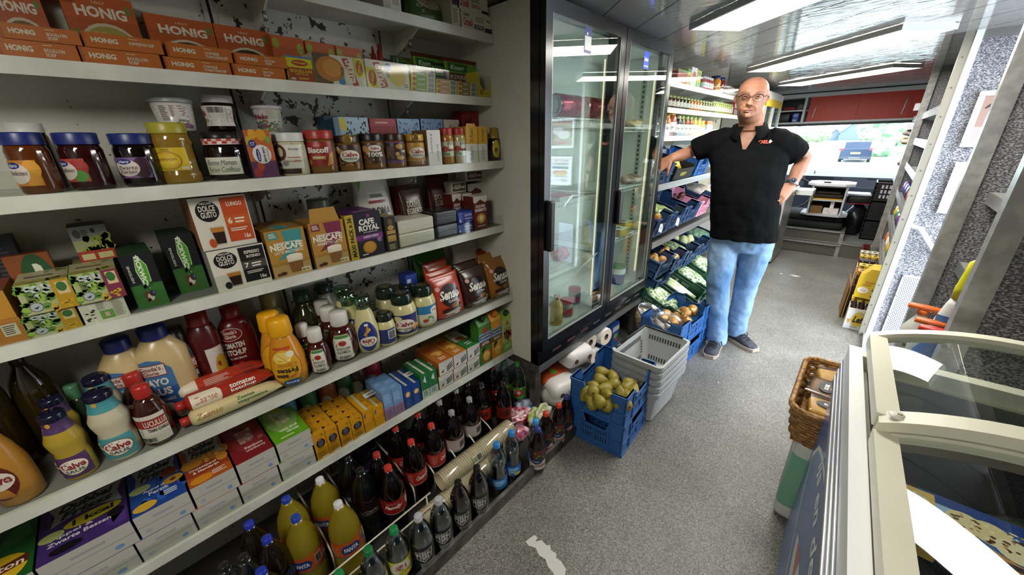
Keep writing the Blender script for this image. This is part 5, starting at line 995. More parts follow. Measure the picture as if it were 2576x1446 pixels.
def spouch(name,label,cat,S,xl,xr,yt,col,els,dx=.03,X=None,z0=None,grp=None,th=.03,lean=.12,h=None,top=None,r=.28,gus=True):
 """stand-up pouch with a crimped top seam"""
 X=(SX[S]-dx)if X is None else X;z0=SZ[S]+.001 if z0 is None else z0;Y0=yx(xl,X,z0);Y1=yx(xr,X,z0)
 if h is None:h=zy(yt,X-lean*.1,(Y0+Y1)/2)-z0
 w=(Y1-Y0);t=thing(name,label,cat,(X,(Y0+Y1)/2,z0),grp);mb=MB();rings=[]
 for v,d,k in((0,.7,.94),(.06,1,1),(.35,1.05,1),(.7,.75,.98),(.88,.3,.96),(.93,.06,.97),(1,.04,.98)):
  ring=[]
  for i in range(20):
   a=2*pi*i/20;x=cos(a);y=sin(a);x=math.copysign(abs(x)**.7,x);y=math.copysign(abs(y)**.6,y);ring.append(Vector((-th+x*th*d-lean*v*h,y*w/2*k,v*h)))
  rings.append(ring)
 mb.loft(rings,M(col,r));mb.build('packet',t)
 fx=lambda v:[(.7*th,0),(1*th,.06),(1.05*th,.35),(.75*th,.7),(.3*th,.88),(.06*th,.93),(.04*th,1)]
 def dep(v):
  p=fx(v)
  for(d0,v0),(d1,v1)in zip(p,p[1:]):
   if v0<=v<=v1:return d0+(d1-d0)*(v-v0)/(v1-v0)
  return p[-1][0]
 def fm(u,v,o=0.):
  s=abs(u-.5)*2;k=(1-min(s,1.)**3.2)**.55 if s<1 else 0
  return Vector((-th+dep(v)*k-lean*v*h+o*2+.0012,(u-.5)*w*.97,v*h))
 mb=MB();n=14;m_=14
 if top:
  vs=[fm(.03+.94*i/n,top[0]+(.925-top[0])*j/m_,.0002)for i in range(n+1)for j in range(m_+1)];mb.add(vs,[(i*(m_+1)+j,(i+1)*(m_+1)+j,(i+1)*(m_+1)+j+1,i*(m_+1)+j+1)for i in range(n)for j in range(m_)],M(top[1],r),True)
 art(mb,fm,els,nu=14,r=r);mb.build('print',t);return t
spouch('oat_bag','green bag with an oat bowl picture on the top shelf beside the cereal boxes','bag',1,1040,1132,0,'#4d6a35',[('e',.55,.75,.4,.3,'#cfc4a0'),('d',.2,.5,.9,.95,40,.04,'#a8905f'),('t','BIO',.08,.45,.3,.56,'#d9e0c8'),('l',.1,.3,.4,.4,2,'#c9d4b4')],h=.115,th=.04,dx=.06)
C_('cereal_box','pale cereal box on the top shelf at the far side of the green oat bag','box',1,965,1012,0,.16,'#cfccba',[('r',0,0,.4,1,'#b9b3a6'),('r',.5,.2,.9,.6,'#a8a48f')],h=.11,X=-1.37)
OR='#bf672a';ORT='#b85f25';WH='#e0d6c4';g='orange soup boxes lying in two layers'
def honig(xl,xr,yt,t2,label,z0=None,dx=.012):
 els=[('t','HONIG',.10,.36,.42,.70,WH,0,'h'),('l',.56,.78,.7,.86,1,WH)]+[('t',s,.56,.68-.26*(i+1),.56+.36*min(len(s)/11.,1.),.68-.26*i-.05,WH,0,'b')for i,s in enumerate(t2)]+[('p',[(0,0),(.03,.12),(.03,.88),(0,1)],'#a85522')]
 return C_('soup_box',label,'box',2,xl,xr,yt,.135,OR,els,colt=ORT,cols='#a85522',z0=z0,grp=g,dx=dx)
cols_=[(0,208,104,66,('BOUILLON','SOEP'),('BOUILLON','SOEP'),'first'),(208,413,127,90,('BOUILLON','SOEP'),('KIPPENSOEP',),'second'),(418,586,150,115,('CHINESE','TOMATENSOEP'),('CHINESE','TOMATENSOEP'),'third'),(588,722,166,139,('ERWTEN','SOEP'),('ERWTEN','SOEP'),'fourth')]
for xl,xr,y1,y2,s1,s2,o in cols_:
 a=honig(xl-(160 if xl==0 else 0)*0,xr,y1,s1,'flat orange soup box, lower layer, %s pile from the far end'%o if False else 'flat orange soup box in the lower layer, %s pile along the cream shelf'%o)
 honig(xl+4,xr+3,y2,s2,'flat orange soup box in the upper layer, %s pile along the cream shelf'%o,z0=ctop(a)+.0005,dx=.009)
HX=-1.525
def honup(xl,xr,yt,bowl,label,top2,X=HX,h=None):
 els=[('t','HONIG',.16,.72,.86,.86,WH,0,'h'),('t','1867',.42,.89,.6,.93,'#c9a88a'),('e',.52,.34,.42,.32,'#cfc4a8'),('e',.52,.34,.38,.28,bowl),('d',.25,.1,.8,.55,26,.04,'#c9a86a'),('d',.3,.15,.75,.5,14,.035,'#6d7a3a'),('e',.1,.5,.06,.05,'#5a7a3a'),('e',.9,.85,.05,.06,'#6d7a3a')]
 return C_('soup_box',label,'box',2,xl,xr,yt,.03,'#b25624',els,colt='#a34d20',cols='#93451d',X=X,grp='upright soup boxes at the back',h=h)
u=honup(28,172,30,'#7a5a2a','upright orange soup box behind the first pile of flat soup boxes','',h=.155)
C_('soup_box','flat orange soup box lying on the upright one behind the first pile','box',2,10,158,0,.1,OR,[('t','HONIG',.05,.35,.4,.7,WH,0,'h'),('t','GROENTE',.5,.5,.85,.8,WH),('t','SOEP',.5,.15,.75,.45,WH)],X=HX+.035,z0=ctop(u),h=.028,grp=g,colt=ORT)
honup(215,392,-12,'#a89a4a','tall orange soup box with a yellow soup bowl behind the second pile','')
honup(408,575,45,'#4a2a1c','orange soup box with a dark bowl behind the third pile','')
honup(570,706,70,'#3a3222','orange soup box with a mussel bowl behind the fourth pile','')
for i,(xl,xr,yt)in enumerate(((706,786,92),(788,860,107),(861,925,119))):
 C_('soup_box',ORD[i]+' of three orange soup boxes with green leaves behind the yellow bouillon boxes','box',2,xl,xr,yt,.05,'#bf5f30',[('r',.62,0,.62,1,'#a34d20'),('t','HONIG',.2,.22,.9,.45,'#d9b49a',0,'h'),('e',.12,.85,.1,.1,'#9aa83a'),('e',.85,.78,.1,.12,'#9aa83a')],X=-1.51,grp='orange soup boxes with leaves',colt='#b25624')
Y_='#cfc023';RD='#a83a24'
C_('bouillon_box','yellow and red bouillon cube box next to the orange soup boxes','box',2,729,795,142,.09,Y_,[('r',0,0,1,.55,'#9a3a24'),('r',0,.93,1,1,'#4a7ab0'),('e',.5,.74,.32,.12,RD),('t','Maggi',.26,.7,.74,.79,Y_,0,'b'),('t','BOUILLON',.08,.36,.92,.49,Y_,0,'b'),('t','KUB*OR 64x',.25,.27,.78,.33,Y_),('r',.06,.06,.24,.14,'#c9c4b4'),('l',.35,.08,.8,.18,2,Y_)],colt='#b9aa22')
C_('bouillon_box','white box with a cup of brown broth and sideways red banner','box',2,796,924,140,.075,'#d6d0bd',[('r',0,0,.32,1,'#5d4a34'),('e',.3,.52,.27,.42,'#b5702a'),('e',.34,.55,.18,.3,'#c98a3a'),('p',[(.55,.92),(.67,.95),(.84,.05),(.72,.0)],RD),('t','OPKIKKER',.60,.08,.78,.9,'#e6dcc4',270,'h'),('p',[(.80,.35),(.99,.3),(.99,.95),(.78,1)],Y_),('e',.89,.66,.07,.26,RD),('t','Maggi',.855,.45,.925,.87,Y_,270),('t','RUNDVLEES',.5,.05,.56,.6,'#6d4a2a',270),('e',.5,.12,.06,.12,'#3a78b0')],colt='#8a7a5c')
C_('bouillon_box','white box with a cup of yellow broth and sideways red banner','box',2,926,1034,155,.075,'#d6d0bd',[('p',[(.0,.05),(.22,.0),(.22,.7),(.0,.75)],Y_),('e',.12,.36,.09,.28,RD),('t','Maggi',.085,.12,.155,.6,Y_,90),('p',[(.16,.9),(.3,.95),(.46,.1),(.3,.02)],RD),('t','OPKIKKER',.2,.08,.4,.9,'#e6dcc4',90,'h'),('e',.72,.5,.24,.4,'#cfc49a'),('e',.70,.5,.2,.34,'#c9b03a'),('e',.5,.8,.07,.14,'#3a78b0'),('t','KIP',.45,.45,.52,.65,'#6d4a2a',90),('l',.85,.1,.95,.25,2,'#7a6a44')],colt='#c9c4b0')
for i,px in enumerate((952,968)):
 jar('sauce_bottle',('nearer' if i==0 else 'farther')+' dark soy bottle with a red dropper cap behind the broth boxes','bottle',2,px,17,(117,109)[i],[(1,0),(1,.5),(.9,.6),(.8,.66),None,(.82,.66),(.84,.84),(.5,.86),(.3,1)],'#150f0c','#8a2320',X=-1.49,grp='soy bottles',lidname='cap',bodyname='bottle')
jar('spice_tub','small yellow tub with dark green lid behind the broth boxes','tub',2,1003,24,142,JAR,'#b9b02f','#2d4a2c',X=-1.47)
for c,(xl,xr,y0,dy,n,cc,nmc)in enumerate(((1034,1096,189,10.4,4,'#4f8a34','green'),(1097,1150,207,10.6,3,'#b5682c','orange'),(1151,1201,213,10.4,3,'#6a3a22','brown'))):
 z=None
 for i in range(n):
  a=C_('bouillon_pack',['lowest','second','third','topmost'][i]+' slim bouillon pack with '+nmc+' print in its pile on the cream shelf','pack',2,xl,xr,0,.06,'#d0c437',[('e',.12,.5,.07,.38,RD),('r',.2,.05,.62,.95,cc),('t',['KRUIDEN','KIPPEN','RUNDVL.'][c],.26,.28,.58,.72,'#e2dcb8',0,'b'),('r',.66,0,1,1,'#d6d2c4'),('b',.7,.08,.97,.92,'#2f2f2c')],h=.0175,z0=z,grp='slim bouillon packs',colt='#bdb136',dx=.008);z=ctop(a)+.0003
t=thing('display_tray','yellow cardboard tray with a cut-out front at the end of the cream shelf','tray',(SX[2]-.01,yx(1203,SX[2]-.01,SZ[2]),SZ[2]+.0005));w=yx(1238,SX[2]-.01,SZ[2])-yx(1203,SX[2]-.01,SZ[2]);YM=M('#d0be28',.45);mb=MB()
mb.prism([(0,0),(w,0),(w,.085),(w*.92,.085),(w*.85,.045),(w*.65,.03),(w*.4,.03),(w*.2,.05),(w*.1,.095),(0,.1)],'x',-.002,0,YM);mb.box(-.09,0,0,-.002,.002,.1,YM);mb.box(-.09,w-.002,0,-.002,w,.09,YM);mb.box(-.09,0,0,-.088,w,.1,YM);mb.box(-.088,.002,0,-.002,w-.002,.012,M('#5a4a2a'));art(mb,fplane((0,0,0),(0,w,0),(0,0,.1)),[('e',.25,.2,.14,.1,RD),('t','Maggi',.15,.16,.35,.24,Y_),('l',.55,.14,.85,.2,1,'#6d5a20')]);mb.build('tray_board',t)
GT='#5f9a34'
def knorr(xl,xr,yt,col,X,label,nm,els=(),h=None):return spouch('sauce_packet',label,'packet',2,xl,xr,yt,col,[('r',.02,.62,.98,.9,'#6fae3a'),('p',[(.1,.66),(.62,.66),(.7,.86),(.1,.88)],'#2f6a34'),('t','Knorr',.16,.7,.58,.83,'#e6ead8',0,'bi')]+list(els)+([('t',nm,.12,.46,.62,.57,'#e2dcc4',0,'b')]if nm else[]),X=X,th=.012,grp='green-topped sauce packets',lean=.1,h=h)
knorr(1000,1052,141,'#6d7a2f',-1.50,'green sauce packet farthest behind the slim bouillon packs','')
knorr(1052,1130,134,'#5a2f22',-1.47,'green-topped sauce packet with a brown front, standing tallest behind the slim packs','',[('e',.75,.3,.22,.2,'#8a5a34')])
knorr(1098,1145,158,'#27402a',-1.45,'dark green sauce packet between the two brown-fronted packets','Aromat')
knorr(1128,1212,148,'#6d2a20',-1.44,'green-topped packet with a curry dish picture next to the yellow tray','KERRIE',[('t','SAUS',.12,.34,.42,.44,'#e2dcc4',0,'b'),('e',.72,.26,.27,.24,'#cfc9b8'),('e',.72,.26,.24,.2,'#a8702a'),('d',.55,.1,.9,.42,18,.04,'#d0a83a'),('d',.55,.1,.9,.42,8,.03,'#5a7a2f'),('r',.05,.04,.45,.2,'#d9d4c4')])
HERO=lambda n,bg,fr,fr2:[('r',0,0,1,1,bg),('e',.18,.3,.2,.3,fr),('e',.85,.65,.2,.35,fr),('e',.8,.25,.18,.25,fr2),('e',.45,.5,.32,.42,'#d6c9c0'),('e',.42,.8,.2,.13,'#1f2f72'),('t','Hero',.28,.73,.56,.87,'#d9dce8',0,'bi'),('t',n,.2,.42,.72,.60,'#5a2a30',0,'i')]
jar('jam_jar','amber apricot jam jar with blue lid at the dark end of the jar shelf','jar',3,116,112,333,JARW,M('#5a2c0c',.08,0,.7),'#1c2a6c',HERO('Abrikozen','#c07a26','#d99a32','#c98a2c'),(.14,.56),1.9,-.75,grp='jam jars with blue lids')
jar('jam_jar','dark red strawberry jam jar with blue lid, second from the dark end of the jar shelf','jar',3,243,112,334,JARW,M('#2c0a0a',.08,0,.7),'#1c2a6c',HERO('Aardbeien','#b04a38','#a02a22','#4f8a3c'),(.16,.56),1.9,-1.0,grp='jam jars with blue lids')
jar('jam_jar','near-black cherry jam jar with blue lid and purple label','jar',3,371,108,336,JARW,M('#0f0608',.08,0,.7),'#1c2a6c',HERO('Zwarte','#7a5488','#3a1c2c','#3a1c2c')+[('t','Kersen',.24,.22,.68,.4,'#5a2a30',0,'i')],(.17,.56),1.9,-.62,grp='jam jars with blue lids')
jar('pineapple_jar','tall pineapple jar with yellow-green lid and yellow label','jar',3,464,104,309,[(.92,0),(1,.04),(1,.16),(.93,.2),(.93,.62),(.98,.68),(.9,.8),(.84,.84),None,(.9,.83),(.92,.98),(.86,1)],M('#8a6a20',.1,0,.6),'#a39a2c',[('r',0,0,1,1,'#cfb024'),('e',.5,.45,.34,.4,'#8a6420'),('e',.5,.45,.31,.37,'#cfa81f'),('e',.5,.45,.24,.28,'#d6b630'),('t','gwoon',.28,.4,.72,.55,'#8a6420',0,'b'),('t','ananas',.4,.88,.62,.95,'#9a7a2a'),('r',.78,.05,.94,.16,'#d9d4c0')],(.22,.60),2.2,-.62)
def gingham(t,r,h,bp):
 mb=MB();R0=r*.955;n=26
 for i in range(n):
  for j in range(2):
   if(i+j)%2==0:continue
   z0=h*(.88+.06*j);a0=2*pi*i/n;a1=2*pi*(i+1)/n;mb.quad((R0*cos(a0),R0*sin(a0),z0),(R0*cos(a1),R0*sin(a1),z0),(R0*cos(a1),R0*sin(a1),z0+h*.06),(R0*cos(a0),R0*sin(a0),z0+h*.06),M('#b23a32',.4))
 kid(mb.build('gingham_print',t))
jar('jam_jar','dark cherry jam jar with red-and-white checked lid and handwritten white label','jar',3,586,104,349,[(.94,0),(1,.03),(1,.7),(.93,.8),(.9,.86),None,(.94,.86),(.95,1),(.93,1)],M('#0f0708',.08,0,.7),'#d9c4bb',[('r',0,0,1,1,'#cfcdbd'),('t','Bonne Maman',.12,.55,.88,.85,'#3a3a34',0,'i'),('t','Kersen Confituur',.1,.15,.95,.45,'#3a3a34',0,'i'),('l',.05,.04,.2,.1,1,'#5a5a50')],(.14,.56),1.9,-.55,extra=gingham)
C_('sprinkle_box','orange and purple fruit box with a white circle standing between the jars','box',3,640,706,327,.05,'#b56032',[('r',0,0,1,.35,'#5f3558'),('e',.2,.12,.16,.1,'#a03a34'),('e',.35,.25,.14,.1,'#b04a3a'),('e',.3,.92,.16,.1,'#cf9a2c'),('e',.62,.9,.2,.12,'#c9922a'),('e',.12,.78,.12,.1,'#b5a23a'),('e',.85,.8,.1,.08,'#7a9a3c'),('e',.5,.5,.36,.2,'#d9d4d0'),('e',.22,.72,.14,.08,'#22306e'),('t','12',.14,.69,.3,.76,'#d9dce8',90,'b'),('e',.36,.48,.08,.14,'#22306e'),('t','Hero',.33,.38,.40,.58,'#d9dce8',90,'bi'),('t','MINI MIX',.54,.34,.63,.66,'#2a2a3a',90,'b'),('l',.7,.38,.78,.62,6,'#6a6a7a')],colt='#9a4a2c',cols='#3a2a34')
CK='#c9c0a2'
jar('spread_jar','duo chocolate spread jar with white lid','jar',3,744,78,334,JARW,M(CK,.12,0,.6),'#d3d3cc',[('r',0,0,1,1,'#d9d5c8'),('e',.26,.68,.24,.36,'#4a2a1a'),('e',.3,.7,.1,.2,'#c9b48c'),('t','Everyday',.58,.74,.9,.88,'#4a4a44',0,'i'),('t','Smeerpasta',.5,.42,.92,.52,'#b5702c'),('t','Pate a tartiner',.42,.27,.94,.38,'#b5702c'),('r',.12,.1,.28,.22,'#2a2a28'),('e',.42,.22,.1,.12,'#8a8a84')],(.17,.72),2.0,-.6,extra=lambda t,r,h,bp:(lambda mb:(art(mb,fcyl((0,0,0),prof_r(bp),-.6,2.2,h*.70,h*.80),[('p',[(.2,0),(.75,0),(.7,.7),(.25,.8)],'#3a2014')]),art(mb,fcyl((0,0,0),lambda z:prof_r(bp)(z)+.0006,-.6,2.4,h*.04,h*.16),[('r',.2,0,.8,1,'#3a2014')],nu=10),kid(mb.build('chocolate_swirl',t))))(MB()))
PB=M('#7d5526',.12,0,.6)
jar('spread_jar','caramel biscuit spread jar with red lid and red label','jar',3,817,74,328,JARW,PB,'#a83226',[('r',0,0,1,1,'#8f251d'),('e',.5,.86,.14,.1,'#b5433a'),('t','Lotus',.42,.82,.58,.9,'#e2d6c8',0,'i'),('t','Biscoff',.16,.54,.86,.78,'#e2d9cc',0,'h'),('r',.3,.28,.72,.42,'#b58a4a'),('t','Creamy',.34,.3,.68,.40,'#f0e6d0',0,'bi'),('e',.12,.18,.16,.14,'#a8763a'),('p',[(.72,0),(.95,.1),(.98,.6),(.85,.5)],'#c08a3a')],(.17,.74),2.1,-.58)
PEAN=lambda txt,bg,ex=():[('r',0,0,1,1,bg),('e',.2,.74,.1,.14,'#b58a44'),('e',.3,.66,.09,.12,'#b58a44'),('e',.12,.3,.12,.16,'#7a4a24'),('d',.1,.0,.9,.18,14,.06,'#a8722f'),('e',.6,.45,.36,.3,'#d9d2c4'),('e',.6,.45,.33,.26,'#e2dccf')]+list(ex)
CAL=[('t','Calve',.32,.42,.88,.64,'#9a2a2c',0,'h'),('t','PINDAKAAS',.36,.28,.84,.36,'#2a2a28')]
seal=[('e',.74,.5,.12,.42,'#a88a44')]
def medal(t,r,h,bp):
 mb=MB();T=Matrix.Rotation(-.35,4,'Z')@Matrix.Translation((r*.955,0,h*.89))@Matrix.Rotation(pi/2,4,'Y');mb.lathe([(.0001,.004),(r*.36,.004),(r*.4,0)],M('#a38643',.35,.5),20,T=T);mb.lathe([(.0001,.0046),(r*.24,.0046)],M('#87692f',.4,.5),16,T=T);kid(mb.build('gold_seal',t))
jar('peanut_butter_jar','peanut butter jar with dark brown lid and gold seal, next to the biscuit spread','jar',3,884,64,341,JARW,PB,'#2a1a14',PEAN('','#3d2418',CAL+[('r',.08,.72,.24,.92,'#cfc6b4')]),(.17,.74),2.1,-.55,grp='peanut butter jars',extra=medal)
jar('peanut_butter_jar','peanut butter jar with black lid reading 100 percent','jar',3,942,61,336,JARW,PB,'#171312',[('r',0,0,1,1,'#4a2d1c'),('e',.25,.72,.12,.15,'#b58a44'),('e',.35,.55,.1,.12,'#b58a44'),('d',.05,.05,.4,.4,8,.09,'#7a4a24'),('e',.64,.74,.26,.16,'#d9d2c4'),('t','Calve',.46,.68,.82,.8,'#9a2a2c',0,'h'),('t','100%',.36,.32,.96,.56,'#e2ddd0',0,'h'),('l',.5,.14,.9,.24,2,'#cfc6b4')],(.17,.74),2.0,-.5,grp='peanut butter jars')
jar('peanut_butter_jar','peanut butter jar with brown lid and purple banded label','jar',3,998,53,336,JARW,PB,'#3a2216',[('r',0,0,1,1,'#3d271c'),('r',0,0,1,.12,'#6a3a7a'),('r',0,.94,1,1,'#6a3a7a'),('e',.72,.78,.18,.12,'#b58a44'),('e',.6,.42,.1,.1,'#c9a868'),('e',.74,.24,.2,.1,'#c9a058'),('t','gw',.8,.42,1,.6,'#e2ddd0',0,'h'),('l',.1,.2,.4,.8,9,'#8a7058')],(.15,.76),2.0,-.5,grp='peanut butter jars')
jar('peanut_butter_jar','peanut butter jar with yellow lid and gold seal','jar',3,1047,53,338,JARW,PB,'#c99a22',PEAN('','#b5861f',[('t','Calve',.32,.42,.88,.64,'#9a2a2c',0,'h'),('t','PINDAKAAS',.36,.28,.84,.36,'#2a2a28')]),(.17,.74),2.1,-.5,grp='peanut butter jars',extra=medal)
DR=[('t','De Ruijter',.62,.1,.8,.6,'#3a3a36',270,'i'),('t','8 Kleintjes',.18,.35,.38,.9,'#3a3a36',270,'i')]
C_('sprinkle_box','tall white sprinkle box with sideways black script and brown side','box',3,1080,1114,327,.10,'#d9d6cc',DR,cols='#7a5a34',colt='#c9c6bc')
for i,(px,b1,lb)in enumerate(((1127,'#a87430','orange-red sandwich spread jar with red lid beside the white sprinkle box'),(1157,'#b9aa72','pale sandwich spread jar with red lid beside the yellow boxes'))):
 jar('sandwich_spread_jar',lb,'jar',3,px,35,322,JAR,M(b1,.12,0,.6),'#a8302a',[('r',0,0,1,1,'#cfd0b4'),('e',.3,.5,.2,.22,'#a8342a'),('r',.5,.35,.95,.95,'#2f5a34'),('r',.54,.4,.92,.8,'#dcdccc'),('r',.54,.4,.92,.52,'#a8342a'),('t','HEINZ',.56,.82,.9,.92,'#e6e6da',0,'b'),('p',[(.1,.1),(.6,.05),(.6,.2),(.2,.3)],'#6d9a44')],(.22,.62),2.0,-.5,grp='sandwich spread jars')
for i,(xl,xr)in enumerate(((1174,1204),(1205,1228))):
 a=C_('sprinkle_box','small white box under the yellow one, '+('nearer the jars' if i==0 else 'next to the honey'),'box',3,xl,xr,362,.07,'#d6d4ca',[('t','De Ruijter',.3,.12,.7,.9,'#6a6a60',90,'i')],grp='small white and yellow boxes')
 C_('sprinkle_box','small yellow box on the white one, '+('nearer the jars' if i==0 else 'next to the honey'),'box',3,xl-1,xr-1,318,.07,'#cf9f22',[('t','De Ruijter',.3,.1,.7,.9,'#4a3a18',90,'i')],z0=ctop(a)+.0004,grp='small white and yellow boxes',flap=.012 if i==0 else 0,colt='#b58a1f')
jar('honey_bottle','dark honey bottle with gold cap and yellow oval label at the end of the shelf','bottle',3,1244,30,321,[(.95,0),(1,.05),(.92,.4),(.95,.6),(.8,.68),None,(.7,.67),(.72,.8),(.6,.82),(.55,1)],M('#1a0f06',.08,0,.7),'#a8892f',[('e',.5,.45,.48,.5,'#c9b02c'),('r',.3,.3,.7,.5,'#5a4a1a'),('e',.5,.25,.14,.08,'#7a8a4a')],(.12,.66),1.4,-.4,lidname='cap',bodyname='bottle')
SUP=[(.92,0),(1,.03),(1,.8),(.9,.86),None,(.95,.86),(.95,1),(.9,1)]
def stacked(px,w,yl,X,label,**k):return jar('jam_jar',label,'jar',3,px,w,yl,SUP,M('#1a0d08',.1,0,.6),k.pop('lid','#23305f'),X=X,grp='dark jars in the back row',**k)
for i,(px,w,lb,lc,hh)in enumerate(((462,104,'dark jar in the back row under the big white flower tub','#22211f',.13),(578,88,'dark jar in the back row under the upper chocolate spread','#22211f',.13),(694,70,'dark jar in the back row under the flowered tub','#cfcfc8',.128),(130,100,'jar with a white lid in the back row behind the apricot jam','#c9cbc4',.147))):
 stacked(px,w,0,-1.43,lb,lid=lc,h=hh)
FLW=lambda n:[('r',0,0,1,1,'#cfccc6'),('d',.55,.0,1,.3,24,.04,'#5a7a3a'),('d',.6,.0,1,.3,12,.035,'#7a5a9a'),('d',.5,.0,.9,.2,10,.035,'#a83a44')]
jar('flower_tub','big white tub with small print and a clear rim, standing on a dark jar','tub',3,452,112,248,[(.78,0),(.82,.1),(.95,.88),None,(1.02,.86),(1.03,.94),(.98,1)],'#cfccc6','#8a8c8a',[('l',.05,.3,.38,.92,12,'#7a5a4c'),('l',.42,.3,.58,.9,9,'#7a6a60'),('l',.62,.45,.95,.9,9,'#8a5a4c'),('t','350g',.72,.24,.95,.36,'#6a4438',0,'b'),('d',.7,0,1,.22,20,.05,'#5a7a3a'),('d',.75,0,1,.2,10,.05,'#8a4a7a')],(.08,.84),2.6,-.6,z0=SZ[3]+.131,X=-1.43,bodyname='tub')
jar('chocolate_spread_jar','chocolate hazelnut spread jar turned to its bar code, standing on a dark jar','jar',3,566,86,241,[(.8,0),(.95,.05),(.86,.3),(.98,.66),(.9,.78),(.84,.8),None,(.92,.79),(.94,.98),(.9,1)],M('#20100a',.12,0,.6),'#b9b2b0',[('r',0,0,1,1,'#cfcbc4'),('t','ella',-.02,.52,.26,.86,'#a8302a',0,'h'),('b',.36,.66,.74,.94,'#2a2a28'),('l',.35,.4,.75,.6,4,'#7a7a74'),('l',.78,.2,.98,.9,12,'#8a8a84'),('l',.35,.06,.7,.3,4,'#8a8a84'),('d',.15,.2,.3,.35,5,.05,'#a89a3a')],(.14,.70),2.5,-.6,z0=SZ[3]+.131,X=-1.43)
jar('flower_tub','flowered white tub with dark red script standing on a white-lidded jar','tub',3,684,74,267,[(.78,0),(.82,.08),(.97,.9),None,(1.03,.88),(1.04,.97),(.99,1)],'#c9c0c0','#bdb5b5',[('t','FriNoko',.05,.5,.6,.74,'#7a2430',0,'hi'),('l',.05,.8,.5,.95,2,'#6a7a54'),('r',.6,.55,.98,.95,'#a8b098'),('d',.1,.0,.95,.42,60,.05,'#5f8a34'),('d',.2,.0,.95,.36,20,.05,'#6a5a9a'),('d',.2,.1,.6,.45,12,.05,'#8a2f34'),('d',.5,.0,.95,.4,16,.03,'#d6d0c8')],(.06,.88),2.8,-.6,z0=SZ[3]+.129,X=-1.43,bodyname='tub')
g='sprinkle boxes in the back row';XB=-1.455
C_('sprinkle_box','dark teal box behind the peanut butter jars','box',3,838,880,292,.09,'#1f3f52',[('r',.6,.1,.9,.9,'#18323f')],X=-1.50,grp=g,colt='#1b3646')
VENZ=lambda o,bg,d1:[('r',0,0,1,1,bg),('d',.02,.4,.98,.98,46,.035,d1),('e',.55,.35,.42,.34,o),('e',.55,.28,.4,.26,'#dfe6ee'),('t','Venz',.16,.1,.92,.42,'#1f3a8a',0,'hi')]
C_('sprinkle_box','light blue sprinkle box with green emblem and dark crumbs','box',3,872,943,295,.06,'#a9c6d6',VENZ('#6d9a3a','#a9c6d6','#3a2a20')+[('p',[(.02,.78),(.22,.72),(.2,.98),(.02,.98)],'#cfc03a')],X=XB,grp=g)
C_('sprinkle_box','red box with chocolate flakes between the two light blue sprinkle boxes','box',3,945,1010,298,.06,'#8f1f24',[('p',[(0,.85),(1,.85),(.9,1),(.1,1)],'#a8343a'),('d',.1,.2,.9,.5,40,.05,'#3a1612'),('l',.2,.88,.8,.95,1,'#d9a8a0')],X=XB,grp=g,colt='#a8343a')
C_('sprinkle_box','light blue sprinkle box with red emblem, beside the red flake box','box',3,1012,1066,299,.06,'#8fb4d6',VENZ('#b5442c','#8fb4d6','#3a5a8a'),X=XB,grp=g)
C_('sprinkle_box','blue sprinkle box with a blue emblem, beside the white one','box',3,1068,1122,299,.06,'#7fa8d2',VENZ('#2a4a9a','#7fa8d2','#3a5a8a'),X=XB,grp=g,cols='#23305f')
C_('sprinkle_box','white sprinkle box with brown flakes at the end of the sprinkle row','box',3,1124,1162,301,.06,'#cfc6b8',[('e',.4,.6,.2,.3,'#b59a7a'),('t','De Ruijter',.1,.3,.85,.5,'#6a4a30',0,'i'),('d',.6,.6,.95,.9,6,.06,'#4a2c1a')],X=XB,grp=g)
C_('sprinkle_box','dark red box standing at the back corner behind the yellow boxes','box',3,1168,1208,279,.07,'#8a1c20',[('d',.1,.4,.6,.9,10,.1,'#4a1014'),('l',.5,.2,.9,.5,4,'#d0a0a0')],X=-1.46,grp=g,cols='#6d161a')
TEA=[('r',0,0,1,1,'#a8ac7a'),('d',0,.1,.65,.95,30,.10,'#5f8a34'),('d',.0,.1,.5,.9,14,.09,'#8fae4a'),('d',.2,.3,.6,.9,10,.09,'#b9c4bc'),('e',.22,.22,.13,.16,'#5a6468'),('e',.22,.22,.11,.135,'#aab0ae'),('p',[(.16,.2),(.28,.25),(.22,.15)],'#33383a'),('l',.12,.45,.34,.75,6,'#4a5a34')]
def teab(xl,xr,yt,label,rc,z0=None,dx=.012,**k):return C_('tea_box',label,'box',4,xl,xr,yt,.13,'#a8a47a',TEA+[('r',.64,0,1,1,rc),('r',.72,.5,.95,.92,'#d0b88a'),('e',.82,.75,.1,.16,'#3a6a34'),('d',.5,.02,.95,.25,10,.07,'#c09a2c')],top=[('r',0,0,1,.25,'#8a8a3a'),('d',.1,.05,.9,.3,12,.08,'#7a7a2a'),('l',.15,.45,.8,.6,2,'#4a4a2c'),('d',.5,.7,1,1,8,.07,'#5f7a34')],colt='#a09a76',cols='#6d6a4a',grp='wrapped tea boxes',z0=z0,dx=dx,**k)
o1=C_('tea_box','orange-yellow tea carton with white slip at the dark end, lower one','box',4,-70,80,812,.14,'#a8702a',[('r',.62,.3,.9,.8,'#c9c0a8'),('l',.65,.35,.88,.75,5,'#5a5040'),('r',.0,.2,.4,.45,'#7a9a4a')],grp='orange tea cartons',colt='#8a4a24')
C_('tea_box','orange-yellow tea carton with white slip at the dark end, upper one','box',4,-90,46,742,.14,'#b5822a',[('r',.45,.35,.7,.85,'#c9c0a8'),('l',.47,.4,.68,.8,5,'#5a5040')],z0=ctop(o1)+.0005,grp='orange tea cartons',colt='#7a3a20')
a=teab(80,213,783,'yellow-green wrapped tea box, lower of the first pair','#b08a20');b1=teab(68,205,709,'yellow-green wrapped tea box, upper of the first pair','#b08a20',z0=ctop(a)+.0006,dx=.006)
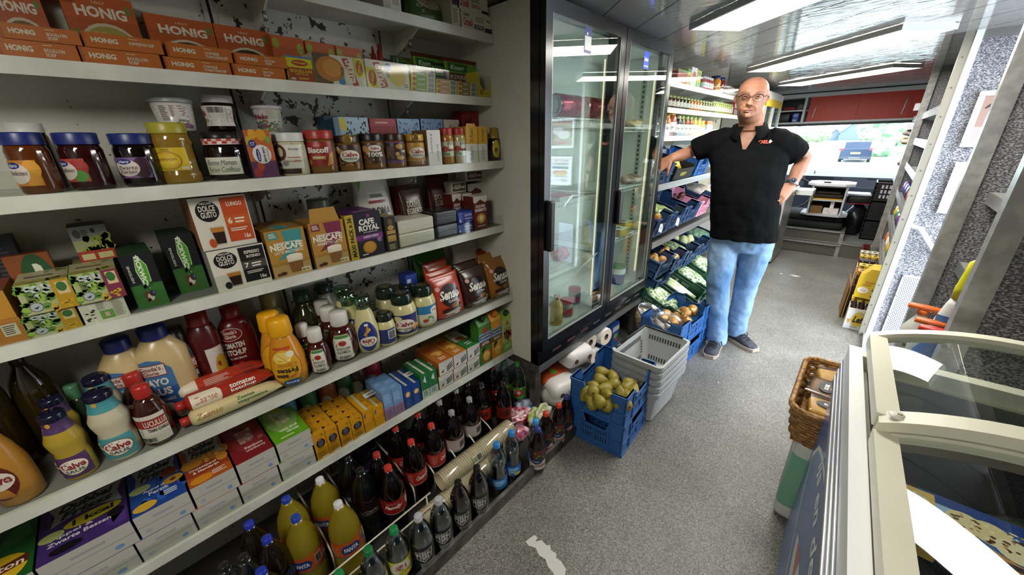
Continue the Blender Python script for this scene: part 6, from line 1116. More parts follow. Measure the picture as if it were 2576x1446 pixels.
a2=C_('tea_box','white tea box with green label and ants of print under the green wrapped one','box',4,215,331,755,.13,'#cfccb8',[('r',.38,.08,.68,.5,'#6d9a44'),('r',.48,.2,.58,.4,'#c9a8a0'),('l',.36,.55,.58,.95,8,'#8a8a7a'),('l',.7,.1,.95,.85,14,'#8a8a7a'),('d',.08,.15,.3,.6,8,.05,'#33332c')],grp='wrapped tea boxes')
b2=teab(204,322,683,'green and dark pink wrapped tea box on the white one','#7a2f44',z0=ctop(a2)+.0006,dx=.004)
bb=C_('tea_box','hidden tea box at the back carrying the single green tea box','box',4,232,322,0,.085,'#7a7a4a',[],X=-1.468,h=ctop(b2)-SZ[4]-.004,grp='wrapped tea boxes')
C_('tea_box','single green and red tea box standing on top at the back','box',4,204,299,568,.085,'#8a8c7a',TEA[:1]+[('r',0,.62,1,1,'#8a8f8a'),('d',.2,.3,1,.7,26,.12,'#9aa83a'),('r',0,0,1,.3,'#a83a2a'),('r',.08,.05,.42,.22,'#c9c08a'),('r',.52,.05,.92,.22,'#c9c08a'),('e',.18,.8,.1,.12,'#4a4e50'),('l',.3,.7,.5,.9,4,'#3a3c3a'),('e',.62,.86,.06,.07,'#2a2c2c')],X=-1.468,z0=ctop(bb)+.0005,grp='wrapped tea boxes',colt='#33302a')
PKW=[('p',[(.15,.62),(.3,.8),(.62,.9),(.88,.98),(.86,.78),(.66,.62),(.4,.56)],'#4f8a2c'),('t','PICKWICK',.2,.64,.84,.78,'#d9dcc4',0,'h')]
C_('tea_box','brown-orange tea box with green leaf emblem behind the first tea pair','box',4,86,196,640,.03,'#8a4a20',[('r',0,0,1,.3,'#b5762a'),('e',.6,.5,.4,.5,'#24502c'),('t','P',.55,.35,.75,.85,'#d9dcc4',0,'h')],X=-1.46,grp='wrapped tea boxes',colt='#7a3f1c')
C_('coffee_box','dark grey box in the back at the dark end of the tea shelf','box',4,40,130,600,.06,'#23232a',[('l',.3,.2,.8,.9,14,'#4a4a50')],X=-1.49)
PK2=[('r',0,.44,1,1,'#14181a'),('r',0,0,1,.44,'#33662a'),('p',[(.42,.92),(.52,.98),(.72,.78),(.7,.5),(.56,.34),(.42,.42),(.34,.7)],'#c9cdb4'),('p',[(.42,.9),(.52,.95),(.70,.78),(.68,.52),(.56,.38),(.44,.45),(.37,.7)],'#4f9a2c'),('t','PICKWICK',.42,.36,.58,.95,'#e2e4d4',270,'h'),('t','ENGLISH',.12,.5,.2,.8,'#c9c9b4',270),('d',.3,.36,.7,.46,10,.05,'#24501f'),('e',.42,.24,.12,.07,'#5a3a24'),('e',.5,.2,.1,.07,'#c9c0b0'),('e',.58,.26,.1,.06,'#3a2a20'),('e',.62,.27,.04,.03,'#3a5a9a'),('d',.3,.08,.7,.16,8,.04,'#6d4a30')]
C_('tea_box','dark green tea box with sideways lettering standing at the shelf front','box',4,350,431,638,.15,'#244a22',PK2,colt='#1f3a20',cols='#16241a',grp='dark green tea boxes',dx=.03)
C_('tea_box','dark green tea box with sideways lettering standing further back','box',4,455,530,590,.13,'#1f3f22',PK2,colt='#182c1a',cols='#121d14',X=-1.40,grp='dark green tea boxes')
DG=lambda bg,t1,t2,n:[('r',.52,.1,.98,.97,bg),('r',.52,.42,.98,.62,t1[1]),('e',.27,.74,.2,.2,'#15100e'),('t','DOLCE',.13,.74,.41,.85,'#d9d2c4',0,'b'),('t','GUSTO',.14,.62,.41,.73,'#d9d2c4',0,'b'),('t','NESCAFE',.17,.87,.37,.91,'#d9d2c4'),('t',t1[0],.62,.80-.07*t2,.90,.88,'#e6dccb'),('t',n,.57,.46,.65,.58,'#e6dccb'),('l',.7,.45,.94,.58,2,'#e6dccb'),('l',.58,.3,.93,.38,2,'#e0d0bb'),('t','16x',.8,.14,.92,.24,'#e6dccb'),('p',[(.22,.44),(.46,.44),(.44,.08),(.28,.08)],'#b8aa96'),('p',[(.225,.40),(.455,.40),(.44,.1),(.275,.1)],'#2a140c'),('p',[(.225,.42),(.457,.42),(.452,.33),(.238,.33)],'#b5762a'),('e',.2,.13,.06,.09,bg)]
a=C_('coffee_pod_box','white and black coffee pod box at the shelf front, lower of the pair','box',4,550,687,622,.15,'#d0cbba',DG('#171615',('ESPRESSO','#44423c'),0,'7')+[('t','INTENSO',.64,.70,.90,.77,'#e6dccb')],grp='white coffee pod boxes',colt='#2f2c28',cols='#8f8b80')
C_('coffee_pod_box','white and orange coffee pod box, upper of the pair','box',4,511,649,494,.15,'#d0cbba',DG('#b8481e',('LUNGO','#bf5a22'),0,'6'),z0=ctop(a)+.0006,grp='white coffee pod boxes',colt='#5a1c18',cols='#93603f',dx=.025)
GD_='#a87c30'
NES=lambda acc,t2:[('r',0,0,1,.25,'#b8935a'),('p',[(.42,.98),(.92,.98),(.9,.72),(.6,.44),(.18,.36),(.5,.6),(.45,.8)],acc),('p',[(.06,.82),(.3,.82),(.3,.97),(.06,.97)],acc),('l',.09,.85,.27,.95,3,'#d9d2bf'),('t','NESCAFE',.06,.58,.9,.72,'#e2dccb',0,'h'),('r',.16,.725,.84,.74,'#e2dccb'),('t',t2,.14,.5,.88,.565,'#e2dccb',0,'b'),('p',[(.4,.38),(.82,.38),(.76,.06),(.46,.06)],'#8a5a30'),('p',[(.4,.42),(.82,.42),(.81,.30),(.41,.30)],'#d9ccb4'),('e',.61,.42,.21,.05,'#e2d6c0'),('e',.24,.08,.09,.04,'#4a2c1c'),('e',.14,.07,.07,.035,'#5a3824'),('r',.72,.04,.96,.13,'#d9d5c4'),('r',.74,.055,.8,.1,'#3a8a4c'),('r',.8,.055,.86,.1,'#c9b03a'),('r',.86,.055,.92,.1,'#c9702c')]
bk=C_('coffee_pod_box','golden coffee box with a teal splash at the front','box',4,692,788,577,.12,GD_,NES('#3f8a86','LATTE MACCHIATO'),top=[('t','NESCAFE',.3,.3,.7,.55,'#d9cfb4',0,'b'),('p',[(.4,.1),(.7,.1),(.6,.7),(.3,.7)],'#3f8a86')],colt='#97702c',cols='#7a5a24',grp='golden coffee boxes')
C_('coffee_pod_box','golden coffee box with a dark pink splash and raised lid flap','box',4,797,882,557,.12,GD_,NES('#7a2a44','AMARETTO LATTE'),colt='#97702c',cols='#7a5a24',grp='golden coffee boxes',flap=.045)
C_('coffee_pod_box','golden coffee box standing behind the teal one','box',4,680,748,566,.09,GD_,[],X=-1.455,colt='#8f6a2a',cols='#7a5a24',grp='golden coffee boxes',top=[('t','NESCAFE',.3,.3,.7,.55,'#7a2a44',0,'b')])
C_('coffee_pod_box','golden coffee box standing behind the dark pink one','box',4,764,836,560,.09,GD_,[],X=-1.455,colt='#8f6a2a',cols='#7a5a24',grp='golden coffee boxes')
C_('coffee_pod_box','black and purple capsule box with a yellow spine','box',4,885,971,536,.17,'#15131a',[('r',0,0,.22,1,'#b5982c'),('t','MAXI PACK x 36',.05,.06,.17,.94,'#1a1814',90,'h'),('t','CAFE',.36,.74,.8,.87,'#e2dfd6',0,'h'),('t','ROYAL',.33,.60,.92,.73,'#e2dfd6',0,'h'),('t','SWITZERLAND',.44,.555,.86,.58,'#c9c4b8'),('r',.22,.40,1,.52,'#6a2a70'),('t','LUNGO FORTE',.42,.44,.86,.49,'#e2dfd6'),('e',.56,.22,.2,.14,'#b5762a'),('e',.56,.22,.15,.1,'#c9902f'),('p',[(.8,.4),(.95,.42),(.92,.3),(.82,.32)],'#8a5a90'),('r',.58,.9,.68,.97,'#7a2a70'),('l',.32,.04,.5,.1,1,'#c9c4b8')],top=[('r',.0,0,1,1,'#4a1f50'),('t','CAFE ROYAL',.35,.2,.8,.35,'#b59ab8')],colt='#4a1f50',cols='#a88c2a')
C_('coffee_box','slim black and gold instant coffee box next to the purple capsules','box',4,977,1004,544,.09,'#1a1510',[('e',.5,.84,.22,.09,'#6a4a24'),('e',.5,.68,.3,.07,'#a8843c'),('r',.1,.5,.9,.6,'#a8843c'),('r',.1,.28,.9,.46,'#a8843c'),('l',.15,.05,.85,.22,5,'#a89a74')],colt='#8f7434',cols='#2a2318')
def brick(name,label,S,xl,xr,yt,D,col,z0=None,els=(),grp=None,dx=.02,X=None,r=.3,h=None,rz=0):
 X=(SX[S]-dx)if X is None else X;z0=SZ[S]+.001 if z0 is None else z0;Y0=yx(xl,X,z0);Y1=yx(xr,X,z0)
 if h is None:h=zy(yt,X,(Y0+Y1)/2)-z0
 w=Y1-Y0;t=thing(name,label,'pack',(X,Y0,z0),grp,rz);mb=MB();bm=bmesh.new();bmesh.ops.create_cube(bm,size=1)
 for v in bm.verts:v.co=Vector((-D*(.5-v.co.x),w*(v.co.y+.5),h*(v.co.z+.5)))
 bmesh.ops.bevel(bm,geom=bm.edges[:],offset=min(h,w)*.14,segments=3,profile=.6,affect='EDGES');rnd=random.Random(int(xl))
 for v in bm.verts:v.co+=Vector((rnd.uniform(-1,1),rnd.uniform(-1,1),rnd.uniform(-1,1)))*.0012
 mb.bm(bm,M(col,r),smooth=True);mb.box(-.0005,w*.06,h*.46,.0014,w*.94,h*.54,M(col,r));mb.build('packet',t)
 if els:mb=MB();art(mb,fplane((.0006,0,0),(0,w,0),(0,0,h)),els);mb.build('print',t)
 t['_top']=z0+h;return t
a=brick('coffee_pack','white vacuum coffee brick at the shelf front, lower of two',4,1008,1095,582,.14,'#bdb8a6',grp='white coffee bricks');brick('coffee_pack','white vacuum coffee brick at the shelf front, upper of two',4,1004,1092,550,.14,'#c4bfae',z0=a['_top']+.001,grp='white coffee bricks')
a=brick('coffee_pack','black vacuum coffee brick beside the blue packs, lower of two',4,1101,1154,564,.12,'#26262a',grp='black coffee bricks');brick('coffee_pack','black vacuum coffee brick beside the blue packs, upper of two',4,1097,1151,530,.13,'#2c2a2c',z0=a['_top']+.001,grp='black coffee bricks')
DB=[('p',[(.08,.15),(.2,.15),(.1,.5)],'#c9cbd8'),('t','DOUWE',.42,.56,.86,.78,'#d6d6dc',0,'b'),('t','EGBERTS',.42,.32,.9,.52,'#d6d6dc',0,'b'),('t','zacht',.5,.1,.75,.22,'#c9cbd8')]
a=brick('coffee_pack','blue coffee pack beside the tall red one, lower of two',4,1153,1192,562,.1,'#1c3a94',None,DB,'blue coffee packs');brick('coffee_pack','blue coffee pack beside the tall red one, upper of two',4,1153,1193,531,.1,'#1c3a94',a['_top']+.001,DB,'blue coffee packs')
DE=[('p',[(0,.84),(.15,.8),(.5,.9),(.85,.8),(1,.84),(1,1),(0,1)],'#cfc9bb'),('t','DOUWE',.16,.66,.84,.75,'#dcd6c8',0,'h'),('t','EGBERTS',.1,.55,.92,.64,'#dcd6c8',0,'h'),('e',.52,.34,.36,.16,'#a8602a'),('e',.52,.34,.26,.13,'#c9a03a'),('e',.52,.34,.12,.09,'#d9cfa8'),('t','AROMA ROOD',.22,.1,.8,.14,'#dcd6c8')]
C_('coffee_pack','tall dark red coffee pack with a seated figure emblem, at the shelf front','pack',4,1194,1228,493,.07,'#5a1c16',DE,colt='#cfc9bb',grp='dark red coffee packs')
for i,(xl,xr,X)in enumerate(((1143,1166,-1.40),(1167,1192,-1.40),(1181,1222,-1.475))):C_('coffee_pack',['dark red coffee pack farthest behind the blue packs','dark red coffee pack second behind the blue packs','dark red coffee pack at the back under the white brick'][i],'pack',4,xl,xr,(488,487,461)[i],.07,'#5a1c16',DE[:3],X=X,colt='#c4beb0',grp='dark red coffee packs')
LB=[('r',.1,.18,.9,.85,'#4a1d18'),('t','DOUWE',.2,.56,.62,.76,'#d6cfc0',0,'b'),('t','EGBERTS',.2,.32,.62,.52,'#d6cfc0',0,'b'),('r',.68,.35,.84,.6,'#b5a89a')]
brick('coffee_pack','white coffee brick with brown label lying on the packs at the very top',4,1172,1216,428,.08,'#c9c4b8',SZ[4]+zy(461,-1.475,1.2)-SZ[4]+.002,LB,'white bricks with brown labels',X=-1.47)
zz=zy(486,-1.45,yx(1150,-1.45,1.25));C_('coffee_pack','dark coffee carton at the back under the small white brick','pack',4,1150,1185,0,.08,'#4a1814',[],X=-1.45,h=zz-SZ[4],grp='dark red coffee packs')
brick('coffee_pack','white coffee brick with brown label behind the dark red coffee bag',4,1136,1174,457,.08,'#c9c4b8',zz+.001,LB,'white bricks with brown labels',X=-1.448)
spouch('coffee_bag','white coffee bag with big black lettering at the back','bag',4,925,1010,445,'#c4c0b4',[('t','AROMA',.2,.42,.86,.56,'#23231f',0,'b'),('r',.28,.64,.78,.78,'#d6d2c6'),('r',.28,.62,.78,.66,'#8a2f2a'),('t','ORIGINAL',.34,.7,.72,.75,'#2f5a34'),('l',.2,.32,.8,.37,1,'#5a564c'),('t','VOLLE',.24,.22,.5,.27,'#8a4a30'),('p',[(.0,.2),(.2,.34),(.15,.5),(0,.45)],'#7a2a1c'),('e',.82,.1,.3,.16,'#3a2014'),('p',[(.1,.8),(.25,.95),(.12,.97)],'#6d9a44')],X=-1.46,th=.035,lean=.08)
spouch('coffee_bag','brown coffee bag with white lettering in front of the dark red one','bag',4,1028,1082,470,'#3a2318',[('t','DOUWE',.2,.62,.8,.74,'#cfc4b0',0,'b'),('t','EGBERTS',.16,.49,.86,.6,'#cfc4b0',0,'b'),('e',.5,.26,.3,.16,'#8a7a3a'),('e',.5,.26,.2,.12,'#b5a25a')],X=-1.42,th=.03,grp='coffee bags',lean=.05)
spouch('coffee_bag','dark red coffee bag with a round emblem at the back','bag',4,1092,1150,440,'#4a1512',[('t','DOUWE',.2,.56,.84,.66,'#cfc4b0',0,'b'),('t','EGBERTS',.2,.45,.86,.55,'#cfc4b0',0,'b'),('e',.52,.28,.28,.13,'#b59a3a'),('t','AROMA ROOD',.2,.06,.8,.11,'#cfc4b0')],X=-1.48,th=.03,grp='coffee bags',lean=.03)
C_('coffee_box','red box at the back behind the brown coffee bag','box',4,1010,1062,468,.05,'#6d1c16',[],X=-1.495)
jar('glass_jar','empty-looking dark glass jar at the back behind the golden coffee boxes','jar',4,826,56,500,JAR,M('#2a2a24',.1,0,.7),'#5a5a50',X=-1.46)
# ================================================================ sauces, coffee pads (fifth shelf)
def bot(name,label,S,xc,w,yt,prof,body,capc,lab=(),labz=(.15,.6),labc=None,span=1.9,phi=-.5,X=None,grp=None,sx=1.,capn='cap',dx=.015,extra=None,labn=None,br=None,ex=None,lidr=.35,h=None,fill=None):
 return jar(name,label,name.split('_')[-1]if name.split('_')[-1]in('bottle','jar','tube')else 'bottle',S,xc,w,yt,prof,body,capc,lab,labz,span,phi,dx,(),grp,None,X,labc,capn,sx,1.,h,fill,extra,None,.35,lidr,None,'bottle')
SQ=[(.86,0),(.98,.03),(1,.12),(.95,.4),(.9,.58),(.62,.74),(.5,.8),None,(.56,.79),(.6,.82),(.62,.97),(.55,1)]
FLT=.62
bot('mustard_bottle','big mustard yellow bottle with a dark red oval label, nearest the dark end',5,66,124,1092,[(.8,0),(.98,.04),(1,.3),(.98,.55),(.72,.8),(.5,.94),(.48,1),(.42,.97),None],'#a8772a','#a8772a',[('e',.5,.5,.5,.5,'#5a1a14'),('e',.5,.55,.46,.26,'#cfc8ba'),('t','Calve',.1,.46,.9,.70,'#7a2420',0,'h'),('p',[(.2,.1),(.8,.05),(.7,.3),(.3,.3)],'#a8702a'),('e',.45,.88,.18,.06,'#a8702a')],(.14,.66),None,1.8,-.55,grp='mustard yellow bottles')
bot('mustard_bottle','big mustard yellow bottle standing behind the other mustard bottle',5,20,110,1052,[(.8,0),(.98,.04),(1,.3),(.98,.55),(.72,.8),(.5,.94),(.48,1),(.42,.97),None],'#a8772a','#a8772a',X=-1.36,grp='mustard yellow bottles')
SJ=[(.8,0),(.9,.03),(.92,.3),(.82,.42),(.98,.56),(.99,.62),(.7,.78),(.62,.84),(.6,.92),None,(.68,.90),(.70,.97),(.6,1)]
CV=lambda bg,nm,ex=():[('r',0,0,1,1,bg),('e',.6,.5,.33,.38,'#6a2a24'),('e',.6,.5,.31,.35,'#d9d3c6'),('t','Calve',.34,.42,.86,.72,'#8a2426',0,'h'),('t',nm,.4,.24,.8,.38,'#33332c')]+list(ex)
def neck(c):return lambda t,r,h,bp:(lambda mb:(art(mb,fcyl((0,0,0),lambda z:prof_r(bp)(z)+.0012,-.5,4.2,h*.75,h*.91),[('r',0,0,1,1,c),('l',.35,.15,.65,.5,2,'#c9c4c8'),('e',.5,.75,.05,.2,'#c99a3a')],nu=20),kid(mb.build('neck_label',t))))(MB())
CURRY,GA='#a8902f','#bdb79c'
for i,(xc,w,yt,X,c,lc,lb,bod)in enumerate(((212,98,1037,None,'#4a2f5a','purple','front',CURRY),(205,84,1000,-1.37,'#4a2f5a','purple','behind',CURRY),(320,100,984,None,'#3f8a90','teal','front',GA),(312,88,945,-1.37,'#3f8a90','teal','behind',GA))):
 bot('sauce_jar',('yellow curry' if lc=='purple' else 'white garlic')+' sauce jar with navy lid and '+lc+' label, '+('at the shelf front' if lb=='front' else 'standing behind its twin'),5,xc,w,yt,SJ,bod,'#14142a',CV(c,'SAUS',[('d',.0,.0,.35,.9,6,.1,'#c9b88a')]),(.06,.38),None,2.6,-.45,X=X,grp='waisted sauce jars',extra=neck(c),lidr=.15)
bot('sauce_bottle','green-capped bottle seen from above behind the curry jars',5,250,60,968,SQ,'#23301f','#4a7a58',X=-1.42)
bot('oil_bottle','big dark oil bottle with golden glints at the dark end, farthest',5,60,120,880,[(.9,0),(1,.05),(1,.6),(.8,.75),(.35,.88),(.3,.93),None,(.33,.92),(.33,1)],M('#2a2008',.06,0,.8),'#1a1a14',X=-1.42,grp='dark oil bottles');bot('oil_bottle','big dark oil bottle with golden glints at the dark end, behind the green cap',5,165,110,890,[(.9,0),(1,.05),(1,.6),(.8,.75),(.35,.88),(.3,.93),None,(.33,.92),(.33,1)],M('#2a2008',.06,0,.8),'#1a1a14',X=-1.45,grp='dark oil bottles')
LUC=[('r',0,0,1,1,'#c9c2b4'),('r',0,.55,1,.86,'#8f2a20'),('t','LUCULLUS',.45,.60,1,.80,'#d6cfc0',0,'b'),('l',.05,.88,.5,.98,1,'#4a3a34'),('l',.05,.58,.4,.82,5,'#4a1c18'),('t','THAI CHILLI',.5,.40,.98,.52,'#2a2624'),('b',.2,.04,.6,.2,'#33302c'),('l',.05,.25,.4,.5,6,'#6a645a')]
for i,(xc,yt,X)in enumerate(((410,968,None),(388,938,-1.36))):bot('sauce_bottle','dark chilli sauce bottle with red cap and red-white label, '+('at the front' if i==0 else 'behind its twin'),5,xc,80,yt,[(.92,0),(1,.04),(1,.55),(.7,.74),(.44,.82),None,(.5,.8),(.54,.83),(.54,.96),(.46,1)],M('#35120a',.08,0,.7),'#a8261e',LUC,(.08,.56),None,2.6,-.55,X=X,grp='red-capped chilli bottles')
MS=[('p',[(0,0),(1,0),(1,.8),(.8,.96),(.5,1),(.2,.96),(0,.8)],'#3f6f9c'),('r',0,0,1,.5,'#23508a'),('r',.12,.72,.88,.92,'#7a2420'),('r',.14,.735,.86,.905,'#cfc8ba'),('t',"Gouda's",.22,.82,.78,.89,'#7a2420',0,'b'),('t','Glorie',.3,.745,.7,.81,'#7a2420',0,'b'),('t','MAYO',.16,.55,.84,.68,'#d9d4c6',0,'h'),('t','SAUS',.2,.38,.84,.51,'#d9d4c6',0,'h'),('t','FRIS & ROMIG',.2,.27,.84,.32,'#c9c4b6'),('e',.4,.1,.28,.1,'#c9a03a'),('e',.6,.14,.2,.1,'#d9d2bc')]
for i,(xc,yt,X)in enumerate(((464,818,-1.365),(380,850,-1.385))):bot('mayonnaise_bottle','tall cream mayonnaise squeeze bottle with blue label, '+('the one with its dark blue cap showing' if i==0 else 'half hidden behind its twin'),5,xc,128,yt,[(.92,0),(1,.03),(1,.55),(.95,.72),(.6,.84),(.45,.88),None,(.5,.87),(.52,.98),(.45,1)],'#bfa878','#1c2a6c',MS,(.06,.70),None,1.5,-.62,X=X,grp='tall mayonnaise bottles',sx=.75)
bot('sauce_bottle','black-capped chilli sauce bottle with a spicy red-black label',5,506,62,822,[(.92,0),(1,.03),(1,.68),(.85,.76),(.6,.8),None,(.64,.79),(.64,1)],M('#180a08',.1,0,.7),'#15130f',[('r',0,0,1,1,'#1a1412'),('r',0,.6,1,.82,'#8f2a20'),('t','LUCULLUS',.1,.65,1,.78,'#d6cfc0',0,'b'),('t','CHILLI SAUCE',.15,.48,.95,.57,'#cfc8b8'),('e',.5,.9,.2,.08,'#a83a2a'),('e',.5,.3,.3,.14,'#a8702a'),('d',.2,.2,.8,.42,10,.07,'#6d2a1c'),('r',0,0,1,.13,'#a8261e'),('t','SPICY',.25,.03,.6,.1,'#e0d8c8',0,'b')],(.06,.76),None,2.4,-.5,X=-1.41)
bot('sauce_bottle','dark red bottle with a white side label behind the lying tubes',5,562,70,782,[(.92,0),(1,.03),(1,.72),(.8,.84),(.66,.86),None,(.7,.85),(.68,1)],'#4a0f12','#7a1a18',[('r',.5,0,1,.9,'#c9c2ba'),('e',.85,.5,.2,.24,'#b59a2c'),('d',.6,.1,.95,.6,8,.06,'#8a2a24')],(.06,.66),None,2.4,-.3,X=-1.40)
bot('ketchup_bottle','tall dark red ketchup squeeze bottle behind the lying tubes',5,632,84,770,[(.92,0),(1,.03),(1,.62),(.9,.76),(.5,.88),None,(.5,.87),(.5,1)],'#5a0f12','#7a1416',[('e',.5,.86,.44,.12,'#cfc8ba'),('e',.5,.86,.42,.11,'#6d1416'),('t',"Gouda's",.24,.87,.76,.94,'#cfc8ba',0,'b'),('t','Glorie',.3,.79,.7,.86,'#cfc8ba',0,'b'),('t','TOMATEN',.1,.60,.9,.71,'#c9c2b4',0,'h'),('t','KETCHUP',.1,.46,.9,.57,'#c9c2b4',0,'h'),('t','VOL VAN SMAAK',.2,.38,.85,.42,'#c9c2b4'),('e',.4,.2,.2,.1,'#a8281e'),('e',.62,.22,.18,.1,'#a8281e')],(.1,.78),None,1.6,-.5,X=-1.41,sx=.7)
def tube_(label,a,b_,r,col,els,X,grp='lying sauce tubes',cap='#a8261e',z=None):
 z=SZ[5]+r*.75 if z is None else z;y0=yx(a,X,z);y1=yx(b_,X,z);L=y1-y0;t=thing('sauce_tube',label,'tube',(X,y0,z),grp);mb=MB();rings=[]
 for v,kx,kz in((0,.55,.5),(.04,.95,.72),(.2,1,.75),(.6,1,.75),(.88,.9,.55),(.97,.95,.12),(1,.95,.05)):rings.append([Vector((r*kx*cos(q),L*v,r*kz*sin(q)))for q in[i*pi/10 for i in range(20)]])
 mb.loft(rings,M(col,.22));mb.build('tube',t);mb=MB();mb.cyl((0,0,-.0),(0,-.022,0),r*.42,M(cap,.4),14);mb.build('cap',t)
 mb=MB();pr=[(0,.5,.5),(.04,.95,.72),(.2,1,.75),(.6,1,.75),(.88,.9,.55),(.97,.95,.12),(1,.95,.05)]
 def fm(u,v,o=0.):
  for(v0,a0,b0),(v1,a1,b1)in zip(pr,pr[1:]):
   if v0<=u<=v1:k=(u-v0)/(v1-v0);kx=a0+(a1-a0)*k;kz=b0+(b1-b0)*k;break
  else:kx,kz=.95,.05
  q=R(-30)+v*R(110);return Vector(((r*kx+o*1.5+.0006)*cos(q),L*u,(r*kz+o*1.5+.0006)*sin(q)))
 art(mb,fm,els,nu=24);mb.build('print',t)
tube_('cream mayonnaise tube with green lettering lying at the shelf front',478,704,.032,'#c9b88a',[('t','Zaanse',.05,.35,.32,.7,'#a8602a',0,'i'),('t','mayonaise',.48,.3,.82,.55,'#2f6a3c',0,'b'),('t','Zaanse',.48,.6,.68,.8,'#2f6a3c',0,'b')],-1.305)
tube_('red and white ketchup tube with white lettering lying on the cream one',466,680,.034,'#9a2a1c',[('p',[(.05,0),(.36,0),(.38,.3),(.35,.5),(.38,.7),(.34,.9),(.05,.95)],'#cfc4ac'),('t','Zaanse',.08,.3,.33,.7,'#a8402a',0,'i'),('t','tomaten',.48,.5,.78,.75,'#ded6c8',0,'b'),('t','ketchup',.48,.22,.78,.47,'#ded6c8',0,'b')],-1.335,z=SZ[5]+.062)
tube_('red ketchup tube with a bar code lying at the back of the tube heap',448,660,.03,'#a83422',[('r',.0,0,.2,1,'#cfc4ac'),('b',.72,.3,.88,.7,'#2a2624'),('l',.28,.3,.6,.8,5,'#c9a094')],-1.395,z=SZ[5]+.075);tube_('red ketchup tube lying at the bottom under the other tubes',440,650,.032,'#8f281c',[('r',.0,0,.2,1,'#cfc4ac')],-1.39)
RM=[('e',.5,.46,.5,.46,'#b5561e'),('e',.5,.47,.47,.42,'#cf9a1c'),('e',.48,.72,.3,.12,'#d9c05a'),('p',[(.3,.7),(.7,.62),(.72,.66),(.34,.76)],'#e0cc7a'),('p',[(.3,.78),(.6,.62),(.64,.66),(.34,.82)],'#cfae4a'),('t','Classic',.3,.48,.85,.58,'#a8522a',180,'i'),('t','Frites',.25,.34,.85,.46,'#2a2418',180,'h'),('t','saus',.2,.25,.55,.33,'#2a2418',180,'h'),('e',.62,.1,.3,.09,'#3f7a34'),('e',.62,.1,.26,.075,'#23408a'),('t','Remia',.42,.07,.82,.13,'#d9dce0',180,'bi'),('e',.74,.78,.13,.07,'#d9cfb4'),('r',.2,.9,.8,.95,'#b5401e')]
RP=[(.7,0),(.88,.02),(1,.2),(.97,.42),(.74,.62),(.58,.72),(.54,.76),None,(.63,.755),(.66,.77),(.60,.98),(.54,1)]
for i,(xc,w,yt,X)in enumerate(((739,86,799,None),(716,80,786,-1.33))):bot('sauce_bottle','yellow fries sauce squeeze bottle standing on its label upside down, '+('front one' if i==0 else 'the one behind'),5,xc,w,yt,RP,'#c98414','#e0a00e',RM if i==0 else RM[:2],(.02,.66),None,1.9,-.5,X=X,grp='yellow fries sauce bottles')
HZ=[('p',[(.05,0),(.95,0),(1,.12),(.9,.2),(.9,.8),(.82,1),(.18,1),(.1,.8),(.1,.2),(0,.12)],'#8a8a6a'),('p',[(.09,.03),(.91,.03),(.95,.12),(.86,.2),(.86,.8),(.79,.97),(.21,.97),(.14,.8),(.14,.2),(.05,.12)],'#d6d2c2'),('r',.2,.86,.8,.96,'#3f7a34'),('e',.5,.68,.16,.1,'#9a2a1c'),('p',[(.2,.6),(.3,.72),(.25,.5)],'#4f8a3c'),('t','KETCHUP',.22,.42,.78,.52,'#2f3a2c',180,'b'),('t','TOMATO',.22,.28,.78,.39,'#2f3a2c',180,'b'),('t','HEINZ',.25,.06,.75,.17,'#2f3a2c',180,'b')]
HP=[(.7,0),(.86,.02),(1,.2),(1,.46),(.86,.62),(.54,.74),None,(.60,.73),(.64,.75),(.64,.97),(.58,1)]
KB=M('#3a0f0a',.1,0,.7)
for xc,w,yt,X,lb in((812,54,826,None,'small ketchup bottle with white cap at the shelf front'),(782,46,815,-1.35,'small ketchup bottle with white cap behind the small front one'),(872,66,782,-1.285,'large ketchup bottle with white cap, nearest the mayonnaise squeeze bottle'),(846,58,771,-1.36,'large ketchup bottle with white cap, second row'),(832,54,756,-1.43,'large ketchup bottle with white cap, back row')):
 bot('ketchup_bottle',lb,5,xc,w,yt,HP,KB,'#cfcdc4',HZ,(.06,.60),None,1.7,-.45,X=X,grp='white-capped ketchup bottles')
for xc,yt,X,lb in((931,745,None,'front'),(896,736,-1.33,'middle'),(884,722,-1.39,'rear')):
 bot('mayonnaise_bottle','mayonnaise squeeze bottle standing on its clear cap side up, blue oval label, '+lb+' of three',5,xc,58,yt,[(.7,0),(.88,.02),(1,.2),(.98,.42),(.7,.7),(.5,.78),(.48,.8),None,(.52,.79),(.5,.86),(.62,.88),(.68,1)],'#c9c08a',glassy('clear_green_cap','#8fc0a0',.2,.6,.1),[('e',.5,.5,.5,.5,'#1f2f72'),('e',.5,.34,.42,.17,'#d6d0c0'),('t','Calve',.2,.27,.8,.42,'#8a2426',180,'h'),('p',[(.35,.55),(.7,.72),(.62,.8),(.32,.6)],'#c99a3a'),('p',[(.45,.5),(.6,.85),(.5,.85),(.4,.55)],'#b5822a'),('r',.4,.86,.6,.93,'#d6d6c0')],(.05,.60),None,1.7,-.4,X=X,grp='clear-capped mayonnaise bottles')
MJ=[(.8,0),(.96,.04),(1,.2),(1,.6),(.86,.74),(.7,.78),None,(.8,.77),(.82,.92),(.76,.97),(.7,1)]
LID_=[('e',.5,.5,.42,.36,'#8a6a2c'),('e',.5,.5,.38,.31,'#23332a'),('t','Calve',.26,.42,.74,.58,'#a8843c',0,'b')]
MB_=[('r',0,0,1,1,'#23306a'),('e',.5,.45,.36,.36,'#6a2a24'),('e',.5,.45,.34,.33,'#d9d3c6'),('t','Calve',.24,.4,.78,.64,'#8a2426',0,'h'),('t','MAYONAISE',.28,.22,.74,.34,'#33332c',0,'b'),('e',.3,.82,.14,.14,'#c9bc8a'),('p',[(.78,.1),(.98,.3),(.9,.5),(.74,.3)],'#c9983a')]
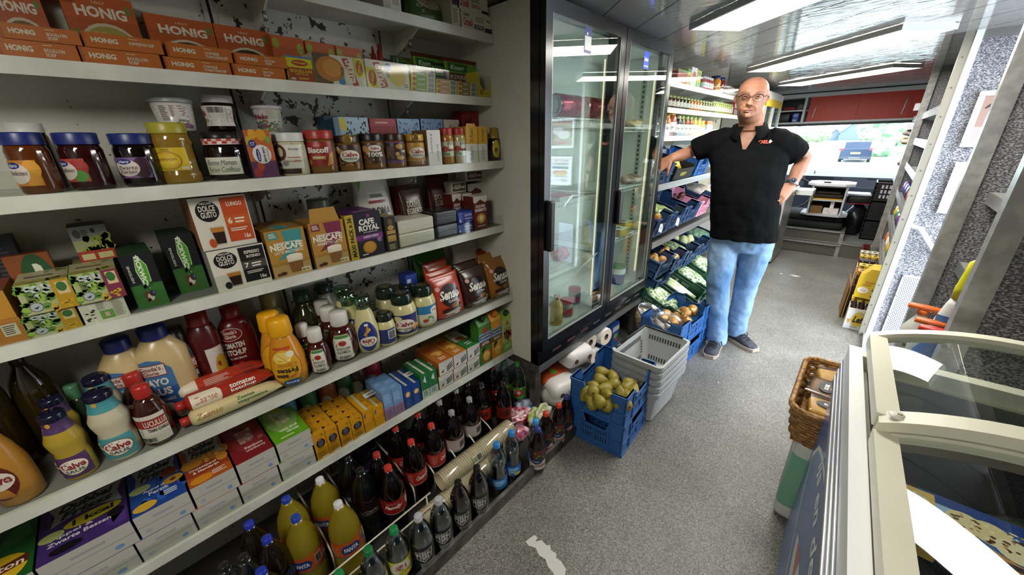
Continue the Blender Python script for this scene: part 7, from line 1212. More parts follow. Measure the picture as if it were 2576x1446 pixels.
for xc,w,yt,X,lb,la in((976,46,785,None,'small mayonnaise jar with dark green lid at the shelf front',[('r',0,0,1,1,'#23306a'),('l',.05,.2,.55,.9,7,'#8a90b0'),('r',.58,.3,.98,.9,'#c9cbd0'),('b',.62,.35,.94,.85,'#2a2a34')]),(1021,64,735,-1.275,'large mayonnaise jar with dark green lid and blue label, front',MB_),(984,56,720,-1.35,'large mayonnaise jar with dark green lid behind the small jar',[]),(1070,60,716,-1.285,'large mayonnaise jar with dark green lid and light blue banded label',[('r',0,.0,1,1,'#c9c8ba'),('r',0,.55,1,1,'#2f78a8'),('e',.85,.7,.16,.2,'#d9d3c6'),('t','Ca',.76,.64,.96,.78,'#8a2426',0,'h'),('d',.4,.1,.8,.4,10,.06,'#6d8a3a'),('e',.5,.2,.1,.1,'#a8402a')]),(1036,54,711,-1.37,'large mayonnaise jar with dark green lid, farthest back',[])):
 jar('mayonnaise_jar',lb,'jar',5,xc,w,yt,MJ,M('#c9c08c',.2,0,.6),'#17251d',la,(.10,.56),2.3,-.5,lidlab=LID_,X=X,grp='dark-lidded mayonnaise jars',lidr=.2)
bot('dressing_bottle','dark green dressing bottle with an oval salad label at the back',5,790,78,728,[(.9,0),(1,.03),(1,.5),(.7,.68),(.45,.76),(.43,.84),None,(.5,.83),(.48,1)],M('#2a2a14',.1,0,.7),'#1f3a22',[('e',.5,.5,.45,.5,'#aab08a'),('e',.5,.62,.25,.2,'#3a4a1c'),('e',.4,.7,.08,.08,'#1a1a24'),('d',.3,.45,.7,.75,8,.08,'#6d8a3a')],(.1,.5),None,1.6,-.5,X=-1.45);bot('dressing_bottle','white-bodied dressing bottle with dark green cap at the back',5,838,64,712,[(.9,0),(1,.03),(1,.5),(.7,.68),(.45,.76),(.43,.84),None,(.5,.83),(.48,1)],'#b5b3a4','#1f3228',X=-1.50,extra=None);bot('dressing_bottle','pale yellow dressing bottle at the back above the yellow sauce bottles',5,716,76,735,[(.9,0),(1,.03),(.95,.5),(.6,.72),(.45,.8),None,(.5,.8),(.48,1)],'#8a7a44','#8a7a44',X=-1.46)
for i in range(4):C_('capsule_box','long black capsule carton with a white edge, '+ORD[i]+' from the front in the row behind the jars','box',5,930-i*14,1030-i*14,0,.024,'#14130f',[('r',0,.8,1,1,'#b9b6a8')]+([('p',[(.55,.55),(1,.55),(1,1),(.8,1)],'#c9b22a'),('t','x20',.68,.6,.94,.95,'#a8301e',0,'b'),('e',.1,.4,.08,.16,'#8a7a4a'),('t','e',.84,.3,.92,.5,'#d6d2c4',0,'b')]if i==0 else[]),top=[('r',.0,.1,1,.35,'#b9b6a8'),('l',.3,.5,.6,.8,1,'#7a7668')],X=-1.37-i*.028,h=.125,grp='long capsule cartons')
C_('carton_box','brown carton with a dark red diamond on the capsule cartons','box',5,965,1022,0,.07,'#7a5836',[('p',[(.2,.5),(.32,.8),(.44,.5),(.32,.2)],'#8a2a1c'),('p',[(.7,.0),(1,.3),(1,.9),(.8,.7)],'#9a2a1c')],X=-1.42,z0=SZ[5]+.1256,h=.04,colt='#6d4c2e');C_('carton_box','blue box with small print beside the capsule cartons','box',5,1034,1062,690,.06,'#1f3a8a',[('l',.4,.1,.95,.7,6,'#b9c0d8'),('l',.1,.8,.5,.95,1,'#b9c0d8')],X=-1.40,colt='#1a3078')
def pads(label,xl,xr,yt,X,col,nm,sub,h=None,dk=None):return spouch('coffee_pad_bag',label,'bag',5,xl,xr,yt,col,[('p',[(.0,.02),(1,.06),(1,.2),(.0,.12)],'#b9b2a4'),('p',[(.02,.12),(1,.2),(1,.3),(.02,.22)],dk or '#3a1c14')]+([('e',.52,.52,.34,.26,'#24130e'),('t','Senseo',.16,.44,.98,.66,'#e2ddd0',0,'hi'),('t',sub,.4,.36,.74,.42,'#d6d0c4',0,'b'),('e',.62,.27,.14,.06,'#8a5a30'),('t','36 COFFEE PADS',.12,.06,.5,.09,'#8a857a'),('e',.16,.72,.07,.05,'#d0a090'),('e',.8,.2,.06,.05,'#5f7a5a')]if nm else[]),X=X,th=.035,lean=.16,grp='coffee pad bags',h=h,r=.22)
for a in(('red coffee pad bag with white script at the shelf front',1106,1176,694,None,'#a83a20',1,'CLASSIC'),('dark brown coffee pad bag with white script at the shelf front',1180,1240,676,-1.285,'#33190f',1,'EXTRA'),('golden coffee pad bag with white script at the end by the fridge',1241,1293,652,-1.28,'#8f5a1c',1,'STRONG'),('red coffee pad bag in the middle row',1098,1164,682,-1.36,'#a83a20',0,''),('red coffee pad bag farthest back in its row',1092,1150,660,-1.43,'#a83a20',0,''),('dark brown coffee pad bag in the second row',1166,1222,662,-1.37,'#3a1e12',0,''),('golden coffee pad bag in the second row by the fridge',1226,1272,640,-1.36,'#9a6420',0,'')):pads(*a)
pads('green coffee pad bag with a cup picture at the back',1070,1148,630,-1.47,'#33702a',0,'',dk='#b9b8a8');pads('white coffee pad bag with a cappuccino cup at the back',1166,1226,612,-1.46,'#c4bcae',0,'',dk='#24130e')
C_('coffee_box','small red box with script lying at the back by the fridge side','box',5,1214,1262,628,.06,'#a82f22',[('t','Senseo',.2,.3,.6,.6,'#d9c0b8',0,'i')],X=-1.46,colt='#93281d');C_('carton_box','flat brown carton lying highest at the back by the fridge side','box',5,1206,1252,0,.06,'#7a4c2a',[('l',.3,.4,.8,.7,1,'#4a2a18')],X=-1.49,z0=SZ[5]+.175,h=.035,colt='#6a4022');C_('coffee_box','red carton at the back under the flat brown carton','box',5,1204,1250,0,.06,'#7a2018',[],X=-1.485,h=.174)
# ================================================================ juice (lowest shelf)
def pack2(nm,xl,xr,yt,col,art_,z0=None,tag_='',dxx=.012,hl=None,D=.255):
 fr=[('r',0,0,1,1,'#b5b2a8'),('r',0,.45,1,.48,'#8a8880'),('l',.3,.6,.8,.8,1,'#9a98a0'),('e',.78,.2,.06,.09,'#6d90b8'),('l',.1,.12,.22,.3,3,'#8a9ab0')]
 return C_('juice_carton',nm,'carton',6,xl,xr,0,D,'#b5b2a8',fr,top=art_,colt=col,cols=col,z0=z0,h=hl,dx=dxx,grp='juice cartons lying flat')
DF=[('p',[(.12,.50),(.3,.56),(.7,.55),(.95,.46),(.9,.66),(.98,.86),(.6,.82),(.3,.84),(.06,.9),(.16,.68)],'#9a9c92'),('t','Dubbel',.2,.69,.86,.81,'#15150f',0,'hi'),('t','Frisss',.22,.56,.84,.68,'#15150f',0,'hi')]
ARTS=[('green iced tea',-60,128,'#14501c',[('p',[(.3,.5),(.8,.95),(.95,.6)],'#2f7a2a'),('p',[(.1,.6),(.4,.9),(.3,.5)],'#3a8a2f'),('e',.5,.22,.42,.2,'#c9a81c'),('p',[(.08,.14),(.92,.2),(.92,.32),(.08,.26)],'#5a1a14'),('t','Lipton',.14,.17,.86,.29,'#d9d2b4',0,'b')]),('purple apple-blackcurrant',130,362,'#3a2560',[('d',.0,.0,1,1,8,.14,'#4a2f78')]+DF+[('e',.6,.42,.34,.09,'#a89a1c'),('t','1 kcal',.36,.38,.84,.47,'#1a1810',0,'h'),('t','Appel &',.12,.27,.6,.33,'#cfc8d4',0,'b'),('t','Zwarte Bessen',.1,.2,.8,.26,'#cfc8d4',0,'b'),('e',.14,.36,.14,.07,'#a8b06a'),('e',.3,.1,.18,.06,'#100c14'),('e',.86,.28,.1,.07,'#100c14')]),('blue apple-peach',364,501,'#1c3f86',[('d',.0,.0,1,.6,10,.12,'#2f5aa8')]+DF+[('e',.2,.44,.2,.07,'#a8b87a'),('e',.78,.54,.18,.08,'#8a3a1c'),('e',.82,.36,.2,.07,'#c99a2f'),('e',.82,.36,.06,.03,'#7a3a1c'),('t','Appel &',.24,.32,.66,.37,'#d6dbe6',0,'b'),('t','Perzik',.34,.25,.72,.31,'#d6dbe6',0,'b'),('e',.24,.1,.22,.07,'#c9a02f'),('l',.6,.12,.9,.22,3,'#c9d0de')]),('orange mandarin',503,613,'#a8521c',[('e',.8,.5,.3,.14,'#b5702a'),('e',.2,.45,.25,.1,'#c98a2f'),('d',.4,.4,1,.6,8,.08,'#cf9a44')]+DF+[('r',0,.18,1,.36,'#93361a'),('t','Sinaasappel',.08,.28,.72,.34,'#e6dccb',0,'b'),('t','& Mandarijn',.16,.21,.76,.27,'#e6dccb',0,'b'),('e',.3,.08,.26,.07,'#c9821f'),('e',.88,.34,.14,.08,'#c98a2f'),('l',.55,.06,.9,.15,3,'#e0d0bc')]),('dark red raspberry-cranberry',615,711,'#7a1a1e',[('e',.5,.52,.44,.34,'#8f2f30'),('t','gwoon',.24,.86,.7,.93,'#d0b8b4',0,'b'),('p',[(.26,.68),(.74,.68),(.64,.36),(.36,.36)],'#b56a64'),('d',.3,.4,.7,.66,14,.05,'#d0a8a0'),('e',.52,.72,.08,.04,'#5a0f14'),('e',.36,.76,.08,.04,'#5a0f14'),('t','framboos',.36,.22,.84,.28,'#e0cdc8',0,'b'),('t','cranberry',.36,.14,.88,.2,'#e0cdc8',0,'b'),('e',.86,.36,.08,.04,'#b5605c')]),('bright green grape-lemon',713,798,'#5f9a1c',[('e',.5,.55,.46,.36,'#88ae5a'),('p',[(.22,.74),(.78,.74),(.68,.38),(.34,.38)],'#b5bd84'),('d',.3,.42,.7,.72,14,.05,'#d6dab0'),('e',.56,.8,.14,.08,'#b5b53a'),('t','witte druif',.26,.22,.82,.28,'#e2ead0',0,'b'),('t','citroen',.44,.14,.8,.2,'#e2ead0',0,'b'),('l',.2,.05,.7,.1,1,'#c9d6b0')])]
for n_,xl,xr,c,ar in ARTS:
 hl=.078;a=pack2(n_+' carton lying flat, lower of its pair',xl,xr,0,c,[],hl=hl);pack2(n_+' carton lying flat with the artwork up, upper of its pair',xl-6,xr-7,0,c,ar,z0=ctop(a)+.0005,hl=hl,dxx=.014)
CY='#c48a18'
def small(nm,xl,xr,yt,col,els,rows,grp,top=(),D=.047,X=None):
 Xf=(SX[6]-.012)if X is None else X
 for r_ in range(rows):
  x=Xf-r_*(D+.0015);f=Xf and x/Xf;Y0=yx(xl,Xf,SZ[6]);Y1=yx(xr,Xf,SZ[6]);h=zy(yt,Xf,(Y0+Y1)/2)-SZ[6];mb=MB();w=Y1-Y0-.002
  mb.box(-D,0,0,0,w,h,M(col,.35))
  if r_==0:art(mb,fplane((0,0,0),(0,w,0),(0,0,h)),els)
  art(mb,fplane((0,0,h),(0,w,0),(-D,0,0)),top);o=mb.build('drink_carton',None,(x,Y0+.001,SZ[6]+.0005));tag(o,nm+(', front row' if r_==0 else ', '+ORD[r_]+' row'),'carton',grp)
YF=[('e',.52,.6,.36,.17,'#1c1612'),('e',.52,.6,.24,.11,'#4a4a5a'),('l',.35,.72,.7,.75,1,'#cfc0a0'),('l',.2,.36,.8,.5,4,'#7a5418'),('l',.1,.08,.85,.3,5,'#7a5418'),('r',.4,.02,.95,.08,'#c9bda0'),('e',.74,.9,.08,.03,'#6d4a18')]
for i,(xl,xr,yt)in enumerate(((801,831,1090),(831,860,1077),(862,891,1063),(891,920,1050))):small('small yellow drink carton with a dark round mark, '+ORD[i]+' column from the green carton',xl,xr,yt,CY,YF,4,'small yellow drink cartons',[('p',[(0,.3),(0,.75),(.3,.5)],'#33240f'),('e',.85,.5,.05,.06,'#4a6a8a'),('l',.45,.3,.7,.8,3,'#8f651a')])
def multi(nm,cols,col,els,top,grp,band='#c9cbb4',rows=3,wrap=True):
 for i,(xl,xr,yt)in enumerate(cols):small(nm+', '+('nearer' if i==0 else 'farther')+' column',xl,xr,yt,col,els,rows,grp,top)
 Xf=SX[6]-.012;ya=yx(cols[0][0],Xf,SZ[6]);yb=yx(cols[-1][1],Xf,SZ[6]);h=zy(cols[0][2],Xf,ya+.01)-SZ[6]
BAND=[('r',.36,0,.6,1,'#b5b89a'),('l',.66,.3,.9,.8,2,'#8f651a')]
multi('yellow drink carton in the wrapped pack with the bar code',((921,946,1031),(946,971,1021)),'#c98f14',[('p',[(.1,.8),(.3,.9),(.2,.6)],'#33508a'),('p',[(.8,.5),(.95,.7),(.9,.3)],'#b5442c'),('d',.1,.3,.9,.9,8,.05,'#9a6a10')],BAND,'yellow wrapped drink cartons')
multi('light blue drink carton with a lilac foot',((972,995,985),(995,1020,976)),'#6a8fb8',[('r',0,0,1,.42,'#8f6f8c'),('l',.1,.55,.8,.9,5,'#9ab5d0'),('l',.15,.05,.9,.35,5,'#7a5a78')],[('l',.2,.3,.8,.7,2,'#8fb0d0')],'light blue drink cartons')
multi('dark blue drink carton with an orange slice',((1021,1041,970),(1041,1062,962)),'#1f3f86',[('e',.5,.6,.3,.12,'#c99a34'),('e',.5,.6,.2,.07,'#d9c07a'),('l',.2,.1,.8,.4,4,'#4a6aa8')],[('r',.36,0,.6,1,'#b5b89a')],'dark blue drink cartons')
multi('dark green drink carton',((1064,1083,940),(1083,1104,932)),'#2a6a3a',[('p',[(.3,.7),(.6,.9),(.7,.6)],'#c9cfd0'),('r',0,0,1,.35,'#b9c0b4'),('l',.2,.1,.8,.3,3,'#4a7a54')],[('r',.4,0,.66,1,'#c9cbb8')],'dark green drink cartons')
for xc,lb in((944,'white bar code slip on the yellow wrapped pack'),(1043,'white bar code slip on the dark blue drink cartons'),(1086,'white bar code slip on the dark green drink cartons')):
 X=SX[6]-.08;z=SZ[6]+{944:.118,1043:.119,1086:.115}[xc]+.004;mb=MB();mb.box(-.016,-.03,0,.016,.03,.0005,M('#d6d4cc'));art(mb,fplane((-.012,.02,.0005),(0,-.04,0),(.024,0,0)),[('b',.05,.15,.95,.9,'#3a3a34')]);tag(mb.build('bar_code_slip',None,(X,yx(xc-12,X,z),z)),lb,'slip','bar code slips')
EF=[('p',[(0,1),(.5,.55),(1,1)],'#bdbab2'),('p',[(.1,.2),(.3,.42),(.3,.2)],'#26241f'),('p',[(.5,.5),(.95,.75),(.95,.68),(.55,.42)],'#26241f'),('p',[(.5,.36),(.95,.58),(.95,.5),(.55,.28)],'#26241f'),('p',[(.5,.22),(.95,.42),(.95,.34),(.55,.14)],'#26241f'),('r',0,0,1,.04,'#a8602a')]
DD=[('t','Dubbel',.1,.72,.8,.84,'#b5402a',0,'h'),('t','Drank',.15,.6,.75,.71,'#b5402a',0,'h'),('e',.55,.4,.38,.14,'#d0922f'),('e',.55,.4,.28,.1,'#e0b864'),('e',.3,.34,.2,.08,'#b5702a'),('l',.3,.08,.8,.22,2,'#ecdcc0')]
for i,(xl,xr,yt,c,ar,nm)in enumerate(((1106,1142,910,'#b5682a',DD,'deep orange'),(1143,1176,891,'#c07a2a',DD,'orange'),(1177,1208,872,'#2f7a3a',[('r',0,.45,1,1,'#c4c4b0'),('t','A',.3,.8,.55,.96,'#a8342a',0,'b'),('l',.2,.7,.8,.78,1,'#5f7a54'),('e',.5,.55,.3,.1,'#8a2f24'),('d',.25,.42,.8,.66,16,.06,'#a8342a'),('d',.3,.4,.8,.6,8,.05,'#4f8a3c'),('l',.3,.12,.8,.3,2,'#c9dcc4')],'green and white'))):
 ztop=zy(yt,SX[6]-.012,yx((xl+xr)/2,SX[6],SZ[6]));hh=(ztop-SZ[6])/2
 a=C_('juice_carton',nm+' drink carton lying end-out under its twin beside the green drink cartons','carton',6,xl,xr,0,.2,'#c4c1b8',EF,cols=c,colt=c,h=hh-.0005,grp='end-out juice cartons');C_('juice_carton',nm+' drink carton lying end-out on top of its twin, artwork up','carton',6,xl,xr,0,.2,'#c4c1b8',EF,top=ar,cols=c,colt=c,z0=ctop(a)+.0008,h=hh-.0005,grp='end-out juice cartons')
def gabl(label,xl,xr,yt,c,els,capc,X=None,cs=None):
 X=SX[6]-.012 if X is None else X;Y0=yx(xl,X,SZ[6])+.001;Y1=yx(xr,X,SZ[6])-.001;w=Y1-Y0;h=zy(yt,X-.03,(Y0+Y1)/2)-SZ[6]-.015;hb=h*.86;D=.065;t=thing('juice_carton',label,'carton',(X,Y0,SZ[6]+.0005),'standing juice cartons by the fridge');mb=MB();m=M(c,.35)
 mb.box(-D,0,0,0,w,hb,m);mb.add([(0,0,hb),(0,w,hb),(-D*.55,w*.95,h),(-D*.55,w*.05,h),(-D,0,hb),(-D,w,hb),(-D*.62,w*.95,h),(-D*.62,w*.05,h)],[(0,1,2,3),(4,5,6,7),(2,3,7,6),(0,3,7,4),(1,2,6,5)],M(cs or c,.35));art(mb,fplane((0,0,0),(0,w,0),(0,0,hb)),els);mb.build('carton',t)
 mb=MB();mb.cyl((-D*.28,w*.5,h*.93),(-D*.1,w*.5,h*.93+.022),.013,M(capc,.35),14);mb.build('screw_cap',t)
GP=lambda f,c2,nm:[('r',0,.6,1,.8,'#7a9ac0'),('e',.5,.86,.2,.08,f),('r',.05,.66,.95,.76,'#23408a'),('t','appelsa',.1,.68,.9,.74,'#d9c82f',0,'hi'),('r',0,.46,1,.6,'#5a3a20'),('t',nm,.2,.5,.85,.57,'#d9cfae',0,'b'),('e',.55,.2,.4,.18,c2),('e',.55,.2,.28,.12,'#d9b054'),('d',.1,.3,.5,.46,6,.08,'#4f8a3c')]
gabl('green apple juice carton with dark green screw cap by the fridge',1209,1238,790,'#3f7a2c',GP('#a8342a','#a8642f','APPEL'),'#1f3a22',cs='#2f6a24');gabl('orange juice carton with orange screw cap by the fridge',1239,1264,778,'#c98a2a',GP('#c9922f','#cf8a1f','SINAAS'),'#c9762a',cs='#c9922a')
gabl('light green juice carton with an apple tree, last one by the fridge',1265,1292,776,'#b0b870',[('r',0,0,1,.3,'#7fa83a'),('t','A',.35,.78,.62,.94,'#a8302a',0,'b'),('t','100%',.2,.66,.8,.74,'#5a8a3c'),('e',.5,.5,.36,.14,'#7a4a2a'),('d',.2,.36,.8,.62,22,.07,'#9a2a24'),('r',.46,.3,.54,.42,'#5a3a20'),('l',.2,.1,.8,.22,2,'#dfe6c4')],'#17401f',cs='#8fae3c');gabl('dark green juice carton at the back behind the standing ones',1178,1202,806,'#2a5a2c',[('l',.2,.2,.8,.6,6,'#7a9a74')],'#1f3a22',X=-1.42)
for i,(px,c,n_)in enumerate(((742,'#2f6a7a','teal'),(790,'#1f5a34','green'),(836,'#7a3f1c','brown-orange'),(876,'#24502c','dark green'),(908,'#3a2a24','dark brown'),(944,'#8a2030','red'))):bot('syrup_bottle',n_+' syrup bottle in the dark row behind the drink cartons',6,px,44,0,[(.9,0),(1,.03),(1,.6),(.5,.82),(.4,.88),None,(.44,.87),(.44,1)],M(c,.3),'#1a1a18',[('r',.1,.1,.9,.9,c),('e',.5,.5,.3,.3,'#8a8a7a')],(.15,.6),None,2.,-.5,X=-1.47,h=.25,grp='syrup bottles')
# ================================================================ bottles in the floor tray
def bottle(label,px,py,h,r,body,capc,lab=None,labc='#a8261e',lz=(.36,.58),X=None,Y=None,grp=None,clear=None,liquid=None,lvl=.8,waist=False,span=3.2,k=0):
 p=atZ(px,py,h+.013)if X is None else Vector((X,Y,0));phi=atan2(-p.y,-p.x)+k
 pr=[(.8,0),(.97,.015),(1,.05),(1,.3),(.97,.34),(1,.38),(1,.58),(.98,.64),(.86,.74),(.58,.85),(.36,.92),(.33,.945)]if not waist else[(.8,0),(.97,.015),(1,.05),(1,.30),(.93,.34),(.95,.38),(.78,.50),(.97,.62),(.98,.68),(.84,.78),(.55,.87),(.36,.92),(.33,.945)]
 pr=[(a*r,b*h)for a,b in pr];t=thing('drink_bottle',label,'bottle',(p.x,p.y,.0125),grp)
 mb=MB();mb.lathe([(.0001,.003)]+pr+[(.0001,pr[-1][1])],clear or(M(body,.08,0,.7)if isinstance(body,str)else body),26);mb.build('bottle',t)
 if liquid:
  zl=lvl*h;q=[(a*.93,max(b,.006))for a,b in pr if b<zl];rl=prof_r(pr)(zl)*.93;mb=MB();mb.lathe([(.0001,.006)]+q+[(rl,zl),(.0001,zl)],liquid,22);mb.build('drink',t)
 mb=MB();cr=.0145 if r>.03 else .013;mb.lathe([(cr*1.08,h*.925),(cr*1.08,h*.935),(cr,h*.938),(cr,h*.995),(cr*.86,h),(.0001,h)],M(capc,.3),20)
 mb.build('cap',t)
 if lab is not None:
  z0,z1=lz[0]*h,lz[1]*h;rf=prof_r(pr);fm=fcyl((0,0,0),lambda z:rf(z)+.0009,phi,6.2,z0,z1);mb=MB();n=26;vs=[fm(i/n,j/4)for i in range(n+1)for j in range(5)]
  mb.add(vs,[(i*5+j,(i+1)*5+j,(i+1)*5+j+1,i*5+j+1)for i in range(n)for j in range(4)],M(labc,.35),True);art(mb,fcyl((0,0,0),lambda z:rf(z)+.0012,phi,span,z0,z1),lab,nu=12);mb.build('label',t)
 return t
FAN=[('p',[(.34,.3),(.64,.3),(.7,.55),(.62,.8),(.36,.8),(.3,.55)],'#1f3470'),('t','FANTA',.36,.42,.64,.66,'#d6dae4',0,'h'),('l',.08,.2,.28,.85,8,'#d9a07a'),('r',.75,.3,.9,.85,'#c9b8b0'),('b',.76,.34,.89,.8,'#2a2a2c'),('r',0,.06,1,.12,'#2f8a78')]
FB=M('#80701a',.1,0,.6)
for i,(px,py,cp,lb)in enumerate(((742,1298,'#1d3a9a','orange-labelled yellow soda bottle with blue cap at the front of its column'),(718,1251,'#1d3a9a','orange-labelled yellow soda bottle with blue cap behind the front one'),(849,1263,'#c9c9cb','orange-labelled yellow soda bottle with white cap at the front of its column'),(803,1203,'#c9c9cb','orange-labelled yellow soda bottle with white cap behind the front one'))):bottle(lb,px,py,.33,.053,FB,cp,FAN,'#b5521c',(.34,.58),grp='yellow soda bottles',k=(-.5,0,.1,-.6)[i])
for i,(px,py)in enumerate(((624,1314),(669,1351),(655,1433))):bottle('dark brown herbal soda bottle with blue cap at the dark end, '+['farthest back','middle','nearest'][i],px,py,.33,.048,M('#1a0f06',.06,0,.8),'#1c2f9a',[('l',.2,.2,.8,.8,4,'#8a8a9a')],'#20233f',grp='brown herbal soda bottles')
for i,(px,py)in enumerate(((610,1398),(560,1420))):bottle('clear dark-capped bottle in the shadow at the near dark end, '+ORD[i],px,py,.33,.048,'','#15140f',None,clear=PET,grp='clear bottles in the shadow')
ZER=[('t','ENERGY',.3,.3,.7,.6,'#8a8a8a',90,'b'),('l',.05,.1,.28,.9,9,'#7a7a7a'),('l',.72,.1,.95,.9,9,'#6a4a44')]
for i,(px,py)in enumerate(((905,1179),(872,1146))):bottle('big black energy drink bottle with black cap, '+('front' if i==0 else 'behind the front one'),px,py,.33,.054,M('#08080a',.07,0,.8),'#121212',ZER,'#141316',(.36,.60),grp='black energy drink bottles')
for i,(px,py)in enumerate(((890,1092),(905,1068))):bottle('black grape soda bottle far back in the shadow, '+ORD[i],px,py,.33,.05,M('#0c0812',.08,0,.7),'#15131a',[('t','FANTA',.36,.4,.64,.6,'#b5a8c4',0,'h')],'#2a1c3f',grp='dark grape soda bottles')
KO=M('#0b0504',.05,0,.9)
CK_=lambda w:[('t',w,.28,.34,.74,.66,'#dcd4cc',0,'hi'),('t','Coca-Cola',.36,.74,.64,.86,'#c9a8a0',0,'i'),('l',.04,.2,.2,.85,8,'#c98a80'),('b',.84,.3,.96,.8,'#d6d0cc'),('r',0,0,1,.05,'#b9b4ae')]
for px,py,cp,w,lc,lb,kk in((975,1172,'#b5301e','Family','#8f1c18','red-capped cola bottle with the family label at the front of its column',-.15),(946,1139,'#9a2820','Family','#8f1c18','red-capped cola bottle behind the one with the family label',0),(1033,1107,'#b5301e','Coca-Cola','#a02a20','red-capped cola bottle at the front, second cola column',.7),(993,1073,'#9a2820','Coca-Cola','#a02a20','red-capped cola bottle at the back, second cola column',.6),(1084,1066,'#b5301e','Coca-Cola','#a8302a','red-capped cola bottle at the front, third cola column',1.2),(1050,1039,'#9a2820','Coca-Cola','#a8302a','red-capped cola bottle at the back, third cola column',.5)):bottle(lb,px,py,.32,.048,KO,cp,CK_(w),lc,grp='red-capped cola bottles',k=kk)
GRY=[('r',.1,.15,.9,.85,'#b5aaa4'),('l',.14,.3,.5,.8,6,'#8a6a64'),('b',.6,.3,.85,.8,'#3a3434'),('r',0,0,1,.06,'#4f8a5a')]
for px,py,lb in((1135,1033,'grey-capped cola bottle with pale label at the front, nearer column'),(1104,1007,'grey-capped cola bottle behind, nearer column'),(1180,1000,'grey-capped cola bottle with pale label at the front, farther column'),(1146,977,'grey-capped cola bottle behind, farther column')):bottle(lb,px,py,.32,.048,KO,'#8a8a8e',GRY,'#a89a94',grp='grey-capped cola bottles',k=.2)
CZ=[('t','Coca-Cola',.3,.3,.72,.75,'#120a0a',90,'hi'),('l',.1,.2,.25,.8,5,'#3a0f0c')]
for px,py,cp,lb in((1210,963,'#121212','black-capped cola bottle with bright red label, front'),(1175,957,'#121212','black-capped cola bottle standing far back'),(1265,960,'#1a1a1a','black-capped cola bottle with dark red label near the fridge leg'),(1238,919,'#7a1c18','dark red-capped cola bottle at the back near the fridge')):bottle(lb,px,py,.32,.048 if cp!='#1a1a1a' else .042,KO,cp,CZ,'#a8251c' if cp=='#121212' else '#7a1a16',grp='cola bottles near the fridge')
SEV=[('e',.5,.5,.2,.32,'#a8261e'),('t','7',.32,.3,.42,.8,'#d9d6c8',0,'h'),('t','up',.44,.36,.6,.66,'#dcd6ce',0,'h'),('d',.1,.5,.9,1,6,.06,'#c9c82a')]
for px,py,cp,lb in((1302,910,'#2f8a3c','clear lemon soda bottle with green label and cap beside the fridge leg'),(1268,905,'#2f6a3c','clear lemon soda bottle with green cap behind the cola bottles')):bottle(lb,px,py,.32,.048,'',cp,SEV,'#3f9a34',(.32,.56),clear=PET,liquid=glassy('soda_water','#d6e0dc',.05,.3,.02),lvl=.72,grp='lemon soda bottles')
WAT=glassy('drink_water','#cfdbe0',.06,.35,.02)
FR=[(851,1440,'#1f7a44','SPA','#a8b08a',None,'green-capped clear bottle at the near end of the front row'),(925,1379,'#1a6a3c','SPA','#a8b08a',None,'green-capped clear bottle, second in the front row'),(989,1327,'#1f7a44','SPA','#c9c23a',None,'green-capped clear bottle with a lemon label in the front row'),(1051,1295,'#a5a6aa','ROYAL','#17191d',None,'grey-capped tonic bottle with black label, nearer one'),(1102,1253,'#a5a6aa','ROYAL','#17191d',None,'grey-capped tonic bottle with black label, farther one'),(1152,1210,'#17140f','ROYAL','#2a3420','#7a5418','amber ginger ale bottle with black cap, nearer one'),(1199,1173,'#17140f','ROYAL','#2a3420','#7a5418','amber ginger ale bottle with black cap, farther one'),(1249,1114,'#2a7ac0','Crystal','#2a6fa8',None,'waisted clear bottle with light blue cap and blue label, nearest of three'),(1286,1084,'#2a7ac0','Crystal','#2a64b0',None,'waisted clear bottle with light blue cap and lemon label, middle of three'),(1348,1055,'#2f8ac9','Crystal','#2a5fa8',None,'waisted clear bottle with light blue cap, farthest of three')]
for i,(px,py,cp,tx,lc,am,lb)in enumerate(FR):
 w=tx=='Crystal';la={'SPA':[('e',.5,.5,.3,.48,'#d6d6c4'),('t','SPA',.34,.5,.66,.8,'#a8303a',0,'hi'),('e',.6,.22,.2,.2,'#c9b82f'),('d',.2,.1,.8,.5,8,.08,'#6d9a3c')],'ROYAL':[('p',[(.24,.78),(.76,.84),(.72,.3),(.5,.08),(.28,.3)],'#b9bab4'),('p',[(.27,.75),(.73,.8),(.69,.32),(.5,.13),(.31,.32)],'#17191d'),('t','ROYAL',.3,.52,.7,.7,'#d9d9d2',0,'b'),('t','CLUB',.38,.36,.62,.48,'#d9d9d2')],'Crystal':[('e',.5,.6,.3,.3,'#5a9ac9'),('t','Crystal',.3,.6,.7,.82,'#e0e6ea',0,'i'),('t','Clear',.36,.4,.66,.58,'#e0e6ea',0,'i')]+([('e',.3,.2,.14,.16,'#c9b83a'),('e',.7,.22,.14,.16,'#c9b83a')]if i==8 else[('e',.3,.14,.12,.12,'#6d2a30')])}[tx]
 bottle(lb,px,py,.27,.041,'',cp,la,lc,(.16,.36)if w else(.28,.56),clear=PET if not am else glassy('amber_pet','#b5873c',.1,.6,.04,.4),liquid=glassy('amber_drink','#9a6a20',.05,.3,.02)if am else WAT,lvl=.66 if w else .82,grp='small bottles in the front row',waist=w,span=3.)
OCE=[('r',0,.42,1,1,'#3a2418'),('d',.0,.5,1,1,26,.08,'#7a2a24'),('d',.2,.6,1,1,6,.06,'#4f8a3c'),('e',.34,.44,.26,.14,'#1f2f5a'),('t','Ocean',.2,.4,.48,.5,'#d6d6da',0,'i'),('t','CRANBERRY',.3,.16,.9,.28,'#8f2424',0,'b'),('l',.3,.05,.7,.13,1,'#8a847c')]
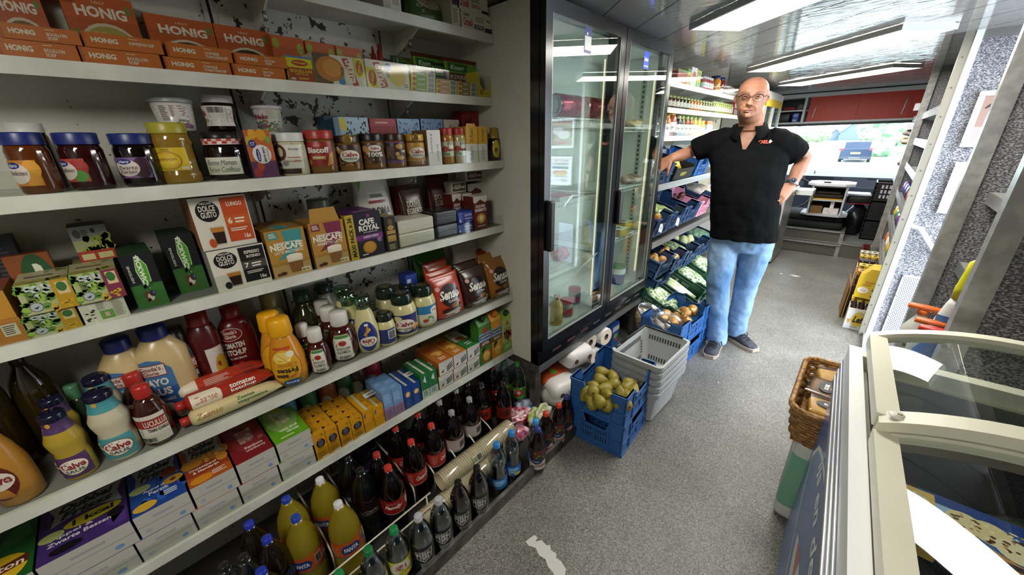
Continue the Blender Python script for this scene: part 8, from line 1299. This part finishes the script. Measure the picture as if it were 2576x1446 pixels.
for i,(px,py,cp,lb)in enumerate(((1352,1075,'#22347a','dark juice bottle with blue cap hidden behind the waisted bottle'),(1373,1036,'#b5341f','dark cranberry juice bottle with red cap, nearer one'),(1406,1015,'#b5341f','dark cranberry juice bottle with red cap, farther one'),(1426,994,'#22347a','dark berry juice bottle with blue cap at the end of the row'))):bottle(lb,px,py,.25,.037,M('#1a0608',.06,0,.8),cp,OCE,'#c9c4b8',(.12,.58),grp='berry juice bottles',k=.35)
WW=M('#cfc9b4',.4)
for i,y in enumerate((.205,.323,.437,.555,.662,.785,.905,1.02,1.195)):mb=MB();mb.tube([(-1.52,y,.20),(-1.30,y,.185),(-1.145,y,.14),(-1.122,y,.125),(-1.118,y,.10),(-1.122,y,.0135)],.0035,WW,6);tag(mb.build('wire_divider'),'bent white wire divider between the bottle columns, '+ORD[i]+' from the dark end','divider','white wire dividers')
for i,(x,z)in enumerate(((-1.015,.15),(-.985,.12))):mb=MB();mb.tube([(x,-.3,z),(x-.015,.58,z)],.0035,WW,6);mb.tube([(x,-.25,z),(x,-.25,.0135)],.0035,WW,6);mb.tube([(x-.015,.56,z),(x-.015,.56,.0135)],.0035,WW,6);tag(mb.build('wire_rail'),('upper' if i==0 else 'lower')+' long white wire rail behind the front row of bottles','rail','long white wire rails')
def cups(label,a,b_,n,r0,r1,sl):
 a=Vector(a);b_=Vector(b_);d=(b_-a).normalized();T0=d.to_track_quat('Z','Y').to_matrix().to_4x4();t=thing('cup_sleeve',label,'cups',a,'sleeves of paper cups');L=(b_-a).length;CM=M('#d3c6a4',.6)
 for i in range(n):
  mb=MB();z=L*i/n;mb.lathe([(r0*.985,z+.0),(r0,z+.0012),(r0*.985,z+.003),(r0*.955,z+.0035),(r0*.93,z+L/n+.002)],CM,20,T=T0);mb.build('paper_cup',t)
 mb=MB();mb.lathe([(r0*.9,.002),(r1,.07),(.0001,.072)],M('#b9ab88',.7),20,T=T0);mb.build('cup_inside',t);mb=MB();mb.lathe([(r0*.8,-.008),(r0*1.04,-.004),(r0*1.05,L+.01),(r0*.5,L+.05)],FILM,20,T=T0);mb.build('clear_sleeve',t)
 if sl:mb=MB();art(mb,lambda u,v,o=0.:T0@Vector(((r0*1.06+o)*cos(-.9+v*.7+pi),(r0*1.06+o)*sin(-.9+v*.7+pi),L*(.36+.12*u))),[('r',0,0,1,1,'#cfcab4'),('b',.5,.1,.95,.9,'#3a3a34'),('r',.08,.2,.4,.8,'#6d8a5a')]);mb.build('sticker',t)
cups('upper clear sleeve of stacked paper cups lying in front of the cola bottles',(-1.065,.655,.115),(-1.065,1.10,.115),40,.046,.033,True);cups('lower clear sleeve of stacked paper cups lying beside the front bottles',(-1.012,.52,.06),(-1.012,.93,.06),38,.045,.033,False)
for i,(x,y,s,c1,c2,lb)in enumerate(((-1.13,1.24,(.05,.09,.05),'#a8284a','#e0d0d4','pink and white crinkled sweets bag between the bottles'),(-1.05,1.33,(.04,.08,.05),'#8fa83a','#d9d2cc','green and white crinkled sweets bag nearer the fridge leg'),(-1.17,1.34,(.05,.07,.045),'#3a5a9a','#d2d6e0','blue crinkled sweets bag with bar code beside the fridge leg'),(-1.06,1.16,(.05,.06,.035),'#b5486a','#e0c0cc','flat pink sweets bag behind the paper cups'))):pouch('sweets_bag',lb,'bag',(x,y,.0135),s,noisy('wrap%d'%i,c1,c2,30,.15),90+i,'crinkled sweets bags',.55)
# ================================================================ the man
def PX(px,py,Y):return atY(px,py,Y)
SD=Vector((.98,.20,0)).normalized();FD=Vector((.20,-.98,0)).normalized();UP=Vector((0,0,1))
man=thing('person','bald man with glasses in a black polo shirt and blue jeans, one hand on the fridge','person',(-.52,2.93,0))
def G(v):return Vector(v)-man.location
def ring(c,rw,rf,rb,n=28,e=2.3,sd=SD,fd=FD,up=None):
 o=[]
 for i in range(n):
  a=2*pi*i/n;x=math.copysign(abs(cos(a))**(2/e),cos(a));y=math.copysign(abs(sin(a))**(2/e),sin(a));o.append(G(c+sd*(rw*x)+fd*((rf if y>0 else rb)*y)))
 return o
def limb(mb,pts,m,n=18):mb.tube([G(p)for p,r in pts],[r for p,r in pts],m,n)
def remesh(o,vs,it=4,disp=None):
 r=o.modifiers.new('remesh','REMESH');r.mode='VOXEL';r.voxel_size=vs;r.use_smooth_shade=True
 s=o.modifiers.new('smooth','SMOOTH');s.iterations=it;s.factor=.5
 if disp:
  tx=bpy.data.textures.new('folds','CLOUDS');tx.noise_scale=disp[0];d=o.modifiers.new('folds','DISPLACE');d.texture=tx;d.strength=disp[1];d.mid_level=.5;d.texture_coords='LOCAL'
  s=o.modifiers.new('smooth2','SMOOTH');s.iterations=2
SKIN=noisy('skin','#9a684e','#ad7a60',16,.5);b=SKIN.node_tree.nodes['Principled BSDF'];b.inputs['Subsurface Weight'].default_value=.12;b.inputs['Subsurface Radius'].default_value=(.6,.25,.15);b.inputs['Subsurface Scale'].default_value=.015
neck=PX(1886,318,2.93);hc=PX(1890,249,2.87)
shR=PX(1806,340,2.90);shL=PX(1978,343,2.98)
elR=PX(1733,384,2.88);wrR=PX(1688,398,2.72)
elL=PX(2022,398,3.06);wrL=PX(1990,466,2.95)
pel=PX(1868,590,2.95)
body=MB()
HT=Matrix.Translation(hc)@Matrix(((SD.x,FD.x,0,0),(SD.y,FD.y,0,0),(0,0,1,0),(0,0,0,1)))@Matrix.Rotation(R(-4),4,'X')@Matrix.Rotation(R(3),4,'Y')
HZ_=lambda z:z*.95 if z>0 else z*.79
def hring(z,w,f,bk,n=32,e=2.25):
 o=[]
 for i in range(n):
  a=2*pi*i/n;x=math.copysign(abs(cos(a))**(2/e),cos(a));y=math.copysign(abs(sin(a))**(2/e),sin(a));o.append(G(HT@Vector((w*x*1.06,(f if y>0 else bk)*y,HZ_(z)))))
 return o
body.loft([hring(*a)for a in((-.128,.022,.062,-.0),(-.122,.040,.082,.03),(-.10,.053,.090,.055),(-.075,.062,.093,.075),(-.045,.068,.092,.09),(-.015,.073,.091,.10),(.02,.078,.094,.104),(.05,.078,.092,.103),(.08,.070,.078,.092),(.104,.053,.055,.072),(.118,.032,.03,.045),(.124,.010,.01,.015))],SKIN)
hp=lambda x,y,z:G(HT@Vector((x*1.04,y,HZ_(z))))
body.tube([hp(0,.085,.03),hp(0,.098,.01),hp(0,.110,-.015),hp(0,.118,-.030),hp(0,.100,-.042)],[.008,.010,.013,.0165,.008],SKIN,12)
for s in(-1,1):
 body.tube([hp(s*.012,.098,-.036),hp(s*.016,.094,-.036)],[.009,.005],SKIN,8)
 body.tube([hp(s*.010,.091,.030),hp(s*.035,.090,.036),hp(s*.058,.076,.028)],[.007,.009,.006],SKIN,8)
 body.tube([hp(s*.024,.090,-.042),hp(s*.036,.080,-.062),hp(s*.036,.070,-.085)],[.006,.011,.008],SKIN,10)
 body.tube([hp(s*.074,-.012,.022),hp(s*.084,-.020,.024),hp(s*.088,-.020,.006),hp(s*.082,-.012,-.016),hp(s*.075,-.004,-.026)],[.008,.008,.008,.007,.006],SKIN,10)
body.tube([hp(-.026,.088,-.071),hp(0,.099,-.068),hp(.026,.088,-.071)],[.003,.005,.003],SKIN,8);body.tube([hp(-.022,.088,-.085),hp(0,.100,-.085),hp(.022,.088,-.085)],[.003,.006,.003],SKIN,8);body.tube([hp(-.012,.088,-.112),hp(.012,.088,-.112)],[.014,.014],SKIN,10)
limb(body,[(hc+UP*-.06-FD*.03,.068),(neck+UP*.04-FD*.035,.068),(neck-UP*.03-FD*.03,.078)],SKIN,20)
torso=[neck-UP*.06-FD*.03]
body.loft([ring(neck-UP*.02-FD*.03,.085,.06,.07),ring(neck-UP*.10-FD*.03,.17,.08,.09),ring(neck-UP*.3-FD*.02,.18,.11,.11),ring((neck+pel)/2-FD*.0,.17,.12,.11),ring(pel+UP*.05,.155,.11,.11),ring(pel-UP*.08,.14,.09,.10)],SKIN)
limb(body,[(shR+SD*.05-UP*.04,.045),(shR-UP*.03,.045),(shR*.45+elR*.55,.046),(elR,.041),(elR*.6+wrR*.4,.041),(wrR,.028)],SKIN);limb(body,[(shL-SD*.05-UP*.04,.045),(shL-UP*.03,.045),(shL*.45+elL*.55,.047),(elL,.041),(elL*.6+wrL*.4,.042),(wrL,.029)],SKIN)
def hand(w,f,bk,side,curls,spread=.05,th=(.5,.35)):
 """w wrist, f forward, bk direction of the back of the hand; side = direction of the thumb"""
 f=f.normalized();bk=(bk-f*bk.dot(f)).normalized();s=f.cross(bk)*side
 ov=lambda x,y,z:G(w+f*x+s*y+bk*z)
 body.loft([[ov(x,wy*cos(a)*1.,hz*sin(a))for a in[i*pi/8 for i in range(16)]]for x,wy,hz in((-.015,.025,.021),(.01,.030,.019),(.045,.040,.0165),(.085,.043,.0145),(.098,.040,.010))],SKIN)
 for k,(y,L)in enumerate(((.031,.074),(.0105,.082),(-.0105,.076),(-.030,.060))):
  p=w+f*.09+s*y;d=(f+s*(y*spread/.03)).normalized();pts=[p-d*.015];rs=[.0095];a=0
  for q,(fr,cu)in enumerate(zip((.45,.3,.25),curls[k])):
   pts.append(p);rs.append((.0098,.0092,.0085)[q]);a+=cu;dd=d*cos(a)-bk*sin(a);p=p+dd*(L*fr)
  pts.append(p);rs.append(.0062);body.tube([G(v)for v in pts],rs,SKIN,10)
 p=w+f*.025+s*.03;d=(f*.75+s*.66-bk*.1).normalized();pts=[w+f*.015+s*.012,p,p+d*.036];d2=(d*cos(th[0])-s*sin(th[0])*.8-bk*sin(th[1])).normalized();pts+=[pts[-1]+d2*.028,pts[-1]+d2*.048]
 body.tube([G(v)for v in pts],[.015,.0145,.0118,.0105,.007],SKIN,10)
 return f,s,bk
hfR=(PX(1657,420,2.685)-wrR);hand(wrR,hfR,Vector((.3,-.75,.65)),-1,[(.55,.5,.4),(.65,.5,.4),(.75,.55,.4),(.85,.6,.4)],.05,(.2,.8))
hfL=(PX(1950,506,2.86)-wrL);fL,sL,bL=hand(wrL,hfL,Vector((.45,-.85,.3)),1,[(.25,.35,.3),(.3,.4,.3),(.35,.45,.3),(.4,.5,.35)],.09,(.3,.6))
hpR=PX(1824,605,2.92);hpL=PX(1908,605,2.98);knR=PX(1806,715,2.87);knL=PX(1878,712,3.02);anR=PX(1806,832,2.86);anL=PX(1852,822,3.08);anR.z=.10;anL.z=.10
limb(body,[(pel-SD*.05,.09),(hpR,.085),(knR,.055),(anR,.038),(anR-UP*.05,.036)],SKIN);limb(body,[(pel+SD*.05,.09),(hpL,.085),(knL,.055),(anL,.038),(anL-UP*.05,.036)],SKIN)
bo=fixn(body.build('body',man));remesh(bo,.0042,5)
SH=noisy('black_pique','#0b0c0d','#121314',240,.9,bump=.2,s=.06);mb=MB();ch=neck*.72+pel*.28;be=neck*.36+pel*.64
mb.loft([ring(neck-UP*.006-FD*.035,.090,.060,.078),ring(neck-UP*.035-FD*.033,.150,.085,.09),ring(neck-UP*.07-FD*.03,.20,.105,.10),ring(neck-UP*.15-FD*.02,.222,.125,.115),ring(ch-FD*.01,.225,.145,.125),ring(neck*.54+pel*.46+FD*.015,.212,.165,.13),ring(be+FD*.02,.205,.172,.13),ring(neck*.16+pel*.84+FD*.015,.205,.165,.135),ring(pel+UP*.005+FD*.01,.208,.16,.14),ring(pel-UP*.02+FD*.01,.205,.155,.137)],SH)
def sleeve(a,e,f_):d=(e-a).normalized();limb(mb,[(a-d*.09-UP*.03,.06),(a-d*.02-UP*.018,.078),(a+d*.05-UP*.006,.080),(a+(e-a)*.55,.076),(a+(e-a)*f_,.074),(a+(e-a)*(f_+.03),.070)],SH,20)
sleeve(shR+SD*.03-UP*.02,elR,.80);sleeve(shL-SD*.03-UP*.02,elL,.78)
sh=fixn(mb.build('polo_shirt',man));remesh(sh,.0075,3,(.10,.022))
cut=MB();q=lambda u,v,w:G(neck-FD*.02+SD*u+UP*v+FD*w)
cut.add([q(-.052,.06,-.02),q(.052,.06,-.02),q(.05,-.03,-.02),q(.004,-.135,-.02),q(-.014,-.135,-.02),q(-.05,-.03,-.02)]+[q(-.052,.06,.3),q(.052,.06,.3),q(.05,-.03,.3),q(.004,-.135,.3),q(-.014,-.135,.3),q(-.05,-.03,.3)],[(0,1,2,3,4,5),(6,7,8,9,10,11)]+[(i,(i+1)%6,6+(i+1)%6,6+i)for i in range(6)],SH)
cu_=bpy.data.objects.new('neck_cut',None);cm_=cut.build('neck_cut',man);fixn(cm_);bl=sh.modifiers.new('open_neck','BOOLEAN');bl.operation='DIFFERENCE';bl.object=cm_;bl.solver='EXACT'
bpy.context.view_layer.update();me_=bpy.data.meshes.new_from_object(sh.evaluated_get(bpy.context.evaluated_depsgraph_get()));sh.modifiers.clear();sh.data=me_;bpy.data.objects.remove(cm_);bpy.data.objects.remove(cu_)
mb=MB()
cN=neck-UP*.012-FD*.02
def cpt(a,r,z):return G(cN+SD*(r*sin(a))+FD*(r*cos(a)*.95)+UP*z)
n=22;A=[.36+(2*pi-.72)*i/n for i in range(n+1)];vs=[]
for a in A:vs+=[cpt(a,.080,.004+.034*(1-cos(a))/2),cpt(a,.092,.006+.032*(1-cos(a))/2),cpt(a,.112+.040*max(cos(a),0)**2,-.026-.044*max(cos(a),0)**2),cpt(a,.106+.036*max(cos(a),0)**2,-.032-.044*max(cos(a),0)**2)]
mb.add(vs,[(4*i+j,4*i+4+j,4*i+5+j,4*i+1+j)for i in range(n)for j in range(3)],SH,True);co=mb.build('collar',sh)
so_=co.modifiers.new('thickness','SOLIDIFY');so_.thickness=.004
JN=noisy('denim','#587aa2','#92b0d0',2.6,.8,lo=.34,hi=.66,detail=8.,bump=.12,s=.1);mb=MB()
mb.loft([ring(pel+UP*.06,.175,.13,.13),ring(pel-UP*.0,.180,.135,.14),ring(pel-UP*.06,.178,.125,.135),ring(pel-UP*.11,.15,.10,.115)],JN)
limb(mb,[(pel-SD*.075,.105),(hpR*.9+knR*.1,.103),(hpR*.45+knR*.55,.090),(knR,.078),(knR*.5+anR*.5,.072),(anR*.85+knR*.15,.070),(anR-UP*.02,.073),(anR-UP*.055,.072)],JN,22);limb(mb,[(pel+SD*.075,.105),(hpL*.9+knL*.1,.103),(hpL*.45+knL*.55,.090),(knL,.078),(knL*.5+anL*.5,.072),(anL*.85+knL*.15,.070),(anL-UP*.02,.072),(anL-UP*.05,.070)],JN,22)
je=fixn(mb.build('jeans',man));remesh(je,.0075,2,(.06,.016))
SHO=noisy('shoe_navy','#20222c','#333642',30,.7);SOLE=M('#a89a8c',.6)
def shoe(an,toe):
 d=Vector((toe.x-an.x,toe.y-an.y,0));d.normalize();s=Vector((-d.y,d.x,0));base=Vector((an.x,an.y,0));u=MB();so=MB()
 P=lambda x,y,z:G(base+d*x+s*y+UP*z);sec=lambda x,w,h,z0:[P(x,w*cos(a),z0+(h-z0)*max(sin(a),0)**.8 if sin(a)>0 else z0)for a in[i*pi/9 for i in range(18)]]
 L=[(-.085,.030,.05),(-.07,.040,.085),(-.02,.044,.105),(.04,.044,.098),(.09,.047,.075),(.14,.050,.058),(.18,.042,.045),(.20,.022,.034)]
 u.loft([sec(x,w,h,.022)for x,w,h in L],SHO);o=u.build('shoe',man);so.loft([[P(x,(w+.004)*k,z)for k,z in((1,.002),(1,.026),(0,.028),(-1,.026),(-1,.002))]for x,w,h in[(-.09,.034,0)]+L[1:-1]+[(.208,.026,0)]],SOLE,smooth=False);so.build('sole',o);l=MB()
 for i in range(5):x=.035+i*.022;h=.101-i*.0085;l.tube([P(x,-.026,h-.012),P(x+.006,0,h+.003),P(x+.012,.026,h-.012)],.0035,M('#15161c',.8),6)
 l.tube([P(.03,.01,.105),P(.05,.035,.10),P(.07,.05,.075),P(.06,.052,.055)],.003,M('#15161c',.8),6);l.tube([P(.03,-.01,.105),P(.055,-.03,.105),P(.05,-.046,.085),P(.035,-.03,.10)],.003,M('#15161c',.8),6);l.build('laces',o)
tR=PX(1793,880,2.79);tL=PX(1866,856,3.04);shoe(anR-UP*.1,tR);shoe(anL-UP*.1,tL)
for s in(-1,1):
 mb=MB();T=Matrix.Translation(hp(s*.0325,.0815,.012));mb.lathe([(.0125*cos(a),.0125*sin(a))for a in[-pi/2+i*pi/12 for i in range(13)]],M('#d9d0c6',.2),18,T=T);e=mb.build('eye',man)
 c=hp(s*.0325,.0945,.012);e2=MB();r0=HT.to_3x3();w_=r0@Vector((1,0,0));z_=r0@Vector((0,0,1));f_=r0@Vector((0,1,0));q=[(.0055,.0,'#4a4a44'),(.0026,.0004,'#0c0c0c')]
 for rr,oo,cc in q:e2.add([c+f_*(oo-.0006)+w_*(rr*cos(a))+z_*(rr*sin(a))for a in[i*pi/8 for i in range(16)]],[tuple(range(16))],M(cc,.15))
 e2.build('iris',e);mb=MB()
 for sg,zz,rr in((1,.0195,.005),(-1,.0045,.0042)):mb.tube([hp(s*.019,.0895,.0115+sg*.001),hp(s*.0325,.0955,zz),hp(s*.047,.0865,.0115)],[rr*.7,rr,rr*.7],SKIN,8)
 mb.build('eyelids',man);mb=MB();mb.tube([hp(s*.016,.098,.035),hp(s*.036,.098,.042),hp(s*.058,.083,.036)],[.0025,.0032,.002],M('#8a7a6c',.9),6,flat=.8);mb.build('eyebrow',man)
mb=MB();mb.tube([hp(-.025,.0935,-.0795),hp(-.012,.0995,-.077),hp(.012,.0995,-.077),hp(.025,.0935,-.0795)],[.002,.0036,.0036,.002],M('#5a2a24',.6),6);mb.build('mouth_line',man);mb=MB();mb.tube([hp(-.022,.094,-.0835),hp(0,.1045,-.0845),hp(.022,.094,-.0835)],[.002,.0042,.002],M('#b06a5c',.5),8);mb.build('lower_lip',man)
fr_=MB();gl=MB();BK=M('#17181a',.3)
for s in(-1,1):
 loop=[(s*.0335+.0265*math.copysign(abs(cos(a))**.75,cos(a)),.006+.0195*math.copysign(abs(sin(a))**.8,sin(a)))for a in[i*pi/12 for i in range(24)]];P3=[hp(x,.113-.35*abs(x)*abs(x)*8,z)for x,z in loop]
 fr_.tube(P3,[.0021 if z>.008 else .0009 for x,z in loop],BK,6,closed=True);gl.add(P3,[tuple(range(24))],glassy('lens','#f6f8f8',.02,.3,.01));fr_.tube([hp(s*.060,.103,.014),hp(s*.080,.06,.017),hp(s*.084,.0,.020),hp(s*.082,-.03,.008)],.0019,BK,6)
fr_.tube([hp(-.008,.113,.010),hp(0,.116,.013),hp(.008,.113,.010)],.0016,BK,6);g_=fr_.build('glasses',man);gl.build('lenses',g_)
mb=MB();rndh=random.Random(5)
for s in(-1,1):
 for i in range(26):a=R(rndh.uniform(95,175));z=rndh.uniform(-.03,.03);p=hp(s*.0795*sin(a),.10*cos(a),z);q=p+(HT.to_3x3()@Vector((s*.002,-.003,-.006)));mb.tube([p,q],.0012,M('#a39a90',.9),4)
mb.build('hair_stubble',man)
dw=(wrL-elL).normalized();cw=wrL-dw*.012;wt=thing('wrist_watch','silver wrist watch on the arm resting on the hip','watch',cw);mb=MB();q=dw.to_track_quat('Z','Y').to_matrix().to_4x4();mb.lathe([(.033,-.009),(.0355,-.006),(.0355,.006),(.033,.009)],M('#9c9a94',.25,.9),24,T=q);mb.build('bracelet',wt)
od=(EYE-cw);od=(od-dw*od.dot(dw)).normalized();q2=Matrix.Translation(od*.034)@od.to_track_quat('Z','Y').to_matrix().to_4x4();mb=MB();mb.lathe([(.0205,-.004),(.021,.003),(.018,.006)],M('#b5b3ad',.2,.9),24,T=q2);mb.build('case',wt);mb=MB();mb.lathe([(.018,.0055),(.0001,.0055)],M('#23283a',.2),20,T=q2)
for i in range(12):a=i*pi/6;mb.add([q2@Vector((r_*cos(a+da),r_*sin(a+da),.006))for r_,da in((.012,-.05),(.012,.05),(.016,.05),(.016,-.05))],[(0,1,2,3)],M('#c9c9c4'))
mb.add([q2@Vector(v)for v in((-.001,0,.0062),(.001,0,.0062),(.001,.013,.0062),(-.001,.013,.0062))],[(0,1,2,3)],M('#e2e2de'));mb.build('dial',wt)
rp=wrL+fL*.125-sL*.0115;mb=MB();mb.lathe([(.0098,-.003),(.0108,-.002),(.0108,.002),(.0098,.003)],M('#c9a24a',.2,1),18,T=fL.to_track_quat('Z','Y').to_matrix().to_4x4());tag(mb.build('finger_ring',None,rp-bL*.004),'gold ring on the hand resting on the hip','ring')
bpy.context.view_layer.update();dg=bpy.context.evaluated_depsgraph_get()
def onshirt(px,py):
 ev=sh.evaluated_get(dg);d=ray(px,py).normalized();mi=ev.matrix_world.inverted();o=mi@EYE;ok,loc,no,_=ev.ray_cast(o,(mi.to_3x3()@d).normalized());return(loc,no)if ok else(G(PX(px,py,2.8)),-d)
lg,no=onshirt(1922,357);no=(no+FD).normalized();rt=UP.cross(no).normalized();ut=no.cross(rt);mb=MB();w_=.092;art(mb,lambda u,v,o=0.:lg+no*(.005+o)+rt*((u-.5)*w_)+ut*((v-.5)*.026),[('t','POEL',0,.1,.78,.9,'#d9442f',0,'h'),('e',.84,.55,.08,.36,'#b9b4ac'),('p',[(.9,.5),(1.,.55),(.9,.75)],'#b9b4ac'),('e',.86,.75,.05,.2,'#d0ccc4')],step=.0003);mb.build('chest_logo',sh)
for px,py in((1872,338),(1880,353)):lg,no=onshirt(px,py);q=Matrix.Translation(lg+no*.003)@no.to_track_quat('Z','Y').to_matrix().to_4x4();mb=MB();mb.lathe([(.0065,0),(.006,.002),(.0001,.002)],M('#2c2c2e',.3),14,T=q);mb.build('button',sh)
w=bpy.data.worlds.new('world');SC.world=w;w.use_nodes=True
bg=w.node_tree.nodes['Background'];bg.inputs[0].default_value=(.80,.89,1,1);bg.inputs[1].default_value=5.5
sn=bpy.data.lights.new('sun','SUN');sn.energy=2.2;sn.angle=.9;sn.color=(.86,.93,1);so=bpy.data.objects.new('sun',sn);COL.objects.link(so)
so.rotation_euler=Vector((-.68,.38,-.65)).to_track_quat('-Z','Y').to_euler()
vs=SC.view_settings;vs.view_transform='Standard';vs.look='None';vs.gamma=1.;vs.exposure=1.15;vs.use_curve_mapping=False
SC.cycles.max_bounces=8;SC.cycles.transparent_max_bounces=16;SC.cycles.diffuse_bounces=4;SC.cycles.glossy_bounces=4
SC.cycles.caustics_reflective=False;SC.cycles.caustics_refractive=False;SC.cycles.sample_clamp_indirect=6
